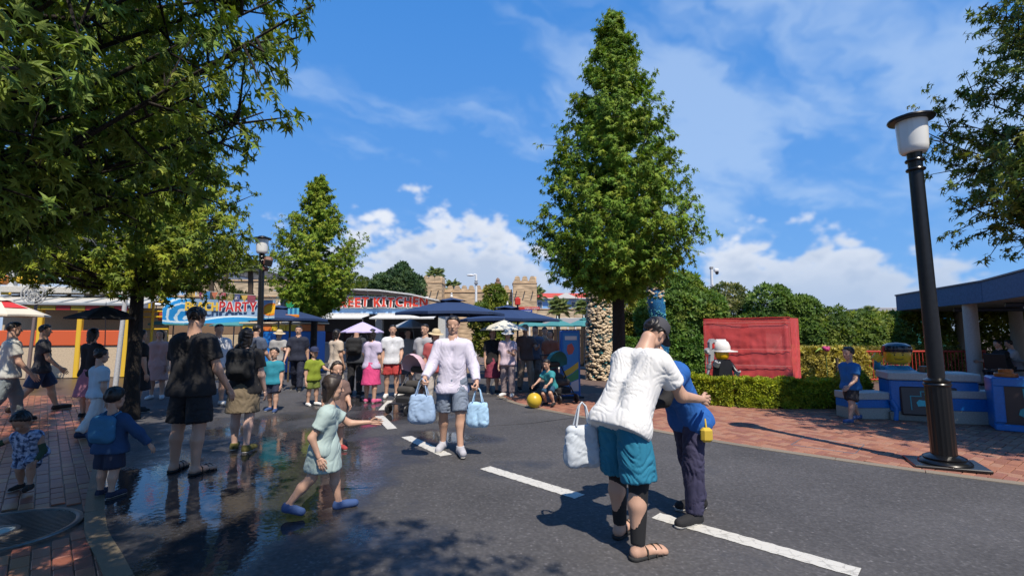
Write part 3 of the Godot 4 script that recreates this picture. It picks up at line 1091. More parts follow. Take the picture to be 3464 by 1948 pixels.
func outlined(s: String, px: float, depth: float, edge: float) -> Array:
	var t := text_mesh(s, px, depth)
	var arr := t.surface_get_arrays(0)
	var b := MB.new()
	var vs: PackedVector3Array = arr[Mesh.ARRAY_VERTEX]
	var ns: PackedVector3Array = arr[Mesh.ARRAY_NORMAL]
	var ids = arr[Mesh.ARRAY_INDEX]
	for k in 8:
		var o := Vector3(cos(TAU * k / 8), sin(TAU * k / 8), 0) * edge + Vector3(0, 0, -depth * (0.6 + 0.02 * k))
		var first := b.v.size()
		for i in vs.size(): b.vert(vs[i] + o, ns[i])
		if ids != null and ids.size():
			for i in ids: b.ix.append(first + i)
		else:
			for i in vs.size(): b.ix.append(first + i)
	return [t, b.mesh()]

func food_stall() -> void:
	var k := thing("food_stall", "white food stall with arched roof and red lettering", "food stall", V(-7.4, 0, 24))
	var white := mat("stall_white", 0.62, 0.63, 0.62, 0.5, "soft", 1.5)
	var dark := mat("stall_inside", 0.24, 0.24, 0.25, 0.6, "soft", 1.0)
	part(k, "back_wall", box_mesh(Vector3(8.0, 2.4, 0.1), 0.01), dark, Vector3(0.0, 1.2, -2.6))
	part(k, "side_wall", box_mesh(Vector3(0.1, 2.4, 2.6), 0.01), white, Vector3(-4.0, 1.2, -1.3))
	part(k, "side_wall", box_mesh(Vector3(0.1, 2.4, 2.6), 0.01), white, Vector3(4.0, 1.2, -1.3))
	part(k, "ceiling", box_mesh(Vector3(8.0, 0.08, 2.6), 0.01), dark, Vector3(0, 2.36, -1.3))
	for x in [-3.9, -3.35, 0.78, 3.9]:
		part(k, "pillar", box_mesh(Vector3(0.36 if x > -3.5 else 0.28, 2.36, 0.3), 0.02), white, Vector3(x, 1.18, 0.0))
	for x in [-1.3, 2.35]:
		var c := part(k, "counter", box_mesh(Vector3(3.6, 0.95, 0.5), 0.02), mat("counter_grey", 0.25, 0.26, 0.27, 0.5), Vector3(x, 0.475, -0.1))
		part(c, "worktop", box_mesh(Vector3(3.6, 0.05, 0.6), 0.01), mat("steel_top", 0.5, 0.5, 0.5, 0.3), Vector3(0, 0.5, 0.05))
	for x in [-2.6, -1.4, 0.0, 1.6, 2.9]:
		part(k, "shelf_unit", box_mesh(Vector3(0.7, 1.5, 0.35), 0.02), mat("shelf_%d" % int(x * 10), 0.08 + 0.03 * absf(x), 0.05, 0.05, 0.5), Vector3(x, 0.75, -2.3))
	part(k, "fascia", box_mesh(Vector3(8.1, 0.26, 0.12), 0.01), mat("stall_blue", 0.22, 0.40, 0.66, 0.5), Vector3(0, 2.52, 0.12))
	part(k, "ledge", box_mesh(Vector3(8.2, 0.05, 0.34), 0.01), white, Vector3(0, 2.68, 0.1))
	# two slanting awnings
	for a in [[-1.35, 3.3], [2.2, 3.0]]:
		var w: float = a[1]
		var aw := part(k, "awning", box_mesh(Vector3(w, 0.04, 1.35), 0.01), mat("awning_white", 0.70, 0.72, 0.72, 0.6), Vector3(a[0], 2.24, 0.75), Basis(Vector3.RIGHT, 0.13))
		part(aw, "front_bar", box_mesh(Vector3(w + 0.05, 0.09, 0.06), 0.02), white, Vector3(0, -0.02, 0.68))
		part(k, "awning_case", box_mesh(Vector3(w, 0.14, 0.16), 0.03), white, Vector3(a[0], 2.36, 0.16))
		for s in [-0.3, 0.3]: part(aw, "arm", tube_mesh([Vector3(w * s, -0.05, 0.6), Vector3(w * s * 0.7, -0.12, 0.0), Vector3(w * s, -0.1, -0.6)], [0.02, 0.02, 0.02], 6), mat("arm_grey", 0.3, 0.3, 0.32, 0.4))
	# arched roof with a lattice band under it
	var arc := [Vector2(-4.3, 3.53), Vector2(-3.4, 3.62), Vector2(-2.3, 3.65), Vector2(-0.9, 3.61), Vector2(0.85, 3.53), Vector2(2.4, 3.34), Vector2(3.83, 3.02), Vector2(4.5, 2.82)]
	var rb := MB.new()
	var gb := MB.new()
	for i in arc.size() - 1:
		var p: Vector2 = arc[i]
		var q: Vector2 = arc[i + 1]
		var l := p.distance_to(q)
		var ba := Basis(Vector3.BACK, (q - p).angle())
		rb.box(Vector3((p.x + q.x) / 2, (p.y + q.y) / 2, -1.0), Vector3(l + 0.02, 0.07, 3.2), ba, 0.01)
		gb.tube([Vector3(p.x, p.y - 0.34, 0.3), Vector3(q.x, q.y - 0.34 - (0.05 if i > 4 else 0.0), 0.3)], [0.05, 0.05], 8)
	part(k, "roof", rb.mesh(), white)
	part(k, "truss_tube", gb.mesh(), mat("galvanised", 0.42, 0.45, 0.47, 0.35))
	for i in 11:
		var x := -4.1 + i * 0.72
		var y := 3.66 - 0.012 * pow(x + 2.3, 2.0) - 0.0022 * pow(absf(x + 2.3), 3.0)
		part(k, "strut", tube_mesh([Vector3(x, y - 0.03, 0.32), Vector3(x + 0.04, y - 0.36, 0.3)], [0.014, 0.014], 6), mat("galvanised", 0.42, 0.45, 0.47, 0.35))
	var bo := MB.new()
	bo.prism(PackedVector2Array([Vector2(-4.2, 2.7), Vector2(4.05, 2.7), Vector2(2.4, 3.1), Vector2(0.85, 3.28), Vector2(-2.3, 3.38), Vector2(-4.2, 3.3)]), 0.05, Transform3D(Basis(), Vector3(0, 0, 0.0)))
	part(k, "sign_board", bo.mesh(), mat("sign_grey", 0.09, 0.095, 0.105, 0.5))
	var red := mat("sign_red", 0.62, 0.05, 0.025, 0.4)
	var wh := mat("sign_white", 0.75, 0.75, 0.74, 0.4)
	var words := ["STREET", "KITCHEN"]
	var total := -0.0
	for w in 2:
		for ch in words[w]: total += text_mesh(ch, 0.65, 0.05).get_aabb().size.x + 0.07
		total += 0.16
	var x := 3.42 - total
	for w in 2:
		for i in words[w].length():
			var ch: String = words[w][i]
			var pair := outlined(ch, 0.65, 0.05, 0.045)
			var wide: float = pair[0].get_aabb().size.x
			x += wide * 0.5 + 0.035
			var y := 2.72 + 0.235 + (0.02 if i % 2 else -0.005) + 0.01 * sin(x * 3.0)
			var l := part(k, "letter", pair[0], red, Vector3(x, y, 0.36), Basis(Vector3.BACK, 0.05 * sin(i * 2.1 + w)))
			part(l, "outline", pair[1], wh, Vector3(0, 0, -0.012))
			x += wide * 0.5 + 0.035
		x += 0.16
	for i in 8:
		part(k, "sign_stay", tube_mesh([Vector3(-2.2 + i * 0.75, 2.7, 0.2), Vector3(-2.2 + i * 0.75, 2.98, 0.28)], [0.02, 0.02], 6), white)

func fort() -> void:
	var s := mat("sandstone", 0.78, 0.58, 0.37, 0.9, "blotch", 1.0)
	s.uv1_scale = Vector3(0.10, 0.75, 0.10)
	var s2 := mat("sandstone_pale", 0.82, 0.66, 0.45, 0.9, "blotch", 1.0)
	s2.uv1_scale = Vector3(0.08, 0.6, 0.08)
	var trim := mat("sandstone_trim", 0.55, 0.39, 0.24, 0.9, "soft", 0.8)
	var f := thing("toy_fort", "sand coloured fort with two crenellated towers and long wall", "fort", V(0, 0, 47))
	var me := merlon_mesh(0.58, 0.62, 0.35)
	# [x of centre, width, top, depth of the tower]
	for t in [[-7.55, 1.95, 6.05, 2.6], [1.2, 2.25, 6.02, 2.4]]:
		var tw := part(f, "tower", box_mesh(Vector3(t[1], t[2], t[3]), 0.04), s, Vector3(t[0], t[2] / 2, 2.0 - t[3] / 2 + 0.4))
		part(tw, "string_course", box_mesh(Vector3(t[1] + 0.1, 0.09, t[3] + 0.1), 0.03), trim, Vector3(0, t[2] / 2 + 0.03, 0))
		var n := 3
		for i in n:
			var x: float = lerpf(-t[1] / 2 + 0.42, t[1] / 2 - 0.42, i / 2.0)
			part(tw, "merlon", me, s, Vector3(x, t[2] / 2 + 0.07, t[3] / 2 - 0.2))
			part(tw, "merlon", me, s, Vector3(x, t[2] / 2 + 0.07, -t[3] / 2 + 0.2))
			part(tw, "beam_end", tube_mesh([Vector3(lerpf(-t[1] * 0.34, t[1] * 0.34, i / 2.0), t[2] / 2 - 0.72, t[3] / 2 - 0.1), Vector3(lerpf(-t[1] * 0.34, t[1] * 0.34, i / 2.0), t[2] / 2 - 0.72, t[3] / 2 + 0.5)], [0.055, 0.05], 8), trim)
		for z in [-0.7, 0.0, 0.7]:
			part(tw, "merlon", me, s, Vector3(t[1] / 2 - 0.2, t[2] / 2 + 0.07, z), Basis(Vector3.UP, PI / 2))
		part(tw, "parapet", box_mesh(Vector3(t[1] - 0.1, 0.28, t[3] - 0.1), 0.02), trim, Vector3(0, t[2] / 2 + 0.12, 0))
	var wl := part(f, "wall", box_mesh(Vector3(6.7, 5.35, 0.8), 0.03), s, Vector3(-3.3, 2.67, 0))
	part(wl, "coping", box_mesh(Vector3(6.6, 0.1, 0.95), 0.02), trim, Vector3(0, 2.7, 0))
	part(wl, "parapet", box_mesh(Vector3(6.6, 0.25, 0.3), 0.02), trim, Vector3(0, 2.85, 0.2))
	for i in 9: part(wl, "merlon", me, s, Vector3(-2.75 + i * 0.69, 2.74, 0.2))
	var lw := part(f, "wall", box_mesh(Vector3(9.5, 3.62, 0.6), 0.03), s2, Vector3(7.1, 1.81, 1.6))
	part(lw, "coping", box_mesh(Vector3(9.5, 0.1, 0.75), 0.02), trim, Vector3(0, 1.82, 0))
	for i in 4: part(lw, "pilaster", box_mesh(Vector3(0.06, 3.5, 0.05), 0.01), trim, Vector3(-3.6 + i * 2.4, 0, 0.32))
	part(f, "lantern", lathe_mesh([Vector2(0.0, 0.75), Vector2(0.16, 0.62), Vector2(0.22, 0.45), Vector2(0.16, 0.38), Vector2(0.32, 0.26), Vector2(0.34, 0.1), Vector2(0.2, 0.0), Vector2(0.24, -1.2)], 14), mat("terracotta_dark", 0.17, 0.10, 0.07, 0.8), Vector3(-1.4, 6.1, 0))

func red_roof_house() -> void:
	var h := thing("red_roof_building", "white and blue building with long red roof far behind the fort", "building", V(11, 0, 72))
	var red := mat("roof_red", 0.62, 0.085, 0.045, 0.6, "soft", 2.0)
	var wh := mat("house_white", 0.62, 0.62, 0.60, 0.6)
	part(h, "wall", box_mesh(Vector3(15.4, 4.4, 6), 0.03), wh, Vector3(0, 2.2, -3))
	part(h, "upper_wall", box_mesh(Vector3(15.2, 2.2, 5.6), 0.03), mat("house_blue", 0.20, 0.40, 0.70, 0.6), Vector3(0, 5.5, -3.0))
	var r := MB.new()
	r.prism(PackedVector2Array([Vector2(-3.4, 0), Vector2(3.4, 0), Vector2(0, 1.0)]), 16.2, Transform3D(Basis(Vector3.UP, PI / 2), Vector3(-8.1, 6.55, -3)))
	var roof := part(h, "roof", r.mesh(), red)
	var g := MB.new()
	g.prism(PackedVector2Array([Vector2(-1.9, 0), Vector2(1.9, 0), Vector2(0, 0.85)]), 0.4, Transform3D(Basis(), Vector3(-2.9, 6.5, 0.25)))
	var ga := part(h, "gable", g.mesh(), wh)
	part(h, "eaves", box_mesh(Vector3(16.0, 0.14, 0.2), 0.02), wh, Vector3(0, 6.5, 0.35))
	for i in 9:
		var x := -6.8 + i * 1.7
		var w := part(h, "window", box_mesh(Vector3(0.8, 1.0, 0.08), 0.02), wh, Vector3(x, 5.6, -0.16))
		part(w, "pane", box_mesh(Vector3(0.62, 0.82, 0.03), 0.005), mat("far_pane", 0.05, 0.08, 0.13, 0.1), Vector3(0, 0, 0.045))
		part(h, "column", tube_mesh([Vector3(x + 0.85, 3.9, 0.3), Vector3(x + 0.85, 5.0, 0.3)], [0.14, 0.12], 8), wh)
		part(h, "bracket", box_mesh(Vector3(0.3, 0.3, 0.3), 0.05), mat("bracket_grey", 0.25, 0.27, 0.3, 0.6), Vector3(x, 4.15, 0.1))

func viaduct() -> void:
	var v := thing("viaduct", "grey concrete road viaduct crossing behind the party stalls", "viaduct", V(-34, 0, 50))
	var c := mat("viaduct_concrete", 0.30, 0.29, 0.27, 0.85, "blotch", 5.0)
	var d := mat("viaduct_steel", 0.33, 0.37, 0.42, 0.6, "soft", 3.0)
	part(v, "deck", box_mesh(Vector3(9, 0.5, 110), 0.05), c, Vector3(-3.0, 8.4, -10))
	for x in [1.2, -1.6, -4.4, -7.0]: part(v, "girder", box_mesh(Vector3(0.5, 1.5, 110), 0.05), d, Vector3(x, 7.4, -10))
	for x in [1.35, -7.4]: part(v, "parapet", box_mesh(Vector3(0.25, 1.0, 110), 0.03), c, Vector3(x, 9.1, -10))
	part(v, "rail", tube_mesh([Vector3(1.35, 9.8, 45), Vector3(1.35, 9.8, -65)], [0.05, 0.05], 6), d)
	for z in [28, 4, -20, -44]:
		part(v, "pier", box_mesh(Vector3(7.0, 5.6, 1.9), 0.1), c, Vector3(-3, 2.8, z))
		part(v, "pier_cap", box_mesh(Vector3(9.0, 1.1, 2.3), 0.1), c, Vector3(-3, 6.15, z))
	for i in 12: part(v, "post", box_mesh(Vector3(0.08, 1.0, 0.08), 0.01), d, Vector3(1.35, 9.5, 40 - i * 9))
	var lo := thing("party_back_wall", "pale sand coloured wall below the viaduct behind the banner", "wall", V(-24, 0, 40))
	part(lo, "panel", box_mesh(Vector3(16, 4.4, 0.4), 0.04), mat("sandstone_pale", 0.82, 0.66, 0.45, 0.9, "blotch", 1.0), Vector3(2, 2.2, 0))
	part(lo, "coping", box_mesh(Vector3(16.2, 0.16, 0.6), 0.03), mat("sandstone_trim", 0.55, 0.39, 0.24, 0.9, "soft", 0.8), Vector3(2, 4.45, 0))
	var up := thing("stepped_wall", "upper sand coloured wall with step behind the bunting", "wall", V(-25, 0, 44))
	part(up, "panel", box_mesh(Vector3(10, 6.2, 0.4), 0.04), mat("sandstone_pale", 0.82, 0.66, 0.45, 0.9, "blotch", 1.0), Vector3(1, 3.1, 0))
	part(up, "coping", box_mesh(Vector3(10.2, 0.16, 0.6), 0.03), mat("sandstone_trim", 0.55, 0.39, 0.24, 0.9, "soft", 0.8), Vector3(1, 6.2, 0))

# lumpy coral ledges on a painted core
func coral(called: String, label: String, base: Vector3, top: Vector3, r0: float, r1: float, core: Material, tufts: Callable, count: int, sd: int) -> void:
	rng.seed = sd
	var root := thing(called, label, "column", base)
	var rel := top - base
	var pts := []
	var rad := []
	for i in 15:
		var t := i / 14.0
		pts.append(rel * t + Vector3(0.03 * sin(i * 1.7), 0, 0.03 * cos(i * 1.3)))
		rad.append(lerpf(r0, r1, t) * (1.0 + 0.05 * sin(i * 2.9 + sd)))
	part(root, "core", tube_mesh(pts, rad, 22), core)
	var lump := MB.new()
	lump.ball(Vector3.ZERO, Vector3(1, 0.55, 0.75), 7, 5)
	for i in lump.v.size():
		var p := lump.v[i]
		lump.v[i] = p * (1.0 + 0.28 * sin(p.x * 5.1 + p.y * 3.3) * cos(p.z * 4.7))
	var nz := FastNoiseLite.new()
	nz.seed = sd
	nz.frequency = 1.0
	var xfs := []
	var cols := PackedColorArray()
	for i in count:
		var t := rng.randf()
		var a := rng.randf() * TAU
		var y := rel.y * t
		# ledges: bands where the lumps crowd together
		var led := nz.get_noise_2d(a * 1.1, y * 5.5) + 0.45 * nz.get_noise_2d(a * 4.0, y * 9.0)
		var c: Array = tufts.call(t, led)
		if c.is_empty(): continue
		var rr := lerpf(r0, r1, t)
		var out := Vector3(cos(a), 0, sin(a))
		var s: float = c[1] * rng.randf_range(0.6, 1.35)
		xfs.append(Transform3D(Basis(Vector3.UP, -a + PI / 2).rotated(out, rng.randf_range(-0.4, 0.4)).scaled_local(Vector3(s, s, s)), rel * t + out * (rr + s * 0.25)))
		var v := rng.randf_range(0.8, 1.15)
		cols.append(Color(c[0].x * v, c[0].y * v, c[0].z * v))
	var m := mat("coral_lump", 1, 1, 1, 0.85)
	m.vertex_color_use_as_albedo = true
	scatter(root, "coral_ledges", lump.mesh(), m, xfs, cols)

func background() -> void:
	food_stall()
	fort()
	red_roof_house()
	viaduct()
	var olive := [Vector3(0.075, 0.112, 0.03), Vector3(0.112, 0.15, 0.0375), Vector3(0.15, 0.188, 0.045), Vector3(0.06, 0.09, 0.03)]
	var pine := [Vector3(0.045, 0.09, 0.045), Vector3(0.06, 0.12, 0.06), Vector3(0.0825, 0.143, 0.06), Vector3(0.105, 0.165, 0.0675)]
	var lime := [Vector3(0.105, 0.165, 0.03), Vector3(0.165, 0.225, 0.0375), Vector3(0.24, 0.27, 0.045), Vector3(0.3, 0.27, 0.0675)]
	var mid := [Vector3(0.0938, 0.179, 0.0469), Vector3(0.14, 0.244, 0.0562), Vector3(0.188, 0.281, 0.0562), Vector3(0.244, 0.3, 0.0656)]
	# behind the food stall
	var bt := "trees behind the food stall"
	bush("broadleaf_tree", "low olive green tree behind the food stall roof", "tree", V(-11.6, 0, 35), [[Vector3(0, 4.4, 0), Vector3(1.5, 1.2, 1.2)], [Vector3(-1.4, 4.2, 0), Vector3(1.3, 1.1, 1.2)]], 1500, 0.26, olive, 201, bt, 0.12)
	bush("broadleaf_tree", "bluish green feathery tree beside the left fort tower", "tree", V(-8.2, 0, 35), [[Vector3(0, 4.6, 0), Vector3(1.35, 1.6, 1.2)], [Vector3(-1.2, 4.5, 0.1), Vector3(1.0, 1.2, 1.0)], [Vector3(0.9, 4.4, 0), Vector3(0.9, 1.3, 1.0)], [Vector3(0.1, 5.8, 0), Vector3(0.5, 0.75, 0.5)]], 2600, 0.26, pine, 202, bt, 0.14)
	fan_palm("fan_palm", "fan palm rising behind the left fort tower", V(-8.5, 0, 53), 7.6, 0.2, 1.35, 24, 203)
	fan_palm("fan_palm", "small fan palm peeping out right of the left fort tower", V(-6.7, 0, 54), 6.5, 0.18, 1.2, 18, 204)
	fan_palm("fan_palm", "fan palm peeping out right of the second fort tower", V(2.6, 0, 52), 5.4, 0.18, 1.35, 18, 205)
	fan_palm("fan_palm", "fan palm with full head before the long fort wall", V(2.72, 0, 28), 2.85, 0.13, 0.80, 30, 206, 0.5)
	fan_palm("fan_palm", "fan palm partly hidden left of the coral column", V(4.2, 0, 28), 2.8, 0.13, 0.78, 28, 207, 0.5)
	fan_palm("fan_palm", "fan palm between coral column and sweetgum trunk", V(5.55, 0, 28), 2.75, 0.13, 0.78, 26, 208, 0.5)
	fan_palm("fan_palm", "slender fan palm in front of the grey viaduct", V(-16.5, 0, 30), 5.5, 0.17, 0.85, 28, 209, 0.6)
	fan_palm("fan_palm", "tiny fan palm head above the clipped hedge wall", V(22.5, 0, 30), 2.6, 0.12, 0.7, 16, 210)
	for p in [[-18.9, "first bare palm trunk under the bunting, left one"], [-18.0, "second bare palm trunk under the bunting, right one"], [-20.4, "bare palm trunk left of the yellow flag"]]:
		fan_palm("fan_palm", p[1], V(p[0], 0, 30), 6.6, 0.16, 1.0, 16, 211 + int(p[0]), 0.7)
	bush("shrub", "yellow green leafy tree between the navy umbrellas", "shrub", V(-0.85, 0, 21), [[Vector3(0, 2.2, 0), Vector3(0.85, 0.75, 0.7)], [Vector3(0.1, 2.9, 0), Vector3(0.5, 0.65, 0.5)], [Vector3(-0.45, 2.0, 0.1), Vector3(0.55, 0.5, 0.5)], [Vector3(0.5, 1.9, 0.1), Vector3(0.55, 0.6, 0.5)], [Vector3(0, 1.1, 0), Vector3(0.8, 0.7, 0.6)]], 2600, 0.17, lime, 221, "", 0.06)
	bush("shrub", "grey green cycad shrub above the beach banner", "shrub", V(-17.3, 0, 30), [[Vector3(0, 3.0, 0), Vector3(1.3, 0.9, 0.8)], [Vector3(-1.0, 2.8, 0), Vector3(0.7, 0.6, 0.6)]], 900, 0.3, [Vector3(0.09, 0.12, 0.05), Vector3(0.13, 0.16, 0.07), Vector3(0.17, 0.19, 0.09)], 222, "", 0.05)
	# right hand trees and hedges
	var rt := "trees and shrubs behind the red cover"
	bush("broadleaf_tree", "round bright green tree left of the red cover", "tree", V(5.9, 0, 17), [[Vector3(0, 2.3, 0), Vector3(1.1, 1.0, 1.0)], [Vector3(0.15, 3.05, 0), Vector3(0.65, 0.55, 0.6)], [Vector3(-0.85, 1.9, 0.3), Vector3(0.7, 0.8, 0.7)], [Vector3(0.9, 2.2, 0.2), Vector3(0.7, 0.75, 0.7)], [Vector3(-0.4, 1.4, 0.5), Vector3(0.8, 0.6, 0.6)]], 5200, 0.16, mid, 231, rt, 0.09)
	bush("broadleaf_tree", "olive bushy tree between coral column and sweetgum trunk", "tree", V(4.7, 0, 19), [[Vector3(0, 2.3, 0), Vector3(0.9, 1.0, 0.9)], [Vector3(0.3, 1.2, 0), Vector3(1.1, 0.9, 0.9)], [Vector3(-0.7, 1.5, 0), Vector3(0.8, 0.8, 0.8)]], 3000, 0.15, lime, 232, rt, 0.08)
	bush("broadleaf_tree", "pale flowering tree with loose top behind the red cover", "tree", V(8.6, 0, 19.5), [[Vector3(0.2, 2.9, 0), Vector3(0.75, 0.55, 0.6)], [Vector3(0.0, 2.2, 0.2), Vector3(1.1, 0.7, 0.8)], [Vector3(-0.6, 1.6, 0.2), Vector3(1.0, 0.7, 0.8)], [Vector3(0.5, 1.4, 0.3), Vector3(0.9, 0.7, 0.8)]], 2600, 0.15, [Vector3(0.087, 0.123, 0.0435), Vector3(0.131, 0.16, 0.058), Vector3(0.203, 0.217, 0.087), Vector3(0.493, 0.435, 0.246)], 233, rt, 0.07)
	bush("broadleaf_tree", "dense dark green tree right behind the red cover", "tree", V(9.6, 0, 17.8), [[Vector3(0, 2.4, 0), Vector3(0.8, 0.8, 0.8)], [Vector3(0.95, 2.2, 0), Vector3(0.8, 0.65, 0.8)], [Vector3(-0.2, 1.5, 0.2), Vector3(1.2, 0.8, 0.9)], [Vector3(1.0, 1.4, 0.2), Vector3(1.0, 0.8, 0.9)]], 4600, 0.15, [Vector3(0.0849, 0.16, 0.0415), Vector3(0.123, 0.208, 0.049), Vector3(0.16, 0.246, 0.0528)], 234, rt, 0.09)
	bush("tall_hedge", "tall rounded evergreen hedge behind the red railing", "hedge", V(12.2, 0, 17.6), [[Vector3(-1.7, 1.3, 0), Vector3(0.95, 1.1, 0.8)], [Vector3(-0.6, 1.25, 0.1), Vector3(0.95, 1.15, 0.8)], [Vector3(0.5, 1.15, 0), Vector3(0.9, 1.1, 0.8)], [Vector3(1.5, 1.05, -0.1), Vector3(0.8, 1.0, 0.8)], [Vector3(-1.1, 0.7, 0.3), Vector3(1.1, 0.7, 0.7)], [Vector3(0.9, 0.65, 0.3), Vector3(1.2, 0.65, 0.7)]], 7000, 0.15, [Vector3(0.0943, 0.16, 0.0415), Vector3(0.151, 0.226, 0.0508), Vector3(0.226, 0.282, 0.0603)], 235)
	hedge("tall_hedge", "lower sunlit hedge in the shade of the blue canopy", [V(14.4, 0, 19.0), V(18, 0, 19.5), V(25, 0, 20)], 1.4, 2.15, 5200, 0.17, [Vector3(0.113, 0.17, 0.0377), Vector3(0.208, 0.264, 0.0471), Vector3(0.302, 0.32, 0.0565)], 236)
	hedge("tall_hedge", "dark hedge below the round green tree beside the red cover", [V(3.2, 0, 16.5), V(6.2, 0, 16.2), V(8.2, 0, 16.4)], 1.2, 1.25, 3800, 0.14, [Vector3(0.0849, 0.17, 0.0415), Vector3(0.113, 0.226, 0.049), Vector3(0.17, 0.282, 0.0565)], 237)
	hedge("yellow_hedge", "golden yellow clipped hedge right of the red cover", [V(7.3, 0, 13.6), V(8.6, 0, 13.4), V(9.6, 0, 13.6)], 0.9, 1.0, 3400, 0.10, [Vector3(0.377, 0.304, 0.0725), Vector3(0.522, 0.435, 0.102), Vector3(0.667, 0.58, 0.174), Vector3(0.246, 0.217, 0.058)], 238)
	# umbrellas
	var navy := two_sided(mat("navy_canvas", 0.018, 0.045, 0.13, 0.75, "soft", 0.6))
	var teal := two_sided(mat("teal_canvas", 0.06, 0.26, 0.27, 0.8, "soft", 0.6))
	var greyp := mat("pole_grey", 0.25, 0.26, 0.27, 0.4)
	var ng := "navy parasols by the food stall"
	parasol("navy_parasol", "widest navy parasol, right before the food stall letters", V(-1.57, 0, 12.4), 1.98, 2.33, 1.42, 6, navy, 0.26, ng, greyp)
	parasol("navy_parasol", "second navy parasol, below the sand coloured right tower", V(-0.15, 0, 16), 1.90, 2.32, 1.75, 6, navy, 0.80, ng, greyp)
	parasol("navy_parasol", "navy parasol half hidden by the small lime green tree", V(-7.5, 0, 15.4), 1.9, 2.3, 1.5, 6, navy, 0.2, ng, greyp)
	var tg := "teal parasols"
	parasol("teal_parasol", "small teal parasol nearest the navy parasol edge", V(0.9, 0, 20.5), 1.75, 2.02, 0.75, 6, teal, 0.1, tg, greyp)
	parasol("teal_parasol", "middle teal parasol before the brown fence", V(1.9, 0, 20), 1.75, 2.02, 0.85, 6, teal, 0.5, tg, greyp)
	parasol("teal_parasol", "teal parasol touching the left of the coral column", V(3.0, 0, 20), 1.75, 2.06, 0.85, 6, teal, 0.3, tg, greyp)
	parasol("teal_parasol", "teal parasol between coral column and tree trunk", V(4.2, 0, 20.3), 1.75, 2.06, 0.8, 6, teal, 0.2, tg, greyp)
	parasol("teal_parasol", "teal parasol under the middle of the beach banner", V(-11.0, 0, 19), 1.76, 2.08, 0.9, 6, teal, 0.2, tg, greyp)
	parasol("teal_parasol", "teal parasol behind the yellow climbing frame", V(-13.4, 0, 19), 1.8, 2.2, 1.1, 6, teal, 0.4, tg, greyp)
	# brown plank fence and low grey parapet
	var fe := thing("plank_fence", "dark brown plank fence below the teal parasols", "fence", V(3.2, 0, 21.5))
	for i in 26: part(fe, "plank", box_mesh(Vector3(0.16, 1.62, 0.03), 0.005), mat("dark_plank_%d" % (i % 3), 0.045 + 0.01 * (i % 3), 0.03, 0.022, 0.8, "bark", 0.8), Vector3(-2.1 + i * 0.17, 0.81, 0.01 * (i % 2)))
	part(fe, "rail", box_mesh(Vector3(4.5, 0.08, 0.04), 0.01), mat("dark_plank_0", 0.045, 0.03, 0.022, 0.8, "bark", 0.8), Vector3(0, 1.35, -0.04))
	var gp := thing("grey_terrace", "pale grey terrace edge with white balusters under the fort wall", "terrace", V(5.6, 0, 36))
	part(gp, "slab", box_mesh(Vector3(9, 0.45, 1.0), 0.03), mat("terrace_grey", 0.36, 0.38, 0.40, 0.7), Vector3(0, 2.3, 0))
	for i in 16: part(gp, "baluster", box_mesh(Vector3(0.12, 2.0, 0.12), 0.02), mat("house_white", 0.62, 0.62, 0.60, 0.6), Vector3(-4.3 + i * 0.57, 1.05, 0.3))
	# coral columns
	var tan := Vector3(0.58, 0.46, 0.31)
	coral("coral_column", "thick tan and teal coral column left of sweetgum trunk", V(2.84, 0, 15.5), V(2.80, 3.75, 15.5), 0.43, 0.30, mat("coral_teal", 0.03, 0.075, 0.075, 0.7, "blotch", 0.5),
		func(t: float, led: float) -> Array:
			if led > -0.13: return [tan, 0.060]
			if led < -0.40: return [Vector3(0.03, 0.20, 0.22), 0.045]
			return [], 3600, 301)
	coral("coral_column", "leaning blue coral column with tan tip right of trunk", V(4.91, 0, 15.5), V(4.57, 3.57, 15.5), 0.20, 0.27, mat("coral_blue", 0.012, 0.19, 0.46, 0.6, "blotch", 0.5),
		func(t: float, led: float) -> Array:
			if t > 0.80 - led * 0.3: return [tan, 0.05]
			if t > 0.45 and led > 0.55 - t * 0.7: return [Vector3(0.10, 0.36, 0.38), 0.028]
			if led > 0.22: return [Vector3(0.16, 0.47, 0.60), 0.018]
			return [], 2600, 302)
	var tip := thing("coral_tip", "bright blue coral branch tip at top of leaning column", "coral", V(4.57, 3.55, 15.5))
	part(tip, "branch", tube_mesh([Vector3(0, 0, 0), Vector3(-0.05, 0.12, 0), Vector3(-0.12, 0.25, 0.02)], [0.10, 0.08, 0.05], 10), mat("coral_bright", 0.015, 0.30, 0.60, 0.5))
	part(tip, "stub", tube_mesh([Vector3(0.02, 0.05, 0), Vector3(0.1, 0.16, 0.02)], [0.06, 0.035], 8), mat("coral_bright", 0.015, 0.30, 0.60, 0.5))
	# banded tower pole
	var bp := thing("banded_pole", "tall ride pole in yellow red and blue bands behind tree", "pole", V(14.4, 0, 55))
	var bands := [Vector3(0.70, 0.42, 0.02), Vector3(0.55, 0.035, 0.03), Vector3(0.70, 0.42, 0.02), Vector3(0.03, 0.16, 0.50)]
	for i in 13:
		var c: Vector3 = bands[(i + 1) % 4]
		part(bp, "band", tube_mesh([Vector3(0, i * 0.98, 0), Vector3(0, i * 0.98 + 0.98, 0)], [0.46, 0.46], 20), mat("band_%d" % ((i + 1) % 4), c.x, c.y, c.z, 0.5))
	part(bp, "rail", tube_mesh([Vector3(-0.62, 0, 0), Vector3(-0.62, 12.7, 0)], [0.06, 0.06], 8), mat("pole_grey", 0.25, 0.26, 0.27, 0.4))
	# white lamp with a side arm, white camera mast
	var wp := mat("lamp_white", 0.68, 0.70, 0.71, 0.4)
	var sl := thing("street_lamp", "white street lamp with side arm before the fort wall", "lamp", V(-2.26, 0, 30))
	part(sl, "pole", tube_mesh([Vector3.ZERO, Vector3(0, 5.1, 0)], [0.09, 0.07], 10), wp)
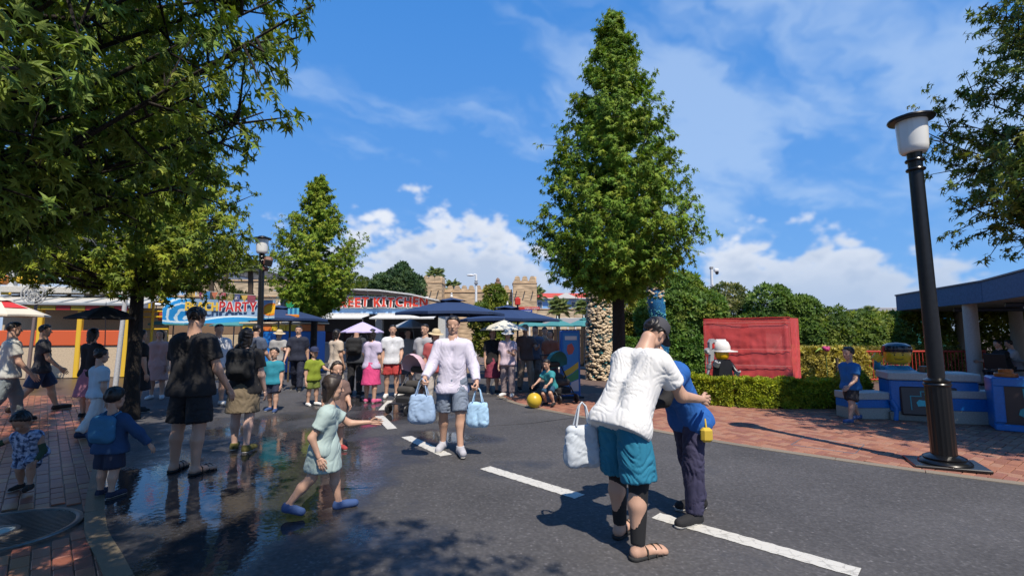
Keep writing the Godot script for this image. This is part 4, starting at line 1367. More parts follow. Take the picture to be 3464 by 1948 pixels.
	part(sl, "arm", tube_mesh([Vector3(0.02, 5.08, 0), Vector3(-0.15, 5.1, 0)], [0.05, 0.05], 8), wp)
	var hd := MB.new()
	hd.ball(Vector3(-0.36, 5.06, 0), Vector3(0.26, 0.07, 0.13), 14, 8)
	part(sl, "lamp_head", hd.mesh(), wp)
	part(sl, "clamp_box", box_mesh(Vector3(0.24, 0.12, 0.2), 0.03), mat("pole_grey", 0.25, 0.26, 0.27, 0.4), Vector3(0, 4.55, 0.05))
	part(sl, "clamp_ring", tube_mesh([Vector3(0, 4.66, 0), Vector3(0, 4.71, 0)], [0.11, 0.11], 10), mat("pole_grey", 0.25, 0.26, 0.27, 0.4))
	var cm := thing("camera_mast", "slim white camera mast above the hedge trees", "mast", V(12.6, 0, 30))
	part(cm, "pole", tube_mesh([Vector3.ZERO, Vector3(0, 5.5, 0)], [0.1, 0.085], 10), wp)
	part(cm, "cap", box_mesh(Vector3(0.2, 0.16, 0.2), 0.03), greyp, Vector3(0, 5.52, 0))
	part(cm, "camera_body", box_mesh(Vector3(0.3, 0.22, 0.22), 0.05), wp, Vector3(0.26, 5.36, 0.1))
	part(cm, "camera_dome", lathe_mesh([Vector2(0.0, -0.12), Vector2(0.08, -0.09), Vector2(0.11, 0.0), Vector2(0.11, 0.05)], 14), mat("dome_dark", 0.03, 0.03, 0.035, 0.15), Vector3(0.3, 5.2, 0.1))
	part(cm, "relay_box", box_mesh(Vector3(0.22, 0.42, 0.2), 0.03), greyp, Vector3(0.2, 4.2, 0.05))
	# direction sign with a red block on top
	var ds := thing("direction_sign", "signpost with red block top and red and blue arms", "signpost", V(0.2, 0, 17))
	part(ds, "post", tube_mesh([Vector3.ZERO, Vector3(0, 2.46, 0)], [0.035, 0.03], 10), mat("post_navy", 0.02, 0.04, 0.12, 0.5))
	var rd := mat("sign_arm_red", 0.50, 0.035, 0.025, 0.45)
	var rb := part(ds, "block", box_mesh(Vector3(0.2, 0.25, 0.2), 0.025), rd, Vector3(0, 2.57, 0))
	part(rb, "stud", lathe_mesh([Vector2(0, 0.05), Vector2(0.055, 0.045), Vector2(0.06, 0.0)], 12), rd, Vector3(0, 0.12, 0))
	var a1 := part(ds, "arm", box_mesh(Vector3(0.76, 0.10, 0.04), 0.01), rd, Vector3(0.40, 2.33, 0.03))
	var a2 := part(ds, "arm", box_mesh(Vector3(0.50, 0.09, 0.04), 0.01), mat("sign_arm_blue", 0.02, 0.06, 0.30, 0.45), Vector3(0.27, 2.235, 0.04))
	part(a1, "lettering", text_mesh("Knight's Kingdom", 0.06, 0.006), wp, Vector3(0.1, 0.0, 0.022))
	part(a2, "lettering", text_mesh("Miniland", 0.055, 0.006), wp, Vector3(0.08, 0.0, 0.022))
	# small blue building behind the tall hedge
	var bb := thing("blue_building", "low blue and green building peeping over the tall hedge", "building", V(33, 0, 41))
	part(bb, "wall", box_mesh(Vector3(6, 2.6, 3), 0.04), mat("teal_wall", 0.03, 0.22, 0.20, 0.6), Vector3(0, 1.3, 0))
	part(bb, "blue_band", box_mesh(Vector3(6.2, 0.55, 3.2), 0.04), mat("bright_blue", 0.01, 0.22, 0.62, 0.5), Vector3(0, 2.78, 0))
	part(bb, "roof_edge", box_mesh(Vector3(6.4, 0.4, 3.4), 0.04), mat("roof_grey", 0.30, 0.31, 0.33, 0.6), Vector3(0, 3.3, 0))

# ---------------------------------------------------------------- right hand side and lamp posts
func lamp_post(label: String, at: Vector3, flood: bool) -> void:
	var l := thing("lamp_post", label, "lamp post", at, 0.1, "black lamp posts with white globes")
	l.rotation.z = 0.022
	var black := mat("lamp_black", 0.006, 0.0063, 0.007, 0.28, "soft", 0.5)
	var worn := mat("lamp_black_worn", 0.008, 0.0085, 0.0095, 0.4, "blotch", 0.6)
	part(l, "base_plate", box_mesh(Vector3(0.66, 0.035, 0.48), 0.008), mat("lamp_plate", 0.014, 0.015, 0.017, 0.25, "soft", 0.2), Vector3(0, 0.02, 0), Basis(Vector3.UP, -0.55))
	part(l, "base_moulding", lathe_mesh([Vector2(0.235, 0.03), Vector2(0.24, 0.05), Vector2(0.225, 0.068), Vector2(0.19, 0.08), Vector2(0.195, 0.098), Vector2(0.165, 0.115), Vector2(0.12, 0.13)], 40), black)
	var sh := MB.new()
	# lower shaft with shallow flutes
	for i in 18:
		var a := TAU * i / 18
		var a2 := TAU * (i + 1) / 18
		var am := (a + a2) / 2
		for e in [[a, am, 0.118, 0.114], [am, a2, 0.114, 0.118]]:
			var q := []
			for y in [0.12, 0.90]:
				q.append([Vector3(cos(e[0]) * e[2], y, sin(e[0]) * e[2]), Vector3(cos(e[1]) * e[3], y, sin(e[1]) * e[3])])
			sh.quad(q[0][0], q[0][1], q[1][1], q[1][0], Vector3(cos(am), 0, sin(am)))
	part(l, "lower_shaft", sh.mesh(), black)
	part(l, "collar", lathe_mesh([Vector2(0.112, 0.885), Vector2(0.125, 0.89), Vector2(0.132, 0.905), Vector2(0.125, 0.922), Vector2(0.117, 0.927), Vector2(0.126, 0.938), Vector2(0.126, 0.955), Vector2(0.095, 0.97), Vector2(0.076, 0.98)], 36), black)
	part(l, "upper_shaft", lathe_mesh([Vector2(0.078, 0.97), Vector2(0.076, 1.8), Vector2(0.073, 2.7), Vector2(0.070, 3.42)], 32), worn)
	for y in [3.42, 3.53]:
		part(l, "ring", lathe_mesh([Vector2(0.068, y - 0.02), Vector2(0.092, y - 0.014), Vector2(0.098, y), Vector2(0.092, y + 0.014), Vector2(0.068, y + 0.02)], 28), black)
	part(l, "neck", lathe_mesh([Vector2(0.07, 3.40), Vector2(0.074, 3.60), Vector2(0.086, 3.66)], 24), black)
	var gm := mat("lamp_globe", 0.72, 0.72, 0.68, 0.22)
	part(l, "globe", lathe_mesh([Vector2(0.075, 3.62), Vector2(0.118, 3.625), Vector2(0.138, 3.65), Vector2(0.145, 3.70), Vector2(0.150, 3.85), Vector2(0.156, 4.03)], 36), gm)
	part(l, "cap", lathe_mesh([Vector2(0.1, 4.0), Vector2(0.222, 4.015), Vector2(0.233, 4.03), Vector2(0.228, 4.048), Vector2(0.13, 4.065), Vector2(0.11, 4.075), Vector2(0.10, 4.095), Vector2(0.05, 4.11), Vector2(0.0, 4.115)], 40), black)
	if flood:
		var rust := mat("speaker_brown", 0.20, 0.085, 0.05, 0.6, "soft", 0.4)
		var fl := part(l, "loudspeaker", box_mesh(Vector3(0.22, 0.24, 0.26), 0.05), rust, Vector3(0.19, 3.40, 0.06), Basis.from_euler(Vector3(0.3, 0.3, -0.15)))
		part(fl, "grille", box_mesh(Vector3(0.18, 0.18, 0.02), 0.005), mat("grille_black", 0.015, 0.015, 0.016, 0.6), Vector3(0.02, -0.03, 0.135))
		part(fl, "bracket", box_mesh(Vector3(0.05, 0.22, 0.1), 0.01), black, Vector3(-0.13, -0.08, -0.02))
		part(l, "bracket_box", box_mesh(Vector3(0.14, 0.12, 0.16), 0.03), rust, Vector3(0.11, 3.2, 0.03))

func stud(parent: Node3D, m: Material, at: Vector3, r: float, h: float) -> void:
	part(parent, "stud", lathe_mesh([Vector2(r, 0), Vector2(r, h * 0.85), Vector2(r * 0.94, h), Vector2(0, h)], 22), m, at)

func outline_shape(parent: Node3D, called: String, pts: Array, depth: float, m: Material, at: Vector3, s := 1.0) -> void:
	var b := MB.new()
	var o := PackedVector2Array()
	for p in pts: o.append(Vector2(p[0], p[1]) * s)
	b.prism(o, depth)
	part(parent, called, b.mesh(), m, at)

func red_cover() -> void:
	# the covered display: a small playhouse under a red mesh sheet
	var h := thing("playhouse", "lavender playhouse front faintly visible beneath red mesh sheet", "playhouse", V(5.58, 0, 11.35), -0.64)
	var lav := mat("playhouse_lavender", 0.20, 0.14, 0.22, 0.6)
	part(h, "wall", box_mesh(Vector3(1.64, 1.6, 0.3), 0.02), lav, Vector3(0, 0.8, 0))
	part(h, "post", box_mesh(Vector3(0.14, 1.68, 0.14), 0.01), mat("playhouse_red", 0.50, 0.03, 0.03, 0.5), Vector3(-0.02, 0.84, 0.2))
	part(h, "lintel", box_mesh(Vector3(1.66, 0.10, 0.4), 0.01), mat("playhouse_white", 0.5, 0.45, 0.5, 0.5), Vector3(0, 1.62, 0.03))
	part(h, "window", box_mesh(Vector3(0.55, 0.8, 0.04), 0.01), mat("playhouse_pane", 0.05, 0.04, 0.09, 0.1), Vector3(-0.5, 1.1, 0.16))
	part(h, "panel", box_mesh(Vector3(0.32, 0.55, 0.04), 0.01), mat("playhouse_pale", 0.75, 0.62, 0.60, 0.5), Vector3(0.55, 1.3, 0.17))
	part(h, "counter", box_mesh(Vector3(1.55, 0.06, 0.22), 0.01), mat("playhouse_white", 0.5, 0.45, 0.5, 0.5), Vector3(0, 0.7, 0.2))
	var c := thing("red_sheet", "red mesh sheet wrapped square over the display stand", "sheet", V(5.55, 0, 11.25), -0.64)
	var m := StandardMaterial3D.new()
	m.resource_name = "red_mesh_sheet"
	m.albedo_color = lin(0.82, 0.10, 0.10, 0.74)
	m.transparency = BaseMaterial3D.TRANSPARENCY_ALPHA
	m.roughness = 0.6
	m.cull_mode = BaseMaterial3D.CULL_DISABLED
	var nz := FastNoiseLite.new()
	nz.seed = 77
	nz.frequency = 1.4
	nz.fractal_octaves = 3
	var w := 0.90
	var top := 1.80
	var face := func(a: Vector3, b: Vector3, out: Vector3, sag: float) -> ArrayMesh:
		var mb := MB.new()
		var nu := 56
		var nv := 48
		for i in nu + 1:
			for j in nv + 1:
				var u := float(i) / nu
				var v := float(j) / nv
				var p := a.lerp(b, u)
				p.y = v * (top + 0.02 * u)
				# folds hang from the upper left corner and a drawn-in seam crosses the middle
				var f := sin((u * 5.0 + (1.0 - v) * 7.0) + 2.0 * nz.get_noise_2d(u * 2.0, v * 2.0)) * 0.020 * exp(-3.0 * u) * sag
				f += nz.get_noise_2d(u * 1.6 + 3.0, v * 3.2) * 0.024 * sin(u * PI) * sin(v * PI)
				f += 0.010 * nz.get_noise_2d(u * 9.0, v * 2.5) * sin(v * PI)
				f -= 0.012 * exp(-pow((v - 0.62) / 0.012, 2.0)) * sag
				f += 0.012 * exp(-pow((u - 0.945) / 0.02, 2.0)) * sag
				mb.vert(p + out * f, out)
		for i in nu:
			for j in nv:
				var o := i * (nv + 1) + j
				mb.ix.append_array([o, o + 1, o + nv + 2, o, o + nv + 2, o + nv + 1])
		# smooth normals from the grid
		for i in nu + 1:
			for j in nv + 1:
				var o := i * (nv + 1) + j
				var du := mb.v[mini(i + 1, nu) * (nv + 1) + j] - mb.v[maxi(i - 1, 0) * (nv + 1) + j]
				var dv := mb.v[i * (nv + 1) + mini(j + 1, nv)] - mb.v[i * (nv + 1) + maxi(j - 1, 0)]
				var nn := du.cross(dv).normalized()
				mb.n[o] = nn if nn.dot(out) > 0 else -nn
		return mb.mesh()
	part(c, "front", face.call(Vector3(-w, 0, 0.45), Vector3(w, 0, 0.45), Vector3.BACK, 1.0), m)
	part(c, "side", face.call(Vector3(w, 0, 0.45), Vector3(w + 0.03, 0, -0.75), Vector3.RIGHT, 0.2), m)
	part(c, "side", face.call(Vector3(-w, 0, 0.45), Vector3(-w, 0, -0.75), Vector3.LEFT, 0.2), m)
	part(c, "back", face.call(Vector3(-w, 0, -0.75), Vector3(w + 0.03, 0, -0.75), Vector3.FORWARD, 0.1), m)
	var tb := MB.new()
	tb.quad(Vector3(-w, top, 0.45), Vector3(w, top + 0.02, 0.45), Vector3(w + 0.03, top + 0.02, -0.75), Vector3(-w, top, -0.75), Vector3.UP)
	part(c, "top", tb.mesh(), m)
	var cord := mat("sheet_cord", 0.62, 0.30, 0.28, 0.7)
	part(c, "hem", tube_mesh([Vector3(-w, top, 0.455), Vector3(w, top + 0.02, 0.455)], [0.010, 0.010], 6), mat("sheet_hem", 0.45, 0.02, 0.02, 0.6))
	for y in [1.72, 1.12, 0.77]:
		part(c, "cord", tube_mesh([Vector3(-w, y, 0.475), Vector3(-0.2, y - 0.012, 0.482), Vector3(w, y - 0.004, 0.476)], [0.0035, 0.0035, 0.0035], 5), cord)
	var fp := mat("stand_post", 0.35, 0.35, 0.36, 0.4)
	for x in [-0.87, 0.87]:
		for z in [0.42, -0.72]:
			part(c, "stand_post", tube_mesh([Vector3(x, 0, z), Vector3(x, top - 0.01, z)], [0.018, 0.018], 8), fp)

func toy_worker() -> void:
	# a plain toy workman, seen from behind
	var f := thing("toy_worker", "toy workman statue in white helmet beside the red sheet", "statue", V(4.62, 0.06, 10.62), 0.35)
	f.scale = Vector3.ONE * 1.13
	var black := mat("toy_black", 0.018, 0.020, 0.026, 0.25)
	var yellow := mat("toy_yellow", 0.72, 0.42, 0.01, 0.25)
	var grey := mat("toy_grey", 0.30, 0.32, 0.34, 0.3)
	var white := mat("toy_white", 0.75, 0.75, 0.74, 0.25)
	part(f, "plinth", box_mesh(Vector3(0.5, 0.06, 0.4), 0.01), mat("toy_blue", 0.01, 0.18, 0.56, 0.35, "soft", 0.7), Vector3(0, -0.03, 0))
	for s in [-1, 1]:
		part(f, "leg", box_mesh(Vector3(0.15, 0.34, 0.18), 0.03), black, Vector3(0.085 * s, 0.19, 0))
	part(f, "hips", box_mesh(Vector3(0.34, 0.08, 0.18), 0.03), black, Vector3(0, 0.40, 0))
	var t := MB.new()
	t.prism(PackedVector2Array([Vector2(-0.17, 0.43), Vector2(0.17, 0.43), Vector2(0.135, 0.72), Vector2(0.11, 0.745), Vector2(-0.11, 0.745), Vector2(-0.135, 0.72)]), 0.17, Transform3D(Basis(), Vector3(0, 0, -0.085)))
	part(f, "torso", t.mesh(), black)
	for s in [-1.0, 1.0]:
		var hand := Vector3(0.22 * s, 0.52, 0.10) if s > 0 else Vector3(-0.26, 0.70, 0.12)
		part(f, "arm", tube_mesh([Vector3(0.12 * s, 0.70, 0), Vector3(0.185 * s, 0.655, 0.01), Vector3(0.215 * s, 0.60 if s > 0 else 0.63, 0.04), hand], [0.045, 0.052, 0.048, 0.036], 12), black)
		var hm := MB.new()
		hm.lathe([Vector2(0.028, -0.05), Vector2(0.055, -0.05), Vector2(0.055, 0.05), Vector2(0.028, 0.05), Vector2(0.028, -0.05)], 18, Transform3D(Basis(Vector3.RIGHT, 0.5), hand + Vector3(0.012 * s, -0.03, 0.03)), TAU * 0.8)
		part(f, "hand", hm.mesh(), grey)
	part(f, "head", lathe_mesh([Vector2(0.07, 0.74), Vector2(0.10, 0.755), Vector2(0.125, 0.785), Vector2(0.13, 0.84), Vector2(0.128, 0.93), Vector2(0.10, 0.97), Vector2(0, 0.98)], 30), yellow)
	var he := MB.new()
	he.lathe([Vector2(0.152, 0.905), Vector2(0.158, 0.93), Vector2(0.155, 1.0), Vector2(0.125, 1.075), Vector2(0.07, 1.115), Vector2(0, 1.125)], 32)
	he.box(Vector3(0, 1.115, -0.01), Vector3(0.03, 0.03, 0.2), Basis(), 0.012)
	var hl := part(f, "helmet", he.mesh(), white, Vector3.ZERO, Basis(Vector3.UP, 1.15))
	var br := MB.new()
	for i in 20:
		var a0 := TAU * i / 20
		var a1 := TAU * (i + 1) / 20
		var q := []
		for a in [a0, a1]:
			var ext: float = 0.012 + 0.14 * pow(maxf(sin(a), 0.0), 2.5)
			q.append([Vector3(cos(a) * 0.15, 0.925, sin(a) * 0.15), Vector3(cos(a) * (0.155 + ext * 0.6), 0.905, sin(a) * (0.155 + ext))])
		br.quad(q[0][0], q[0][1], q[1][1], q[1][0], Vector3.UP)
		br.quad(q[0][0] - Vector3(0, 0.018, 0), q[0][1] - Vector3(0, 0.016, 0), q[1][1] - Vector3(0, 0.016, 0), q[1][0] - Vector3(0, 0.018, 0), Vector3.DOWN)
		br.quad(q[0][1], q[1][1], q[1][1] - Vector3(0, 0.016, 0), q[0][1] - Vector3(0, 0.016, 0), q[0][1])
	part(hl, "brim", br.mesh(), white)
	# the pipe wrench in its raised hand
	var w := thing("pipe_wrench", "big grey toy pipe wrench held up by the workman", "wrench", V(4.36, 0.50, 10.60), 0.3)
	w.scale = Vector3.ONE * 1.05
	part(w, "handle", tube_mesh([Vector3(-0.10, 0, 0), Vector3(-0.05, 0.20, 0), Vector3(-0.01, 0.36, 0)], [0.032, 0.03, 0.028], 10), grey)
	part(w, "grip_ring", tube_mesh([Vector3(-0.055, 0.19, 0), Vector3(-0.03, 0.27, 0)], [0.05, 0.05], 12), mat("toy_grey_dark", 0.16, 0.17, 0.19, 0.35))
	outline_shape(w, "lower_jaw", [[-0.05, 0.33], [0.05, 0.36], [0.07, 0.50], [0.13, 0.56], [0.10, 0.61], [0.0, 0.57], [-0.07, 0.62], [-0.13, 0.58], [-0.10, 0.50], [-0.02, 0.48]], 0.07, grey, Vector3(0, 0, -0.035))
	outline_shape(w, "upper_jaw", [[-0.04, 0.58], [0.02, 0.60], [0.02, 0.70], [0.06, 0.735], [0.16, 0.70], [0.19, 0.75], [0.07, 0.81], [0.0, 0.80], [-0.04, 0.74]], 0.07, grey, Vector3(0, 0, -0.035))
	part(w, "screw", lathe_mesh([Vector2(0, 0.045), Vector2(0.04, 0.04), Vector2(0.04, -0.04), Vector2(0, -0.045)], 12), mat("toy_red", 0.5, 0.03, 0.02, 0.3), Vector3(0.06, 0.655, 0.0))
	part(w, "pin", tube_mesh([Vector3(-0.09, 0.55, -0.05), Vector3(-0.09, 0.55, 0.05)], [0.028, 0.028], 10), mat("toy_grey_pale", 0.5, 0.52, 0.53, 0.3))

func counters() -> void:
	var blue := mat("toy_blue", 0.01, 0.18, 0.56, 0.35, "soft", 0.7)
	var white := mat("counter_white", 0.50, 0.49, 0.46, 0.5, "soft", 0.6)
	var plinth := mat("counter_plinth", 0.24, 0.23, 0.20, 0.7, "soft", 0.6)
	var screen := mat("panel_dark", 0.030, 0.022, 0.024, 0.35)
	var cyan := mat("panel_cyan", 0.04, 0.46, 0.50, 0.4)
	var cyan2 := mat("panel_cyan_deep", 0.02, 0.28, 0.32, 0.4)
	var c := thing("toy_counter", "blue and white counter with dark symbol panel behind lamp", "counter", V(7.18, 0, 8.42), -0.38)
	part(c, "plinth", box_mesh(Vector3(1.25, 0.14, 0.62), 0.01), plinth, Vector3(0, 0.07, 0))
	part(c, "body", box_mesh(Vector3(1.2, 0.54, 0.58), 0.02), blue, Vector3(0, 0.41, 0))
	part(c, "top", box_mesh(Vector3(1.26, 0.13, 0.64), 0.015), white, Vector3(0, 0.745, 0))
	var p := part(c, "panel", box_mesh(Vector3(0.78, 0.48, 0.06), 0.02), screen, Vector3(-0.08, 0.34, 0.30), Basis(Vector3.RIGHT, -0.10))
	outline_shape(p, "bag_symbol", [[-0.26, -0.15], [-0.245, -0.15], [-0.245, 0.07], [-0.1, 0.07], [-0.1, 0.15], [0.14, 0.15], [0.14, 0.07], [0.3, 0.07], [0.3, -0.15], [0.315, -0.15], [0.315, 0.085], [0.155, 0.085], [0.155, 0.165], [-0.115, 0.165], [-0.115, 0.085], [-0.26, 0.085]], 0.006, cyan2, Vector3(0, 0, 0.029))
	outline_shape(p, "figure_symbol", [[-0.18, -0.07], [-0.10, -0.06], [0.02, -0.1], [0.08, -0.13], [0.05, -0.06], [0.14, -0.03], [0.14, 0.03], [0.05, 0.02], [0.08, 0.10], [0.0, 0.03], [-0.10, 0.03], [-0.16, 0.04], [-0.20, -0.01]], 0.008, cyan, Vector3(0.02, -0.02, 0.029))
	part(p, "handle_symbol", box_mesh(Vector3(0.17, 0.018, 0.008), 0.002), cyan2, Vector3(0.02, 0.11, 0.032))
	var g := thing("toy_plates", "green and white toy plates stacked on the counter top", "toy bricks", V(7.22, 0.81, 8.35))
	var green := mat("toy_green", 0.01, 0.10, 0.035, 0.3)
	part(g, "lower_plate", box_mesh(Vector3(0.32, 0.05, 0.2), 0.01), green, Vector3(0, 0.027, 0))
	part(g, "upper_plate", box_mesh(Vector3(0.22, 0.05, 0.18), 0.01), green, Vector3(-0.03, 0.078, 0))
	part(g, "disc", lathe_mesh([Vector2(0.07, 0), Vector2(0.07, 0.045), Vector2(0.0, 0.05)], 18), white, Vector3(0.10, 0.054, 0.02))
	part(g, "brown_piece", box_mesh(Vector3(0.06, 0.1, 0.08), 0.01), mat("toy_brown", 0.16, 0.06, 0.02, 0.4), Vector3(-0.17, 0.055, 0.04))
	# toy shopkeeper leaning behind the counter
	var k := thing("toy_shopkeeper", "toy shopkeeper with black hair smiling behind the counter", "statue", V(7.18, 0.10, 9.0), -0.55)
	k.scale = Vector3.ONE * 1.08
	part(k, "plinth", box_mesh(Vector3(0.5, 0.14, 0.4), 0.02), blue, Vector3(0, 0.05, 0))
	var yellow := mat("toy_yellow", 0.72, 0.42, 0.01, 0.25)
	var hair := mat("toy_hair", 0.012, 0.014, 0.022, 0.12)
	part(k, "torso", box_mesh(Vector3(0.42, 0.6, 0.24), 0.06), mat("toy_sky", 0.05, 0.30, 0.50, 0.35), Vector3(0, 0.42, 0))
	part(k, "head", lathe_mesh([Vector2(0.09, 0.74), Vector2(0.15, 0.76), Vector2(0.185, 0.80), Vector2(0.19, 0.90), Vector2(0.185, 0.99), Vector2(0.14, 1.03), Vector2(0, 1.04)], 30), yellow)
	var hb := MB.new()
	hb.lathe([Vector2(0.205, 0.955), Vector2(0.22, 0.99), Vector2(0.20, 1.06), Vector2(0.13, 1.10), Vector2(0, 1.115)], 30)
	hb.ball(Vector3(0.0, 0.93, -0.08), Vector3(0.215, 0.16, 0.15), 16, 10)
	part(k, "hair", hb.mesh(), hair)
	for s in [-1, 1]: 
		part(k, "eye", lathe_mesh([Vector2(0, 0.006), Vector2(0.012, 0)], 10), hair, Vector3(0.055 * s, 0.91, 0.182), Basis(Vector3.RIGHT, PI / 2))
		part(k, "brow", box_mesh(Vector3(0.05, 0.01, 0.008), 0.002), hair, Vector3(0.055 * s, 0.94, 0.180))
	part(k, "mouth", tube_mesh([Vector3(-0.06, 0.85, 0.178), Vector3(-0.03, 0.832, 0.188), Vector3(0.03, 0.832, 0.188), Vector3(0.06, 0.85, 0.178)], [0.005, 0.006, 0.006, 0.005], 6), mat("toy_mouth", 0.10, 0.03, 0.01, 0.5))
	part(k, "arm", tube_mesh([Vector3(-0.2, 0.66, 0), Vector3(-0.30, 0.68, 0.12), Vector3(-0.30, 0.80, 0.22)], [0.06, 0.055, 0.045], 10), mat("toy_sky", 0.05, 0.30, 0.50, 0.35))
	var hm := MB.new()
	hm.lathe([Vector2(0.035, -0.06), Vector2(0.07, -0.06), Vector2(0.07, 0.06), Vector2(0.035, 0.06), Vector2(0.035, -0.06)], 18, Transform3D(Basis(Vector3.FORWARD, 0.6), Vector3(-0.30, 0.86, 0.24)), TAU * 0.8)
	part(k, "hand", hm.mesh(), yellow)
	# low striped wall and steps
	var w := thing("striped_wall", "low white blue and white wall right of the lamp post", "wall", V(7.75, 0, 8.05), -0.25)
	part(w, "lower_course", box_mesh(Vector3(1.3, 0.21, 0.34), 0.008), mat("counter_white_b", 0.42, 0.40, 0.35, 0.6, "soft", 0.6), Vector3(0, 0.105, 0))
	part(w, "blue_course", box_mesh(Vector3(1.3, 0.20, 0.34), 0.008), blue, Vector3(0, 0.312, 0.002))
	part(w, "upper_course", box_mesh(Vector3(1.3, 0.12, 0.36), 0.008), white, Vector3(0, 0.474, 0))
	part(w, "capping", box_mesh(Vector3(0.5, 0.05, 0.24), 0.01), white, Vector3(-0.3, 0.56, -0.02))
	var st := thing("striped_bench", "low white and blue striped bench left of the counter", "bench", V(6.22, 0, 8.62), 0.02)
	part(st, "lower_course", box_mesh(Vector3(0.72, 0.19, 0.40), 0.008), mat("counter_white_b", 0.42, 0.40, 0.35, 0.6, "soft", 0.6), Vector3(0, 0.095, 0))
	part(st, "blue_course", box_mesh(Vector3(0.72, 0.14, 0.40), 0.008), blue, Vector3(0, 0.262, 0.002))
	part(st, "upper_course", box_mesh(Vector3(0.74, 0.12, 0.42), 0.008), white, Vector3(0, 0.394, 0))
	part(st, "arm_rest", tube_mesh([Vector3(0.34, 0.0, 0.26), Vector3(0.36, 0.2, 0.27), Vector3(0.30, 0.34, 0.24)], [0.05, 0.045, 0.04], 12), blue)
	part(st, "white_rail", tube_mesh([Vector3(0.40, 0.02, 0.27), Vector3(0.42, 0.18, 0.28), Vector3(0.38, 0.30, 0.26)], [0.025, 0.025, 0.02], 8), white)
	# the big blue toy brick block at the right edge
	var b := thing("toy_brick_block", "big blue toy brick block with turquoise machine symbol", "toy brick", V(8.37, 0, 7.2), -0.62)
	part(b, "body", box_mesh(Vector3(1.9, 0.80, 0.50), 0.02), blue, Vector3(0, 0.40, 0))
	var fr := MB.new()
	for q in [[0.0, 0.735, 1.9, 0.13], [0.0, 0.05, 1.9, 0.10], [-0.885, 0.40, 0.13, 0.56], [0.885, 0.40, 0.13, 0.56]]:
		fr.box(Vector3(q[0], q[1], 0.27), Vector3(q[2], q[3], 0.06), Basis(), 0.012)
	part(b, "frame", fr.mesh(), blue)
	var sc := part(b, "panel", box_mesh(Vector3(1.66, 0.60, 0.02), 0.004), screen, Vector3(0, 0.39, 0.255))
	outline_shape(sc, "claw_symbol", [[-0.62, 0.26], [0.0, 0.26], [0.0, -0.02], [-0.30, -0.02], [-0.30, 0.06], [-0.40, 0.10], [-0.44, 0.18], [-0.44, -0.06], [-0.40, -0.12], [-0.46, -0.16], [-0.52, -0.10], [-0.58, -0.10], [-0.62, -0.17], [-0.68, -0.14], [-0.66, -0.06], [-0.60, -0.02]], 0.01, cyan2, Vector3(0, 0, 0.010))
	outline_shape(sc, "tower_symbol", [[-0.28, -0.06], [0.05, -0.06], [0.05, -0.27], [-0.28, -0.27], [-0.28, -0.20], [-0.24, -0.17], [-0.28, -0.13]], 0.012, cyan2, Vector3(0, 0, 0.010))
	for q in [[-0.2, 0.19], [-0.16, 0.11], [-0.08, 0.05]]: part(sc, "slot", box_mesh(Vector3(0.12, 0.03, 0.012), 0.003), screen, Vector3(q[0], q[1], 0.018), Basis(Vector3.BACK, -0.4))
	part(sc, "lamp_symbol", box_mesh(Vector3(0.3, 0.04, 0.012), 0.003), cyan, Vector3(-0.12, 0.0, 0.019))
	for i in 4:
		for j in 2: stud(b, blue, Vector3(-0.42 + i * 0.42, 0.80, 0.11 - j * 0.24), 0.085, 0.05)
	var o := mat("toy_orange", 0.42, 0.10, 0.01, 0.2)
	var op := thing("orange_stud_plate", "translucent orange round stud on the blue block corner", "toy brick", V(7.73, 0.80, 7.58))
	part(op, "disc", lathe_mesh([Vector2(0.13, 0), Vector2(0.14, 0.01), Vector2(0.14, 0.055), Vector2(0.13, 0.065), Vector2(0, 0.065)], 28), o)
	part(op, "stud", lathe_mesh([Vector2(0.085, 0.06), Vector2(0.085, 0.115), Vector2(0.075, 0.125), Vector2(0, 0.125)], 26), o)

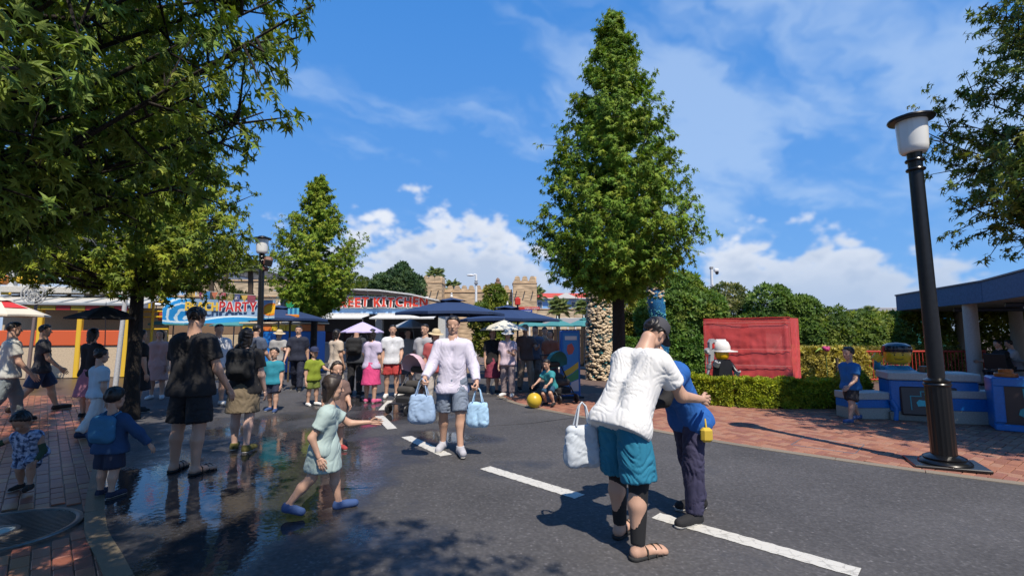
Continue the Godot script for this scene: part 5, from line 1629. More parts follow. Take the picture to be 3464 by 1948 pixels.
func pavilion() -> void:
	var p := thing("canopy_pavilion", "open pavilion with blue edged flat canopy, right edge", "pavilion", Vector3.ZERO)
	var blue := mat("fascia_blue", 0.10, 0.165, 0.28, 0.8, "soft", 2.0)
	blue.metallic_specular = 0.2
	var under := mat("canopy_underside", 0.42, 0.40, 0.37, 0.7, "soft", 2.0)
	var cap := mat("canopy_cap", 0.05, 0.07, 0.11, 0.5)
	var pts := [Vector2(18, 20.5), Vector2(14.5, 18), Vector2(12.75, 12.9), Vector2(11.25, 10.3), Vector2(10.6, 8.4), Vector2(12.5, 5.5), Vector2(22, 4), Vector2(26, 19)]
	var poly := PackedVector2Array(pts)
	part(p, "soffit", flat_mesh(poly, 2.30), two_sided(under))
	part(p, "roof_deck", flat_mesh(poly, 2.84), two_sided(cap))
	for i in 6:
		var a: Vector2 = pts[i]
		var b: Vector2 = pts[i + 1]
		var n := maxi(1, int(round(a.distance_to(b) / 2.4)))
		for k in n:
			var q0 := a.lerp(b, float(k) / n)
			var q1 := a.lerp(b, float(k + 1) / n)
			var d := q1 - q0
			var ang := atan2(d.y, d.x)
			part(p, "fascia_panel", box_mesh(Vector3(d.length() - 0.025, 0.56, 0.06), 0.008), blue, V((q0.x + q1.x) / 2, 2.57, (q0.y + q1.y) / 2), Basis(Vector3.UP, ang))
			part(p, "edge_cap", box_mesh(Vector3(d.length() + 0.02, 0.05, 0.12), 0.01), cap, V((q0.x + q1.x) / 2, 2.87, (q0.y + q1.y) / 2), Basis(Vector3.UP, ang))
	var colm := mat("column_cream", 0.45, 0.41, 0.36, 0.6, "soft", 0.8)
	for q in [Vector2(13.3, 13.9), Vector2(16.4, 15.6), Vector2(17.4, 18.6), Vector2(12.6, 8.2)]:
		part(p, "column", lathe_mesh([Vector2(0.19, 0), Vector2(0.19, 0.03), Vector2(0.165, 0.06), Vector2(0.165, 2.31)], 24), colm, V(q.x, 0, q.y))
	for q in [[Vector2(13.0, 12.6), Vector2(20, 9.5)], [Vector2(14.4, 15.6), Vector2(22, 13)]]:
		part(p, "beam", tube_mesh([V(q[0].x, 2.21, q[0].y), V(q[1].x, 2.21, q[1].y)], [0.06, 0.06], 8), cap)
	part(p, "spotlight", lathe_mesh([Vector2(0, 0.1), Vector2(0.09, 0.1), Vector2(0.10, -0.1), Vector2(0, -0.1)], 16), mat("lamp_white", 0.68, 0.70, 0.71, 0.4), V(12.9, 2.16, 11.9), Basis(Vector3.RIGHT, 0.4))
	part(p, "floor", flat_mesh(PackedVector2Array([Vector2(10.8, 11.5), Vector2(12, 9), Vector2(26, 9), Vector2(26, 20), Vector2(15, 19)]), 0.006), mat("pavilion_floor", 0.16, 0.135, 0.12, 0.8, "soft", 1.0))

func black_chair(label: String, at: Vector3, turn: float) -> void:
	var c := thing("cafe_chair", label, "chair", at, turn, "black chairs under the canopy")
	var k := mat("chair_black", 0.012, 0.012, 0.013, 0.5)
	part(c, "seat", box_mesh(Vector3(0.44, 0.04, 0.44), 0.015), k, Vector3(0, 0.45, 0))
	part(c, "backrest", box_mesh(Vector3(0.44, 0.42, 0.03), 0.012), k, Vector3(0, 0.72, -0.22), Basis(Vector3.RIGHT, -0.15))
	for x in [-0.19, 0.19]:
		for z in [-0.2, 0.2]:
			part(c, "leg", tube_mesh([Vector3(x * 1.1, 0, z * 1.15), Vector3(x, 0.45, z)], [0.014, 0.016], 6), k)

func right_side() -> void:
	lamp_post("near black lamp post with white globe on the brick pavement", V(4.88, 0.0, 5.55), false)
	lamp_post("distant lamp post with brown loudspeaker beside the beach banner", V(-6.73, 0.0, 12.9), true)
	red_cover()
	toy_worker()
	counters()
	pavilion()
	var lawn := struct("lawn", flat_mesh(PackedVector2Array([Vector2(3.6, 10.4), Vector2(4.6, 9.85), Vector2(7.6, 9.7), Vector2(8.6, 12.4), Vector2(8.4, 16), Vector2(3.4, 16)]), 0.012), mat("lawn_green", 0.075, 0.11, 0.03, 0.9, "fine", 0.6))
	var bed := thing("blue_slab", "flat blue toy slab lying right of the red sheet", "slab", V(6.98, 0, 11.2), 0.15)
	part(bed, "slab", box_mesh(Vector3(0.62, 0.34, 0.5), 0.02), mat("toy_blue", 0.01, 0.18, 0.56, 0.35, "soft", 0.7), Vector3(0, 0.17, 0))
	for x in [-0.17, 0.17]: part(bed, "stud", lathe_mesh([Vector2(0.07, 0), Vector2(0.07, 0.03), Vector2(0, 0.034)], 16), mat("toy_blue", 0.01, 0.18, 0.56, 0.35, "soft", 0.7), Vector3(x, 0.34, -0.1))
	var post := thing("hedge_stake", "weathered wooden stake standing before the golden hedge", "stake", V(8.2, 0, 12.2))
	part(post, "stake", tube_mesh([Vector3.ZERO, Vector3(0.01, 0.85, 0)], [0.035, 0.032], 8), mat("stake_wood", 0.22, 0.16, 0.09, 0.85, "bark", 0.4))
	part(post, "tie", tube_mesh([Vector3(0, 0.6, 0), Vector3(0.01, 0.64, 0)], [0.04, 0.04], 8), mat("tie_dark", 0.05, 0.04, 0.03, 0.8))
	hedge("low_hedge", "low clipped lime green hedge in front of the red sheet", [V(3.85, 0, 11.0), V(4.2, 0, 10.35), V(4.6, 0, 10.0), V(5.3, 0, 9.82), V(6.2, 0, 9.82), V(6.75, 0, 9.9)], 0.52, 0.50, 7000, 0.074, [Vector3(0.27, 0.34, 0.03), Vector3(0.36, 0.42, 0.035), Vector3(0.44, 0.47, 0.045), Vector3(0.18, 0.24, 0.026)], 251)
	bush("lime_shrub", "round lime yellow shrub at the right end of the low hedge", "shrub", V(6.55, 0, 9.35), [[Vector3(0, 0.42, 0), Vector3(0.30, 0.34, 0.28)]], 900, 0.06, [Vector3(0.24, 0.27, 0.02), Vector3(0.32, 0.34, 0.03), Vector3(0.17, 0.21, 0.02)], 252)
	var fl := thing("flower_head", "magenta paper flower with green leaf over the golden hedge", "flower", V(8.2, 0, 12.6))
	part(fl, "stem", tube_mesh([Vector3.ZERO, Vector3(0, 1.0, 0)], [0.012, 0.01], 6), mat("stem_green", 0.06, 0.12, 0.03, 0.7))
	var pb := MB.new()
	for i in 9:
		var a := TAU * i / 9
		pb.ball(Vector3(cos(a) * 0.055, 1.06 + 0.02 * sin(i * 2.0), sin(a) * 0.055), Vector3(0.05, 0.055, 0.05), 8, 6)
	part(fl, "petals", pb.mesh(), mat("magenta", 0.40, 0.03, 0.14, 0.6))
	part(fl, "leaf", tube_mesh([Vector3(-0.05, 1.02, 0), Vector3(-0.16, 1.06, 0), Vector3(-0.28, 0.98, 0)], [0.02, 0.035, 0.004], 6), mat("leaf_lime", 0.2, 0.3, 0.03, 0.6))
	# red railing
	var r := thing("red_railing", "red metal railing in front of the tall hedge", "railing", V(11.0, 0, 14.2), 0.03)
	var red := mat("rail_red", 0.44, 0.045, 0.03, 0.5)
	part(r, "top_rail", box_mesh(Vector3(5.4, 0.05, 0.05), 0.012), red, Vector3(0.3, 0.93, 0))
	part(r, "bottom_rail", box_mesh(Vector3(5.4, 0.04, 0.04), 0.01), red, Vector3(0.3, 0.12, 0))
	for i in 50: part(r, "bar", tube_mesh([Vector3(-2.35 + i * 0.108, 0.13, 0), Vector3(-2.35 + i * 0.108, 0.92, 0)], [0.011, 0.011], 6), red)
	for i in 5: part(r, "post", box_mesh(Vector3(0.06, 0.98, 0.06), 0.012), red, Vector3(-2.4 + i * 1.35, 0.49, 0))
	hedge("yellow_hedge", "golden leaved hedge seen through the red railing bars", [V(9.8, 0, 15.2), V(12.0, 0, 15.3), V(14.2, 0, 15.6)], 0.7, 0.95, 2600, 0.11, [Vector3(0.22, 0.18, 0.045), Vector3(0.34, 0.29, 0.07), Vector3(0.13, 0.13, 0.035)], 253)
	# chairs and a table under the canopy
	black_chair("black chair nearest the first canopy column", V(13.0, 0, 12.9), 2.0)
	black_chair("black chair at the cafe table, middle one", V(14.1, 0, 13.4), -2.2)
	black_chair("black chair at the far right table edge", V(14.9, 0, 13.0), 1.4)
	var t := thing("cafe_table", "small grey table among the seated guests", "table", V(13.9, 0, 13.0))
	part(t, "table_top", lathe_mesh([Vector2(0, 0.74), Vector2(0.34, 0.74), Vector2(0.36, 0.725), Vector2(0.34, 0.71), Vector2(0, 0.71)], 28), mat("table_grey", 0.35, 0.35, 0.34, 0.5))
	part(t, "leg", tube_mesh([Vector3(0, 0, 0), Vector3(0, 0.71, 0)], [0.03, 0.03], 8), mat("chair_black", 0.012, 0.012, 0.013, 0.5))
	part(t, "foot", lathe_mesh([Vector2(0, 0.03), Vector2(0.24, 0.02), Vector2(0.25, 0)], 18), mat("chair_black", 0.012, 0.012, 0.013, 0.5))
	# blue information kiosk before the coral column
	var ki := thing("blue_kiosk", "upright blue kiosk with colourful print beside coral column", "kiosk", V(1.34, 0, 11.2), 0.12)
	var kb := mat("kiosk_blue", 0.006, 0.14, 0.46, 0.4)
	part(ki, "body", box_mesh(Vector3(0.44, 1.52, 0.22), 0.02), kb, Vector3(0, 0.77, 0))
	part(ki, "foot", box_mesh(Vector3(0.56, 0.05, 0.4), 0.01), mat("kiosk_foot", 0.03, 0.03, 0.04, 0.5), Vector3(0, 0.025, 0))
	var fa := part(ki, "print", box_mesh(Vector3(0.36, 1.34, 0.012), 0.003), mat("kiosk_print", 0.01, 0.20, 0.52, 0.35), Vector3(0, 0.80, 0.115))
	part(fa, "heading", box_mesh(Vector3(0.28, 0.09, 0.006), 0.002), mat("print_white", 0.65, 0.62, 0.62, 0.4), Vector3(0, 0.56, 0.008))
	outline_shape(fa, "red_shape", [[-0.06, 0.18], [0.03, 0.2], [0.08, 0.32], [0.02, 0.44], [-0.08, 0.4], [-0.1, 0.28]], 0.006, mat("print_red", 0.5, 0.08, 0.06, 0.4), Vector3(0, 0, 0.006))
	outline_shape(fa, "yellow_shape", [[-0.17, -0.2], [0.0, -0.1], [0.17, 0.02], [0.17, -0.12], [0.02, -0.24], [-0.17, -0.34]], 0.006, mat("print_yellow", 0.65, 0.45, 0.03, 0.4), Vector3(0, 0, 0.006))
	outline_shape(fa, "green_shape", [[-0.17, -0.36], [0.02, -0.26], [0.17, -0.14], [0.17, -0.36], [-0.17, -0.5]], 0.006, mat("print_green", 0.03, 0.28, 0.10, 0.4), Vector3(0, 0, 0.006))
	outline_shape(fa, "white_shape", [[0.0, -0.45], [0.17, -0.38], [0.17, -0.64], [-0.02, -0.64]], 0.006, mat("print_white", 0.65, 0.62, 0.62, 0.4), Vector3(0, 0, 0.006))

# ---------------------------------------------------------------- left hand side
func wave_emblem(parent: Node3D, s: float, m: Material, z := 0.004) -> void:
	var b := MB.new()
	b.lathe([Vector2(s * 0.92, -0.001), Vector2(s * 0.92, 0.001), Vector2(s, 0.001), Vector2(s, -0.001), Vector2(s * 0.92, -0.001)], 24, Transform3D(Basis(Vector3.RIGHT, PI / 2), Vector3.ZERO))
	part(parent, "ring", b.mesh(), m, Vector3(0, 0, z))
	outline_shape(parent, "wave", [[-0.75, -0.25], [-0.6, 0.2], [-0.2, 0.5], [0.25, 0.45], [0.5, 0.15], [0.25, 0.2], [0.1, 0.05], [0.2, -0.15], [0.65, -0.3], [0.2, -0.5], [-0.4, -0.5]], 0.002, m, Vector3(0, 0, z - 0.001), s)

func bunting() -> void:
	var a := V(-9.72, 2.84, 12.5)
	var b := V(-6.76, 2.47, 12.85)
	var bu := thing("bunting", "string of coloured pennants between white pole and lamp post", "bunting", a)
	var pts := []
	var rad := []
	for i in 25:
		var t := i / 24.0
		pts.append((b - a) * t + Vector3(0, -0.06 * sin(t * PI), 0))
		rad.append(0.006)
	part(bu, "cord", tube_mesh(pts, rad, 5), mat("cord_white", 0.55, 0.52, 0.48, 0.8))
	var cols := {"pink": Vector3(0.45, 0.06, 0.16), "olive": Vector3(0.30, 0.27, 0.03), "blue": Vector3(0.01, 0.22, 0.55), "yellow": Vector3(0.60, 0.38, 0.03), "orange": Vector3(0.60, 0.15, 0.02), "red": Vector3(0.45, 0.03, 0.03), "navy": Vector3(0.02, 0.04, 0.22), "maroon": Vector3(0.28, 0.03, 0.04)}
	var white := mat("emblem_white", 0.6, 0.58, 0.56, 0.7)
	var list := [[552, "pink", 1, 1], [590, "olive", 0, 0], [615, "blue", 0, 0], [645, "yellow", 1, 1], [676, "pink", 0, 0], [698, "blue", 1, 0], [723, "orange", 0, 0], [750, "red", 1, 1], [775, "olive", 1, 1], [799, "navy", 1, 1], [824, "yellow", 0, 0], [848, "maroon", 1, 0]]
	for f in list:
		var t: float = (f[0] - 480.0) / 400.0
		var p := (b - a) * t + Vector3(0, -0.06 * sin(t * PI) - 0.003, 0)
		var c: Vector3 = cols[f[1]]
		var m := two_sided(mat("flag_" + f[1], c.x, c.y, c.z, 0.8))
		m.backlight_enabled = true
		m.backlight = lin(0.4, 0.4, 0.4)
		var s := 0.098
		var o := MB.new()
		var n := 8
		for j in n:
			var y0 := -0.205 * j / n
			var y1 := -0.205 * (j + 1) / n
			var w0 := s if f[2] else s * (1.0 - float(j) / n)
			var w1 := s if f[2] else s * (1.0 - float(j + 1) / n)
			var z0 := 0.012 * sin(j * 0.7 + t * 20.0)
			var z1 := 0.012 * sin((j + 1) * 0.7 + t * 20.0)
			o.quad(Vector3(-w0, y0, z0), Vector3(w0, y0, z0 * 0.3), Vector3(w1, y1, z1 * 0.3), Vector3(-w1, y1, z1), Vector3.BACK)
		var fl := part(bu, "pennant", o.mesh(), m, p, Basis(Vector3.UP, rng.randf_range(-0.35, 0.35)))
		if f[3]:
			var e := Node3D.new()
			wave_emblem(fl, 0.07, white if f[1] != "yellow" and f[1] != "olive" else mat("emblem_sand", 0.55, 0.42, 0.2, 0.7), 0.016)
			for ch in fl.get_children(): ch.position.y = -0.105
			e.free()

func banner_picture() -> ImageTexture:
	var w := 512
	var h := 112
	var im := Image.create(w, h, false, Image.FORMAT_RGB8)
	var nz := FastNoiseLite.new()
	nz.seed = 4
	nz.frequency = 0.02
	nz.fractal_octaves = 4
	for y in h:
		for x in w:
			var u := float(x) / w
			var v := float(y) / h
			var c := Color(0.62, 0.74, 0.86)
			c = c.lerp(Color(0.50, 0.64, 0.80), 0.5 + 0.5 * nz.get_noise_2d(x, y * 2.5))
			# breaking wave on the left
			var r := Vector2((u - 0.20) * 3.4, v - 0.75).length()
			if u < 0.30:
				var st := sin(r * 26.0 + nz.get_noise_2d(x, y) * 2.0)
				var k := smoothstep(0.30, 0.20, u + 0.04 * sin(v * 9.0))
				c = c.lerp(Color(0.12, 0.60, 0.90) if st < 0.45 else Color(0.85, 0.94, 0.98), k)
			# sea swell along the bottom
			var sw := 0.80 + 0.10 * sin(u * 7.0 + 0.6)
			if v > sw: c = Color(0.88, 0.95, 0.98) if v < sw + 0.07 else Color(0.16, 0.62, 0.88)
			# sun on the right
			var sd := Vector2((u - 0.965) * 4.2, v - 0.5).length()
			if sd < 0.34: c = Color(0.95, 0.72, 0.10) if sd < 0.25 else Color(0.95, 0.55, 0.12)
			im.set_pixel(x, y, c)
	return ImageTexture.create_from_image(im)

func banner() -> void:
	var b := thing("party_banner", "beach party banner in pale blue with yellow and red letters", "banner", V(-8.27, 0, 13.5))
	var m := StandardMaterial3D.new()
	m.resource_name = "banner_print"
	m.albedo_texture = banner_picture()
	m.albedo_color = Color(0.93, 0.93, 0.93)
	m.roughness = 0.7
	m.cull_mode = BaseMaterial3D.CULL_DISABLED
	var mb := MB.new()
	var nu := 60
	var nv := 14
	for i in nu + 1:
		for j in nv + 1:
			var u := float(i) / nu
			var v := float(j) / nv
			var top := lerpf(2.47, 2.40, u) - 0.03 * sin(u * PI)
			var bot := lerpf(1.74, 1.88, u) - 0.06 * sin(u * PI)
			var z := 0.03 * sin(u * 9.0 + v * 2.0) * (0.3 + 1.6 * exp(-u * 6.0)) + 0.02 * sin(v * 5.0 + u * 4.0)
			mb.vert(Vector3(lerpf(-1.55, 1.58, u), lerpf(top, bot, v), z), Vector3.BACK)
			mb.uv.append(Vector2(u, v))
	for i in nu:
		for j in nv:
			var o := i * (nv + 1) + j
			mb.ix.append_array([o, o + nv + 1, o + nv + 2, o, o + nv + 2, o + 1])
	for i in nu + 1:
		for j in nv + 1:
			var du := mb.v[mini(i + 1, nu) * (nv + 1) + j] - mb.v[maxi(i - 1, 0) * (nv + 1) + j]
			var dv := mb.v[i * (nv + 1) + maxi(j - 1, 0)] - mb.v[i * (nv + 1) + mini(j + 1, nv)]
			mb.n[i * (nv + 1) + j] = du.cross(dv).normalized()
	part(b, "cloth", mb.mesh(), m)
	var red := mat("banner_red", 0.52, 0.025, 0.035, 0.6)
	var yel := mat("banner_yellow", 0.72, 0.47, 0.04, 0.6)
	var wh := mat("sign_white", 0.75, 0.75, 0.74, 0.4)
	var x := -0.93
	for w in [["BEACH", yel, 0.33], ["PARTY", red, 0.37]]:
		for i in w[0].length():
			var pair := outlined(w[0][i], w[2], 0.004, 0.018 if w[1] == red else 0.006)
			var wd: float = pair[0].get_aabb().size.x
			x += wd * 0.5 + 0.006
			var l := part(b, "letter", pair[0], w[1], Vector3(x, 2.20 + (0.015 if i == 0 else 0.0), 0.062))
			part(l, "outline", pair[1], wh if w[1] == red else mat("banner_cream", 0.75, 0.66, 0.35, 0.6), Vector3(0, 0, -0.003))
			x += wd * 0.5 + 0.006
		x += 0.02
	for e in [[-1.55, 2.47, -1.49, 2.62], [1.58, 2.40, 1.56, 2.5]]:
		part(b, "cord", tube_mesh([Vector3(e[0], e[1], 0), Vector3(e[2], e[3], 0.4)], [0.006, 0.006], 5), mat("cord_white", 0.55, 0.52, 0.48, 0.8))

func party_stall() -> void:
	var s := thing("party_stall", "cream party stall with red and yellow valance, left edge", "stall", V(-15.0, 0, 16.5), 0.22)
	var cream := mat("stall_cream", 0.60, 0.48, 0.33, 0.7, "soft", 1.0)
	var white := mat("stall_pale", 0.58, 0.56, 0.50, 0.6, "soft", 1.0)
	var grey := mat("stall_grey", 0.24, 0.27, 0.29, 0.6)
	part(s, "back_wall", box_mesh(Vector3(5.2, 2.4, 0.15), 0.02), cream, Vector3(-0.4, 1.2, -1.4))
	part(s, "counter_front", box_mesh(Vector3(3.9, 0.5, 0.2), 0.02), mat("stall_orange", 0.55, 0.10, 0.03, 0.5), Vector3(0.0, 1.30, 0.7))
	part(s, "counter_base", box_mesh(Vector3(3.9, 1.05, 0.3), 0.02), cream, Vector3(0.0, 0.52, 0.6))
	for x in [-2.6, -0.55, 0.55, 1.9]:
		part(s, "post", box_mesh(Vector3(0.14, 2.3, 0.14), 0.02), mat("stall_yellow", 0.66, 0.42, 0.03, 0.5), Vector3(x, 1.15, 0.75))
	for i in 11:
		part(s, "valance_block", box_mesh(Vector3(0.40, 0.17, 0.05), 0.01), [mat("valance_red", 0.40, 0.03, 0.03, 0.6), mat("valance_yellow", 0.42, 0.30, 0.03, 0.6), white][i % 3 if i < 5 else i % 2], Vector3(-2.35 + i * 0.41, 2.30, 0.86))
	var rf := MB.new()
	rf.box(Vector3(-0.3, 2.58, -0.2), Vector3(5.0, 0.06, 2.2), Basis(Vector3.RIGHT, 0.20), 0.015)
	part(s, "roof", rf.mesh(), white)
	for i in 7: part(s, "roof_batten", box_mesh(Vector3(0.05, 0.04, 2.2), 0.01), grey, Vector3(-2.4 + i * 0.72, 2.63, -0.2), Basis(Vector3.RIGHT, 0.20))
	part(s, "gutter", box_mesh(Vector3(5.1, 0.10, 0.1), 0.02), grey, Vector3(-0.3, 2.41, 0.92))
	var u := part(s, "upper_ledge", box_mesh(Vector3(4.6, 0.22, 1.0), 0.02), white, Vector3(-0.9, 2.98, -1.1))
	part(u, "dark_panel", box_mesh(Vector3(0.5, 0.2, 0.03), 0.005), grey, Vector3(0.6, 0, 0.51))
	for x in [-2.6, -2.2, 0.8]: part(s, "white_post", box_mesh(Vector3(0.22, 1.0, 0.22), 0.02), mat("stall_white", 0.62, 0.63, 0.62, 0.5, "soft", 1.5), Vector3(x, 3.55, -1.0))
	part(s, "yellow_bar", box_mesh(Vector3(1.4, 0.08, 0.08), 0.02), mat("stall_yellow", 0.66, 0.42, 0.03, 0.5), Vector3(-2.0, 2.72, 0.95))
	part(s, "yellow_beam", box_mesh(Vector3(1.0, 0.14, 0.3), 0.02), mat("beam_amber", 0.70, 0.36, 0.02, 0.5), Vector3(-2.9, 4.1, -0.9))
	# sandcastle sign box
	var g := thing("party_sign", "sandcastle shaped party sign with yellow tray on the stall", "sign", V(-15.35, 3.02, 15.2), 0.2)
	part(g, "tray", box_mesh(Vector3(0.72, 0.24, 0.3), 0.06), mat("stall_yellow", 0.66, 0.42, 0.03, 0.5), Vector3(0, 0.12, 0))
	outline_shape(g, "sandcastle", [[-0.34, 0.24], [0.36, 0.24], [0.34, 0.42], [0.26, 0.60], [0.18, 0.54], [0.10, 0.74], [0.0, 0.60], [-0.10, 0.66], [-0.20, 0.5], [-0.32, 0.42]], 0.14, mat("sand", 0.48, 0.40, 0.26, 0.9, "fine", 0.3), Vector3(0, 0, -0.07))
	part(g, "lettering", text_mesh("PARTY", 0.17, 0.02), mat("banner_red", 0.52, 0.025, 0.035, 0.6), Vector3(0.04, 0.40, 0.08))
	part(g, "orange_box", box_mesh(Vector3(0.46, 0.3, 0.3), 0.05), mat("stall_orange_b", 0.66, 0.22, 0.02, 0.5), Vector3(-0.9, 0.12, 0))
	part(g, "red_label", box_mesh(Vector3(0.26, 0.18, 0.02), 0.005), mat("banner_red", 0.52, 0.025, 0.035, 0.6), Vector3(-0.86, 0.14, 0.16))
	# misting fan
	var f := thing("round_fan", "round grey cage fan on a post at the stall", "fan", V(-14.3, 0, 14.3), 0.3)
	var cage := mat("fan_cage", 0.40, 0.41, 0.40, 0.5)
	part(f, "post", tube_mesh([Vector3.ZERO, Vector3(0, 2.55, -0.1)], [0.05, 0.04], 8), mat("fan_post", 0.16, 0.12, 0.11, 0.6))
	for r in [0.30, 0.22, 0.14]:
		var cb := MB.new()
		cb.lathe([Vector2(r - 0.012, -0.02), Vector2(r + 0.012, -0.02), Vector2(r + 0.012, 0.02), Vector2(r - 0.012, 0.02), Vector2(r - 0.012, -0.02)], 32, Transform3D(Basis(Vector3.RIGHT, PI / 2), Vector3(0, 2.62, 0.05)))
		part(f, "cage_ring", cb.mesh(), cage)
	for i in 5:
		var a := TAU * i / 5
		part(f, "blade", box_mesh(Vector3(0.11, 0.24, 0.02), 0.008), mat("fan_blade", 0.52, 0.52, 0.50, 0.5), Vector3(-sin(a) * 0.14, 2.62 + cos(a) * 0.14, 0.02), Basis(Vector3.BACK, a))
	for i in 12:
		var a := TAU * i / 12
		part(f, "spoke", tube_mesh([Vector3(0, 2.62, 0.09), Vector3(cos(a) * 0.3, 2.62 + sin(a) * 0.3, 0.07)], [0.006, 0.006], 4), cage)
	part(f, "hub", lathe_mesh([Vector2(0, 0.06), Vector2(0.06, 0.05), Vector2(0.07, -0.1), Vector2(0, -0.12)], 14), cage, Vector3(0, 2.62, 0.03), Basis(Vector3.RIGHT, PI / 2))

func left_side() -> void:
	rng.seed = 606
	var wp := mat("pole_white", 0.55, 0.56, 0.57, 0.45, "soft", 0.8)
	var p := thing("white_pole", "thick white pole right behind the dark sweetgum trunk", "pole", V(-9.77, 0, 12.5))
	part(p, "shaft", tube_mesh([Vector3.ZERO, Vector3(0, 4.2, 0)], [0.105, 0.095], 14), wp)
	for y in [1.3, 2.45, 2.85]: part(p, "band", tube_mesh([Vector3(0, y, 0), Vector3(0, y + 0.04, 0)], [0.112, 0.112], 14), mat("pole_grey", 0.25, 0.26, 0.27, 0.4))
	var p2 := thing("white_pole", "thin white pole above the black umbrella", "pole", V(-10.3, 0, 12.6))
	part(p2, "shaft", tube_mesh([Vector3.ZERO, Vector3(0.12, 2.85, 0)], [0.06, 0.05], 12), wp)
	part(p2, "cap", tube_mesh([Vector3(0.12, 2.85, 0), Vector3(0.12, 2.89, 0)], [0.055, 0.045], 12), mat("pole_grey", 0.25, 0.26, 0.27, 0.4))
	bunting()
	banner()
	party_stall()
	var cream := two_sided(mat("cream_canvas", 0.62, 0.56, 0.44, 0.8))
	var rw := parasol("striped_parasol", "red and cream parasol at the far left edge", V(-12.25, 0, 11.4), 1.90, 2.30, 0.95, 8, cream, 0.2, "", mat("pole_grey", 0.25, 0.26, 0.27, 0.4))
	for i in 4:
		var b := MB.new()
		var a0 := TAU * (i * 2) / 8
		var a1 := TAU * (i * 2 + 1) / 8
		var rr := 0.62
		b.tri(Vector3(0, 2.31, 0), Vector3(cos(a0) * rr, 2.065, sin(a0) * rr), Vector3(cos(a1) * rr, 2.065, sin(a1) * rr), Vector3(cos((a0 + a1) / 2), 2, sin((a0 + a1) / 2)).normalized())
		part(rw, "red_panel", b.mesh(), two_sided(mat("red_canvas", 0.55, 0.03, 0.03, 0.8)))
	parasol("white_parasol", "low white dome of a parasol behind the white pole", V(-18.6, 0, 25), 2.9, 3.2, 0.75, 10, two_sided(mat("white_canvas", 0.66, 0.68, 0.72, 0.8)), 0.1, "", mat("pole_grey", 0.25, 0.26, 0.27, 0.4), false)
	# yellow climbing frame
	var cf := thing("climbing_frame", "yellow tubular climbing frame behind the white pole", "climbing frame", V(-13.5, 0, 18))
	var ye := mat("frame_yellow", 0.66, 0.42, 0.02, 0.4)
	for x in [-0.45, 0.3]:
		for z in [-0.4, 0.4]: part(cf, "upright", tube_mesh([Vector3(x, 0, z), Vector3(x, 2.7, z)], [0.045, 0.045], 8), ye)
	for y in [0.8, 1.6, 2.05, 2.25, 2.6]:
		part(cf, "rung", tube_mesh([Vector3(-0.6, y, 0.4), Vector3(0.9, y, 0.4)], [0.03, 0.03], 8), ye)
		part(cf, "side_rung", tube_mesh([Vector3(0.3, y, -0.4), Vector3(0.3, y, 0.4)], [0.03, 0.03], 8), ye)
	part(cf, "red_panel", box_mesh(Vector3(0.6, 0.35, 0.05), 0.02), mat("panel_brick_red", 0.40, 0.07, 0.04, 0.6), Vector3(0.65, 2.1, 0.2))
	var wl := thing("brown_wall", "long brown and cream striped wall behind climbing frame", "wall", V(-15, 0, 20.5), 0.12)
	for i in 4: part(wl, "course", box_mesh(Vector3(6.5, 0.5, 0.25), 0.02), [mat("course_brown", 0.24, 0.15, 0.09, 0.8, "soft", 0.8), mat("course_cream", 0.55, 0.43, 0.28, 0.8, "soft", 0.8)][i % 2], Vector3(0, 0.62 + i * 0.505, 0))
	# snack cart
	var sc := thing("snack_cart", "blue snack cart with yellow and orange top band", "cart", V(-8.5, 0, 18))
	part(sc, "body", box_mesh(Vector3(2.7, 1.5, 0.9), 0.03), mat("cart_blue", 0.008, 0.17, 0.55, 0.45), Vector3(0, 0.78, 0))
	for i in 5: part(sc, "band_block", box_mesh(Vector3(0.52, 0.24, 0.95), 0.015), [mat("cart_yellow", 0.72, 0.46, 0.02, 0.45), mat("cart_orange", 0.66, 0.18, 0.03, 0.45)][int(i in [1, 4])], Vector3(-1.08 + i * 0.53, 1.65, 0))
	part(sc, "roof", box_mesh(Vector3(2.9, 0.06, 1.1), 0.02), mat("stall_cream", 0.60, 0.48, 0.33, 0.7, "soft", 1.0), Vector3(0, 1.82, 0))
	for x in [-0.9, 0.9]: part(sc, "wheel", lathe_mesh([Vector2(0, 0.06), Vector2(0.2, 0.06), Vector2(0.22, 0.04), Vector2(0.22, -0.04), Vector2(0.2, -0.06), Vector2(0, -0.06)], 20), mat("chair_black", 0.012, 0.012, 0.013, 0.5), Vector3(x, 0.22, 0.48), Basis(Vector3.RIGHT, PI / 2))
	var hs := thing("surf_hut_sign", "small sign with green palm, blue stripes and orange base", "sign", V(-6.75, 0, 14.6))
	part(hs, "post", tube_mesh([Vector3.ZERO, Vector3(0, 1.95, 0)], [0.03, 0.03], 8), mat("stake_wood", 0.22, 0.16, 0.09, 0.85, "bark", 0.4))
	for i in 5: part(hs, "stripe", box_mesh(Vector3(0.065, 0.2, 0.05), 0.01), [mat("stripe_cyan", 0.10, 0.42, 0.58, 0.5), mat("stripe_deep", 0.02, 0.16, 0.36, 0.5)][i % 2], Vector3(-0.05 + i * 0.067, 2.12, 0))
	part(hs, "orange_base", box_mesh(Vector3(0.42, 0.10, 0.08), 0.02), mat("stall_orange_b", 0.66, 0.22, 0.02, 0.5), Vector3(0.05, 1.98, 0))
	outline_shape(hs, "palm_top", [[-0.1, 2.24], [0.06, 2.24], [0.12, 2.34], [0.02, 2.32], [0.03, 2.42], [-0.05, 2.34], [-0.14, 2.38]], 0.04, mat("print_green", 0.03, 0.28, 0.10, 0.4), Vector3.ZERO)
	# green sea creature on the roof behind
	var gt := thing("green_creature", "green toy sea creature tail above the stall roof", "statue", V(-17.6, 3.0, 20))
	var gr := mat("creature_green", 0.01, 0.30, 0.16, 0.35)
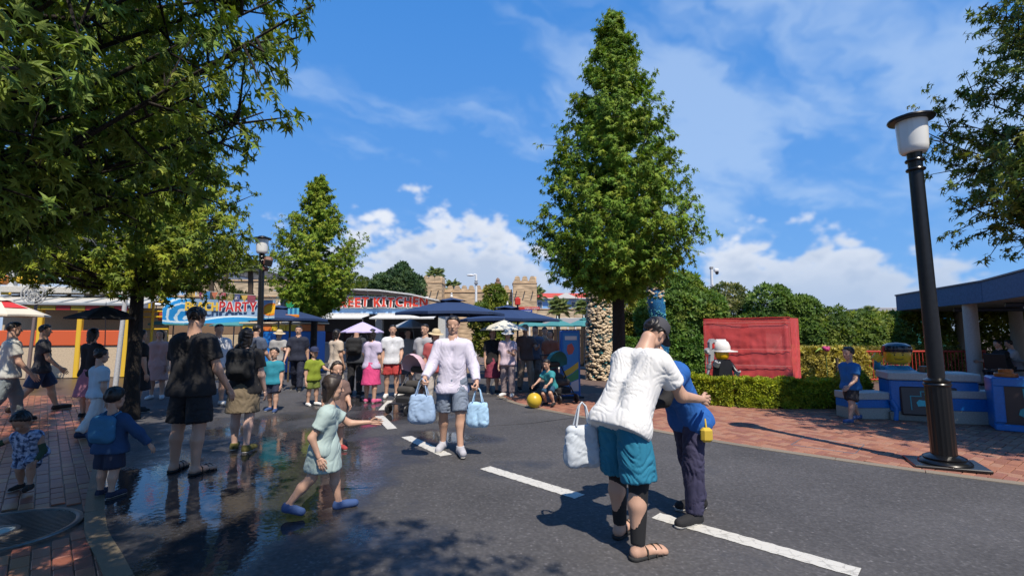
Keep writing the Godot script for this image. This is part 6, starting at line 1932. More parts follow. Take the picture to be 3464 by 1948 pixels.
	part(gt, "tail", tube_mesh([Vector3(-0.8, 0.75, 0), Vector3(-0.2, 0.72, 0), Vector3(0.4, 0.5, 0), Vector3(1.0, 0.1, 0), Vector3(1.3, -0.1, 0)], [0.16, 0.2, 0.14, 0.07, 0.02], 12), gr)
	for i in 7: part(gt, "scale", tube_mesh([Vector3(-0.6 + i * 0.24, 0.84 - i * 0.10, 0), Vector3(-0.55 + i * 0.24, 1.0 - i * 0.11, 0)], [0.07, 0.005], 6), mat("creature_green_dark", 0.01, 0.18, 0.10, 0.35))
	part(gt, "perch", box_mesh(Vector3(2.6, 3.0, 0.8), 0.05), mat("course_grey", 0.33, 0.34, 0.38, 0.7, "soft", 1.0), Vector3(0.6, -1.5, -0.5))
	part(gt, "wheel", lathe_mesh([Vector2(0.0, 0.05), Vector2(0.1, 0.05), Vector2(0.22, 0.03), Vector2(0.22, -0.05), Vector2(0, -0.05)], 20), mat("wheel_grey", 0.2, 0.24, 0.28, 0.4), Vector3(0.35, 0.1, 0.2), Basis(Vector3.RIGHT, PI / 2))

# ---------------------------------------------------------------- people
# Bodies are smooth unions of tapered capsules, meshed as surface nets.
# prims: [a, b, radius at a, radius at b, flat ends: 1 at b, 2 at a, 3 both]; clips: [point, outward normal]
func sdf_mesh(prims: Array, cell: float, blend: float, clips := [], wrinkle := 0.0, sd := 1) -> MB:
	var lo := Vector3.INF
	var hi := -Vector3.INF
	for p in prims:
		for e in 2:
			var q: Vector3 = p[e]
			var r: float = p[2 + e]
			lo = lo.min(q - Vector3.ONE * r)
			hi = hi.max(q + Vector3.ONE * r)
	var pad := cell * 2.0 + blend
	lo -= Vector3.ONE * pad
	hi += Vector3.ONE * pad
	var nx := int((hi.x - lo.x) / cell) + 2
	var ny := int((hi.y - lo.y) / cell) + 2
	var nz := int((hi.z - lo.z) / cell) + 2
	var sum := PackedFloat32Array()
	sum.resize(nx * ny * nz)
	var kk := 3.0 / blend
	for p in prims:
		var a: Vector3 = p[0]
		var b: Vector3 = p[1]
		var ra: float = p[2]
		var rb: float = p[3]
		var flat: int = p[4] if p.size() > 4 else 0
		var ab := b - a
		var l2 := maxf(ab.length_squared(), 1e-9)
		var ln := sqrt(l2)
		var mr := maxf(ra, rb) + pad
		var p0 := (a.min(b) - Vector3.ONE * mr - lo) / cell
		var p1 := (a.max(b) + Vector3.ONE * mr - lo) / cell
		var i0 := maxi(int(p0.x), 0)
		var i1 := mini(int(p1.x) + 1, nx - 1)
		var j0 := maxi(int(p0.y), 0)
		var j1 := mini(int(p1.y) + 1, ny - 1)
		var k0 := maxi(int(p0.z), 0)
		var k1 := mini(int(p1.z) + 1, nz - 1)
		for j in range(j0, j1 + 1):
			for k in range(k0, k1 + 1):
				var row := (j * nz + k) * nx
				for i in range(i0, i1 + 1):
					var q := Vector3(lo.x + i * cell, lo.y + j * cell, lo.z + k * cell) - a
					var tt := q.dot(ab) / l2
					var t := clampf(tt, 0.0, 1.0)
					var d := (q - ab * t).length() - (ra + (rb - ra) * t)
					if flat:
						if flat & 1: d = maxf(d, (tt - 1.0) * ln)
						if flat & 2: d = maxf(d, -tt * ln)
					if d < pad: sum[row + i] += exp(-d * kk)
	for c in clips:
		var cp: Vector3 = c[0]
		var cn: Vector3 = c[1]
		for j in ny:
			for k in nz:
				var row := (j * nz + k) * nx
				for i in nx:
					if sum[row + i] > 0.0:
						var d := (Vector3(lo.x + i * cell, lo.y + j * cell, lo.z + k * cell) - cp).dot(cn)
						if d > -pad: sum[row + i] = minf(sum[row + i], exp(-d * kk))
	var out := MB.new()
	var at := PackedInt32Array()
	at.resize(nx * ny * nz)
	at.fill(-1)
	var sy := nz * nx
	var noise := FastNoiseLite.new()
	noise.seed = sd
	noise.frequency = 1.0
	noise.fractal_type = FastNoiseLite.FRACTAL_NONE
	var floor_v := exp(-pad * kk)
	for j in ny - 1:
		for k in nz - 1:
			for i in nx - 1:
				var o := (j * nz + k) * nx + i
				var n := int(sum[o] > 1.0) + int(sum[o + 1] > 1.0) + int(sum[o + nx] > 1.0) + int(sum[o + nx + 1] > 1.0) + int(sum[o + sy] > 1.0) + int(sum[o + sy + 1] > 1.0) + int(sum[o + sy + nx] > 1.0) + int(sum[o + sy + nx + 1] > 1.0)
				if n == 0 or n == 8: continue
				var acc := Vector3.ZERO
				var cnt := 0
				for e in 12:
					var c0: Vector3i = EDGE_A[e]
					var c1: Vector3i = EDGE_B[e]
					var v0 := sum[o + c0.x + c0.z * nx + c0.y * sy]
					var v1 := sum[o + c1.x + c1.z * nx + c1.y * sy]
					if (v0 > 1.0) == (v1 > 1.0): continue
					var f0 := -log(maxf(v0, floor_v))
					var f1 := -log(maxf(v1, floor_v))
					acc += Vector3(c0).lerp(Vector3(c1), f0 / (f0 - f1))
					cnt += 1
				at[o] = out.v.size()
				out.v.append(lo + (Vector3(i, j, k) + acc / cnt) * cell)
				out.n.append(Vector3.ZERO)
	for j in range(1, ny - 1):
		for k in range(1, nz - 1):
			for i in range(1, nx - 1):
				var o := (j * nz + k) * nx + i
				var ins := sum[o] > 1.0
				for ax in 3:
					var st := 1 if ax == 0 else (sy if ax == 1 else nx)
					if ins == (sum[o + st] > 1.0): continue
					var u := sy if ax == 0 else (nx if ax == 1 else 1)
					var w := nx if ax == 0 else (1 if ax == 1 else sy)
					var a := at[o]
					var b := at[o - u]
					var c := at[o - u - w]
					var d := at[o - w]
					if a < 0 or b < 0 or c < 0 or d < 0: continue
					if ins: out.ix.append_array([a, c, b, a, d, c])
					else: out.ix.append_array([a, b, c, a, c, d])
					var g := (out.v[c] - out.v[a]).cross(out.v[b] - out.v[d])
					if not ins: g = -g
					out.n[a] += g
					out.n[b] += g
					out.n[c] += g
					out.n[d] += g
	# make sure the normals look out of the body, and that the corners run clockwise
	if out.ix.size() >= 3:
		var vol := 0.0
		for q in range(0, out.ix.size(), 3): vol += out.v[out.ix[q]].dot(out.v[out.ix[q + 1]].cross(out.v[out.ix[q + 2]]))
		if vol > 0.0:
			for q in range(0, out.ix.size(), 3):
				var t := out.ix[q + 1]
				out.ix[q + 1] = out.ix[q + 2]
				out.ix[q + 2] = t
		for q in out.n.size(): out.n[q] = Vector3.ZERO
		for q in range(0, out.ix.size(), 3):
			var g := (out.v[out.ix[q + 2]] - out.v[out.ix[q]]).cross(out.v[out.ix[q + 1]] - out.v[out.ix[q]])
			for e in 3: out.n[out.ix[q + e]] += g
	for q in out.n.size():
		out.n[q] = out.n[q].normalized()
	if wrinkle > 0.0:
		for q in out.v.size():
			var p := out.v[q]
			var wx := noise.get_noise_3d(p.x * 3.0, p.y * 2.5 + 4.0, p.z * 3.0)
			var soft := noise.get_noise_3d(p.x * 5.0 + p.y * 2.0, p.y * 2.6, p.z * 5.0)
			var n1 := noise.get_noise_3d(p.x * 7.0 + p.y * 4.0 + wx * 3.0, p.y * 2.4 + wx * 2.0, p.z * 7.0)
			var n2 := noise.get_noise_3d(p.x * 5.0 + 9.0 - p.y * 2.0, p.y * 9.0 + wx * 5.0, p.z * 5.0)
			var crease := pow(maxf(0.0, 1.0 - absf(n1) * 2.2), 2.0) * 0.9 + pow(maxf(0.0, 1.0 - absf(n2) * 2.8), 2.0) * 0.55
			out.v[q] = p + out.n[q] * wrinkle * (0.8 * soft - crease * 1.1 + 0.75)
		for q in out.n.size(): out.n[q] = Vector3.ZERO
		for q in range(0, out.ix.size(), 3):
			var g := (out.v[out.ix[q + 2]] - out.v[out.ix[q]]).cross(out.v[out.ix[q + 1]] - out.v[out.ix[q]])
			for e in 3: out.n[out.ix[q + e]] += g
		for q in out.n.size(): out.n[q] = out.n[q].normalized()
	return out

const EDGE_A := [Vector3i(0, 0, 0), Vector3i(0, 1, 0), Vector3i(0, 0, 1), Vector3i(0, 1, 1), Vector3i(0, 0, 0), Vector3i(1, 0, 0), Vector3i(0, 0, 1), Vector3i(1, 0, 1), Vector3i(0, 0, 0), Vector3i(1, 0, 0), Vector3i(0, 1, 0), Vector3i(1, 1, 0)]
const EDGE_B := [Vector3i(1, 0, 0), Vector3i(1, 1, 0), Vector3i(1, 0, 1), Vector3i(1, 1, 1), Vector3i(0, 1, 0), Vector3i(1, 1, 0), Vector3i(0, 1, 1), Vector3i(1, 1, 1), Vector3i(0, 0, 1), Vector3i(1, 0, 1), Vector3i(0, 1, 1), Vector3i(1, 1, 1)]

var unit_head: MB
var unit_hand: MB
var unit_grip: MB
var shapes := {}

func make_units() -> void:
	# head one unit high from chin to crown, looking along z
	unit_head = sdf_mesh([
		[Vector3(0, 0.64, -0.06), Vector3(0, 0.66, 0.02), 0.335, 0.325], [Vector3(0, 0.42, 0.05), Vector3(0, 0.42, 0.05), 0.27, 0.27], [Vector3(-0.10, 0.24, 0.08), Vector3(0.10, 0.24, 0.08), 0.17, 0.17],
		[Vector3(0, 0.12, 0.17), Vector3(0, 0.12, 0.17), 0.115, 0.115], [Vector3(0, 0.52, 0.30), Vector3(0, 0.385, 0.385), 0.035, 0.062], [Vector3(-0.17, 0.57, 0.235), Vector3(0.17, 0.57, 0.235), 0.062, 0.062],
		[Vector3(-0.06, 0.245, 0.275), Vector3(0.06, 0.245, 0.275), 0.04, 0.04], [Vector3(-0.17, 0.40, 0.18), Vector3(-0.17, 0.40, 0.18), 0.10, 0.10], [Vector3(0.17, 0.40, 0.18), Vector3(0.17, 0.40, 0.18), 0.10, 0.10],
		[Vector3(0.345, 0.53, -0.05), Vector3(0.325, 0.38, -0.02), 0.055, 0.04], [Vector3(-0.345, 0.53, -0.05), Vector3(-0.325, 0.38, -0.02), 0.055, 0.04]], 0.036, 0.06)
	# relaxed hand one unit long hanging down, palm towards -x, thumb along +z
	var pr := [[Vector3(0, 0.0, 0), Vector3(0, -0.12, 0), 0.115, 0.12], [Vector3(0, -0.14, 0.11), Vector3(0, -0.42, 0.13), 0.085, 0.075], [Vector3(0, -0.14, -0.02), Vector3(0, -0.44, -0.02), 0.09, 0.075], [Vector3(0, -0.14, -0.11), Vector3(0, -0.40, -0.15), 0.085, 0.07]]
	var gr := pr.duplicate(true)
	var zz := [0.165, 0.055, -0.055, -0.16]
	var ll := [0.24, 0.28, 0.26, 0.20]
	for i in 4:
		var z: float = zz[i]
		var l: float = ll[i]
		var k := Vector3(0, -0.43 + 0.03 * absf(i - 1.2) * 0.6, z)
		var m := k + Vector3(-0.05, -l, z * 0.12)
		var t := m + Vector3(-0.13, -l * 0.75, 0)
		pr.append([k, m, 0.053, 0.047])
		pr.append([m, t, 0.047, 0.037])
		var gm := k + Vector3(-0.13, -l * 0.7, 0)
		var gt := gm + Vector3(-0.22, 0.08, 0)
		gr.append([k, gm, 0.055, 0.05])
		gr.append([gm, gt, 0.05, 0.045])
		gr.append([gt, gt + Vector3(-0.02, 0.16, 0), 0.045, 0.04])
	pr.append([Vector3(-0.03, -0.16, 0.15), Vector3(-0.08, -0.34, 0.27), 0.07, 0.055])
	pr.append([Vector3(-0.08, -0.34, 0.27), Vector3(-0.12, -0.54, 0.28), 0.052, 0.04])
	gr.append([Vector3(-0.03, -0.16, 0.15), Vector3(-0.18, -0.30, 0.22), 0.07, 0.055])
	gr.append([Vector3(-0.18, -0.30, 0.22), Vector3(-0.32, -0.44, 0.14), 0.052, 0.042])
	unit_hand = sdf_mesh(pr, 0.024, 0.022)
	unit_grip = sdf_mesh(gr, 0.024, 0.022)

# joints for a figure that looks along z, standing on y = 0
func rig(o: Dictionary) -> Dictionary:
	var h: float = o.h
	var hh: float = h / o.get("hr", 7.4)
	var hip: float = h * o.get("leg", 0.515)
	var sh: float = h - hh * 1.30
	var lean: float = o.get("lean", 0.0)
	var up := Vector3(sin(o.get("tilt", 0.0)), cos(lean), sin(lean)).normalized()
	var sw: float = h * o.get("sw", 0.106)
	var tw: float = o.get("twist", 0.0)
	var side := Vector3(cos(tw), 0, -sin(tw))
	var j := {"h": h, "hh": hh, "up": up, "side": side}
	j.pel = Vector3(0, hip, 0)
	j.len = sh - hip
	j.nb = j.pel + up * j.len
	var legs: Array = o.get("legs", [[0.04, 0.06, 0.05], [-0.04, 0.05, 0.05]])
	var arms: Array = o.get("arms", [[0.08, 0.12, 0.2, 0.0], [-0.02, 0.12, 0.2, 0.0]])
	var seg := (hip - h * 0.045) / 2.0
	j.L = []
	j.A = []
	var low := 1e9
	for i in 2:
		var s := 1.0 if i == 0 else -1.0
		var l: Array = legs[i]
		var hp: Vector3 = j.pel + Vector3(s * h * 0.052, 0, 0)
		var td := Vector3(s * sin(l[2]), -cos(l[0]) * cos(l[2]), sin(l[0]))
		var kn := hp + td * seg
		var p2: float = l[0] - l[1]
		var sd := Vector3(s * sin(l[2]) * 0.3, -cos(p2), sin(p2))
		var an := kn + sd * seg
		var fp: float = p2 * 0.8 + (l[3] if l.size() > 3 else 0.0)
		var toe := an + Vector3(s * 0.025 * h, -h * 0.022, 0) + Vector3(0, sin(fp) * 0.4, cos(fp)) * h * 0.105
		j.L.append([hp, kn, an, toe])
		low = minf(low, minf(an.y - h * 0.042, toe.y - h * 0.018))
	var sp := [Vector3.ZERO, Vector3.ZERO]
	for i in 2:
		var s := 1.0 if i == 0 else -1.0
		var a: Array = arms[i]
		var so: Vector3 = j.nb + side * s * sw - up * h * 0.050
		var fwd := Vector3(side.z, 0, side.x) * 1.0
		fwd = Vector3(-side.z, 0, side.x)
		var ud: Vector3 = side * s * sin(a[1]) + Vector3(0, -cos(a[0]) * cos(a[1]), 0) + fwd * sin(a[0]) * cos(a[1])
		var el := so + ud.normalized() * h * 0.172
		var e2: float = a[0] + a[2]
		var fd: Vector3 = side * s * (sin(a[1]) * 0.6 - a[3]) + Vector3(0, -cos(e2), 0) + fwd * sin(e2)
		var wr: Vector3 = el + fd.normalized() * h * 0.142
		j.A.append([so, el, wr, fd.normalized()])
	var drop := Vector3(0, -low + o.get("lift", 0.0), 0)
	j.pel += drop
	j.nb += drop
	for q in j.L: 
		for i in 4: q[i] += drop
	for q in j.A:
		for i in 3: q[i] += drop
	var hd: Array = o.get("head", [0.0, 0.0])
	j.hb = Basis.from_euler(Vector3(-hd[1] + lean * 0.55, tw + hd[0], 0))
	j.chin = j.nb + up * hh * 0.20 + j.hb * Vector3(0, 0.02, 0.06) * hh
	return j

func torso(j: Dictionary, g: float, b: float, from := 0.0) -> Array:
	var h: float = j.h
	var u: Vector3 = j.up
	var x: Vector3 = j.side
	var out := []
	for sg in [-1.0, 1.0]:
		var p0: Vector3 = j.pel + Vector3.RIGHT * sg * h * 0.050 * b
		var p1: Vector3 = j.pel + u * j.len * 0.40 + Vector3.RIGHT.lerp(x, 0.4) * sg * h * 0.040 * b + Vector3(0, 0, 0.004 * h)
		var p2: Vector3 = j.pel + u * j.len * 0.80 + x * sg * h * 0.062 * b
		out.append([p0, p1, h * 0.060 * b + g, h * 0.054 * b + g])
		out.append([p1, p2, h * 0.054 * b + g, h * 0.054 * b + g])
	var s: Vector3 = j.nb - u * h * 0.045
	out.append([s - x * h * 0.085, s + x * h * 0.085, h * 0.034 + g * 0.7, h * 0.034 + g * 0.7])
	out.append([s, j.nb + u * h * 0.0, h * 0.05, h * 0.036])
	return out

func figure(o: Dictionary) -> Dictionary:
	var key: String = o.get("key", "")
	if key and shapes.has(key): return shapes[key]
	var j := rig(o)
	var h: float = j.h
	var hh: float = j.hh
	var cell: float = o.get("cell", 0.015)
	var b: float = o.get("build", 1.0)
	var g: float = 0.007 + 0.002 * h
	var res := {"j": j}
	# body
	var pr := torso(j, 0.0, b)
	pr.append([j.nb - j.up * h * 0.02, j.chin + j.hb * Vector3(0, 0.25, -0.12) * hh, h * 0.036, h * 0.033])
	for i in 2:
		var L: Array = j.L[i]
		pr.append([L[0], L[1], h * 0.052 * b, h * 0.034])
		pr.append([L[1], L[1].lerp(L[2], 0.35) + Vector3(0, 0, -0.008 * h), h * 0.033, h * 0.034])
		pr.append([L[1].lerp(L[2], 0.35) + Vector3(0, 0, -0.008 * h), L[2], h * 0.034, h * 0.021])
		pr.append([L[2] + Vector3(0, -0.018 * h, -0.012 * h), L[3], h * 0.023, h * 0.015])
		var fdir: Vector3 = (L[3] - L[2]).normalized()
		for e in (5 if o.get("foot", "") == "sandal" else 0):
			var off := Vector3((e - 2.0) * 0.0088 * h, -0.003 * h, -0.004 * absf(e - 1.5) * h)
			pr.append([L[3] - fdir * 0.030 * h + off, L[3] + fdir * 0.014 * h + off, h * 0.0095, h * 0.0072])
		var A: Array = j.A[i]
		pr.append([A[0], A[1], h * 0.031 * b, h * 0.024])
		pr.append([A[1], A[2], h * 0.025, h * 0.0165])
	var body := sdf_mesh(pr, cell, 0.026 + cell * 0.4)
	body.add(unit_head, Transform3D(j.hb.scaled_local(Vector3.ONE * hh), j.chin))
	var grips: Array = o.get("grip", [0, 0])
	for i in 2:
		var A: Array = j.A[i]
		var y: Vector3 = -A[3]
		var z: Vector3 = Vector3(-j.side.z, 0.15, j.side.x)
		z = (z - y * z.dot(y))
		if z.length() < 0.2: z = Vector3.UP - y * y.y
		z = z.normalized()
		var x := y.cross(z)
		var hs := h * (0.108 if h > 1.4 else 0.112)
		# palm turned inwards: the left hand's palm looks along -side
		var flip := 1.0 if x.dot(j.side) > 0 else -1.0
		var want := 1.0 if i == 0 else -1.0
		var bs := Basis(x * flip * want, y, z).scaled_local(Vector3.ONE * hs)
		var src: MB = unit_grip if grips[i] else unit_hand
		var mm := MB.new()
		mm.v = src.v
		mm.n = src.n
		mm.ix = src.ix
		if bs.determinant() < 0:
			mm.ix = src.ix.duplicate()
			for q in range(0, mm.ix.size(), 3):
				var t := mm.ix[q + 1]
				mm.ix[q + 1] = mm.ix[q + 2]
				mm.ix[q + 2] = t
		body.add(mm, Transform3D(bs, A[2]))
	res.body = body.mesh()
	# top
	var top: String = o.get("top", "tee")
	if top != "none":
		var tp := torso(j, g * 1.3, b * o.get("loose", 1.0))
		var hem: float = o.get("hem", -0.12)
		var hc: Vector3 = j.pel + j.up * j.len * hem
		tp.append([hc - Vector3.RIGHT * h * 0.055 * b, hc + Vector3.RIGHT * h * 0.055 * b, h * 0.072 * b + g * 1.4, h * 0.072 * b + g * 1.4])
		for i in 2:
			var A: Array = j.A[i]
			tp.append([A[0] - j.up * h * 0.005, A[0].lerp(A[1], 0.62 if top == "tee" else 1.0), h * 0.037 * b + g, h * (0.040 if top == "tee" else 0.031) + g, 1 if top == "tee" else 0])
			if top == "long": tp.append([A[1], A[1].lerp(A[2], 0.93), h * 0.030 + g, h * 0.024 + g, 1])
			if top == "sleeveless": tp.remove_at(tp.size() - 1)
		var cl := [[hc - j.up * h * 0.02, -j.up]]
		res.top = sdf_mesh(tp, cell, 0.034 + cell * 0.4, cl, 0.0034 * h, 3 + int(h * 100)).mesh()
		# neckline: the neck stays bare above the shoulders
	var bot: String = o.get("bottom", "shorts")
	var bp := []
	if bot == "shorts" or bot == "trousers":
		bp = [[j.pel - Vector3.RIGHT * h * 0.055, j.pel + Vector3.RIGHT * h * 0.055, h * 0.060 * b + g * 0.1, h * 0.060 * b + g * 0.1], [j.pel + j.up * h * 0.05 - Vector3.RIGHT * h * 0.046, j.pel + j.up * h * 0.05 + Vector3.RIGHT * h * 0.046, h * 0.046 * b, h * 0.046 * b]]
		var frac: float = o.get("frac", 0.86)
		for i in 2:
			var L: Array = j.L[i]
			if bot == "shorts": bp.append([L[0], L[0].lerp(L[1], frac), h * 0.052 * b + g * 0.6, h * 0.058 * b + g * 1.2, 1])
			else:
				bp.append([L[0], L[1], h * 0.052 * b + g * 0.6, h * 0.042 + g])
				bp.append([L[1], L[1].lerp(L[2], frac + 0.08), h * 0.042 + g, h * 0.034 + g, 1])
	elif bot == "skirt" or bot == "dress":
		var wa: Vector3 = j.pel + j.up * j.len * (0.25 if bot == "skirt" else 0.45)
		var mid: Vector3 = (j.L[0][1] + j.L[1][1]) * 0.5
		var he: Vector3 = j.pel + (mid - j.pel) * o.get("frac", 0.95)
		bp = [[wa, wa.lerp(he, 0.5), h * (0.045 if bot == "skirt" else 0.06) * b, h * 0.098 * b + g], [wa.lerp(he, 0.5), he, h * 0.098 * b + g, h * o.get("flare", 0.125) * b + g, 1]]
		for i in 2: bp.append([j.L[i][0], j.L[i][0].lerp(j.L[i][1], o.get("frac", 0.95) * 0.97), h * 0.06 * b + g, h * 0.055 + g, 1])
	if bp.size(): res.bottom = sdf_mesh(bp, cell, 0.018 + cell * 0.5, [[j.pel + j.up * h * (0.03 if bot != "dress" else 0.5), j.up]], 0.006 * h, 9 + int(h * 100)).mesh()
	# leggings, sleeves under a tee
	if o.has("leggings"):
		var lp := []
		for i in 2:
			var L: Array = j.L[i]
			lp.append([L[0].lerp(L[1], 0.7), L[1], h * 0.040 + 0.006, h * 0.035 + 0.006, 2])
			lp.append([L[1], L[1].lerp(L[2], 0.96), h * 0.036 + 0.006, h * 0.024 + 0.006, 1])
		res.leggings = sdf_mesh(lp, cell, 0.014 + cell * 0.4).mesh()
	if o.has("under"):
		var lp := []
		for i in 2:
			var A: Array = j.A[i]
			lp.append([A[0].lerp(A[1], 0.5), A[1], h * 0.028 + 0.006, h * 0.025 + 0.006, 2])
			lp.append([A[1], A[1].lerp(A[2], 0.95), h * 0.026 + 0.006, h * 0.018 + 0.006, 1])
		res.under = sdf_mesh(lp, cell, 0.014 + cell * 0.4).mesh()
	# shoes
	var sp := []
	var so := MB.new()
	var sandal: bool = o.get("foot", "shoe") == "sandal"
	var sole_p := []
	for i in 2:
		var L: Array = j.L[i]
		var heel: Vector3 = L[2] + Vector3(0, -0.020 * h, -0.014 * h)
		var toe: Vector3 = L[3] + Vector3(0, 0.001, 0.006 * h)
		sole_p.append([heel + Vector3(0, -0.014 * h, -0.004 * h), toe + Vector3(0, -0.010 * h, 0.004 * h), h * 0.024, h * 0.023])
		if sandal:
			for t in [0.30, 0.62, 0.82]:
				var c: Vector3 = heel.lerp(toe, t)
				var w: float = h * 0.026
				var up: float = h * lerpf(0.028, 0.020, t)
				so.tube([c + Vector3(-w, -h * 0.016, 0), c + Vector3(-w * 0.8, up * 0.5, 0), c + Vector3(0, up, 0.003), c + Vector3(w * 0.8, up * 0.5, 0), c + Vector3(w, -h * 0.016, 0)], [0.006, 0.007, 0.007, 0.007, 0.006], 6)
		else:
			sp.append([heel, toe, h * 0.027 + 0.004, h * 0.0195 + 0.004])
			sp.append([heel.lerp(toe, 0.55) + Vector3(0, 0.004 * h, 0), toe, h * 0.025 + 0.003, h * 0.0215 + 0.004])
			if o.get("boot", true): sp.append([L[2] + Vector3(0, 0.012 * h, -0.004 * h), L[2] + Vector3(0, -0.02 * h, -0.006 * h), h * 0.026 + 0.004, h * 0.028 + 0.004, 2])
	if sandal: res.shoes = so.mesh()
	else: res.shoes = sdf_mesh(sp, cell * 0.75, 0.012 + cell * 0.3, [[Vector3(0, 0.010, 0), Vector3.DOWN]] if not o.get("run", false) else []).mesh()
	var sc := [[Vector3(0, 0.002, 0), Vector3.DOWN], [Vector3(0, 0.014 * h, 0), Vector3.UP]]
	if not o.get("run", false): res.soles = sdf_mesh(sole_p, cell * 0.6, 0.008, sc).mesh()
	# hair
	var hp := []
	var hx := Transform3D(j.hb.scaled_local(Vector3.ONE * hh), j.chin)
	var put := func(a: Vector3, c: Vector3, r0: float, r1: float) -> void: hp.append([hx * a, hx * c, r0 * hh, r1 * hh])
	var style: String = o.get("hair", "short")
	put.call(Vector3(0, 0.68, -0.08), Vector3(0, 0.70, 0.0), 0.365, 0.35)
	var clip_n: Vector3 = j.hb * Vector3(0, -0.72, 0.69)
	var clips := [[hx * Vector3(0, 0.70, 0.13), clip_n.normalized()]]
	if style == "long" or style == "bob":
		var down := -0.55 if style == "long" else 0.05
		put.call(Vector3(0.22, 0.6, -0.14), Vector3(0.20, down, -0.16), 0.20, 0.13)
		put.call(Vector3(-0.22, 0.6, -0.14), Vector3(-0.20, down, -0.16), 0.20, 0.13)
		put.call(Vector3(0, 0.6, -0.22), Vector3(0, down - 0.05, -0.22), 0.22, 0.14)
		clips = [[hx * Vector3(0, 0.74, 0.16), (j.hb * Vector3(0, -0.45, 0.89)).normalized()]]
	elif style == "tail":
		put.call(Vector3(0, 0.7, -0.4), Vector3(0, 0.2, -0.5), 0.12, 0.07)
	res.hair = sdf_mesh(hp, cell * 0.7, 0.012 + cell * 0.3, clips, 0.012 * hh * 4.0, 5).mesh()
	var ey := MB.new()
	for s in [-1.0, 1.0]: ey.ball(hx * Vector3(0.135 * s, 0.485, 0.287), Vector3.ONE * 0.027 * hh, 8, 6)
	ey.tube([hx * Vector3(-0.08, 0.245, 0.318), hx * Vector3(0, 0.238, 0.328), hx * Vector3(0.08, 0.245, 0.318)], [0.005 * hh, 0.008 * hh, 0.005 * hh], 5)
	res.face = ey.mesh()
	if o.has("cap"):
		var cb := MB.new()
		cb.lathe([Vector2(0.40, 0.60), Vector2(0.405, 0.72), Vector2(0.36, 0.92), Vector2(0.22, 1.04), Vector2(0, 1.07)], 22, Transform3D(hx.basis, hx * Vector3(0, 0.05, -0.03)))
		if o.cap == "brim":
			for i in 16:
				var a0 := PI * i / 16
				var a1 := PI * (i + 1) / 16
				cb.quad(hx * Vector3(cos(a0) * 0.40, 0.68, sin(a0) * 0.36), hx * Vector3(cos(a0) * 0.34, 0.62, sin(a0) * 0.74), hx * Vector3(cos(a1) * 0.34, 0.62, sin(a1) * 0.74), hx * Vector3(cos(a1) * 0.40, 0.68, sin(a1) * 0.36), j.hb * Vector3.UP)
		elif o.cap == "sun":
			cb.lathe([Vector2(0.40, 0.66), Vector2(0.72, 0.58)], 22, Transform3D(hx.basis, hx * Vector3(0, 0.05, -0.03)))
		res.cap = cb.mesh()
	if o.has("pack"):
		var c: Vector3 = j.pel + j.up * j.len * 0.60
		var ps: float = h * 0.075
		var bk := -Vector3(-j.side.z, 0, j.side.x)
		var pp := []
		for y in [-1.0, 0.0, 1.0]:
			var q: Vector3 = c + j.up * y * h * 0.075 + bk * h * (0.095 + 0.01 * (1.0 - absf(y)))
			pp.append([q - j.side * h * 0.055, q + j.side * h * 0.055, h * 0.05, h * 0.05])
		pp.append([c - j.up * h * 0.05 + bk * h * 0.145 - j.side * h * 0.03, c - j.up * h * 0.05 + bk * h * 0.145 + j.side * h * 0.03, h * 0.03, h * 0.03])
		res.pack = sdf_mesh(pp, cell, 0.05 + cell * 0.4, [], 0.004).mesh()
		var sb := MB.new()
		for s in [-1.0, 1.0]:
			var x: Vector3 = j.side * s * h * 0.066
			var f := -bk
			sb.tube([c + x + bk * h * 0.06 + j.up * h * 0.11, j.nb + x + j.up * h * 0.028, c + x * 1.1 + f * h * 0.075 + j.up * h * 0.04, c + x * 1.2 + f * h * 0.02 - j.up * h * 0.09, c + x + bk * h * 0.07 - j.up * h * 0.09], [0.012 * h, 0.013 * h, 0.012 * h, 0.009 * h, 0.008 * h], 6)
		res.straps = sb.mesh()
	if key: shapes[key] = res
	return res

func cloth(key: String, r: float, g: float, b: float) -> StandardMaterial3D:
	var m := mat("cloth_" + key, r, g, b, 0.85)
	return m

# colours: dictionary of part -> [name, r, g, b]
func person(label: String, at: Vector3, turn: float, o: Dictionary, c: Dictionary, group := "people in the crowd") -> Node3D:
	var f := figure(o)
	var root := thing("person", label, "person", at, turn, group)
	var skin: Array = c.get("skin", ["a", 0.50, 0.30, 0.21])
	var sm := mat("skin_" + skin[0], skin[1], skin[2], skin[3], 0.5)
	part(root, "body", f.body, sm)
	var hm := mat("hair_dark", 0.014, 0.011, 0.010, 0.45)
	if c.has("hair"): hm = mat("hair_" + c.hair[0], c.hair[1], c.hair[2], c.hair[3], 0.5)
	part(root, "hair", f.hair, hm)
	part(root, "face", f.face, mat("eye_dark", 0.03, 0.018, 0.016, 0.3))
	for k in [["top", "shirt"], ["bottom", "skirt" if o.get("bottom", "") == "skirt" else ("dress" if o.get("bottom", "") == "dress" else ("trousers" if o.get("bottom", "") == "trousers" else "shorts"))], ["shoes", "sandals" if o.get("foot", "") == "sandal" else "shoes"], ["soles", "soles"], ["leggings", "leggings"], ["under", "undersleeves"], ["cap", "hat"], ["pack", "backpack"], ["straps", "backpack_straps"]]:
		if f.has(k[0]):
			var col: Array = c.get(k[0], c.get("pack", ["grey", 0.2, 0.2, 0.2]) if k[0] == "straps" else (["sole_pale", 0.42, 0.41, 0.38] if k[0] == "soles" and not c.has("dark_sole") else ["sole_dark", 0.02, 0.02, 0.02]) if k[0] == "soles" else ["grey", 0.2, 0.2, 0.2])
			var m := cloth(col[0], col[1], col[2], col[3])
			if k[0] == "cap": m = two_sided(m)
			part(root, k[1], f[k[0]], m)
	return root

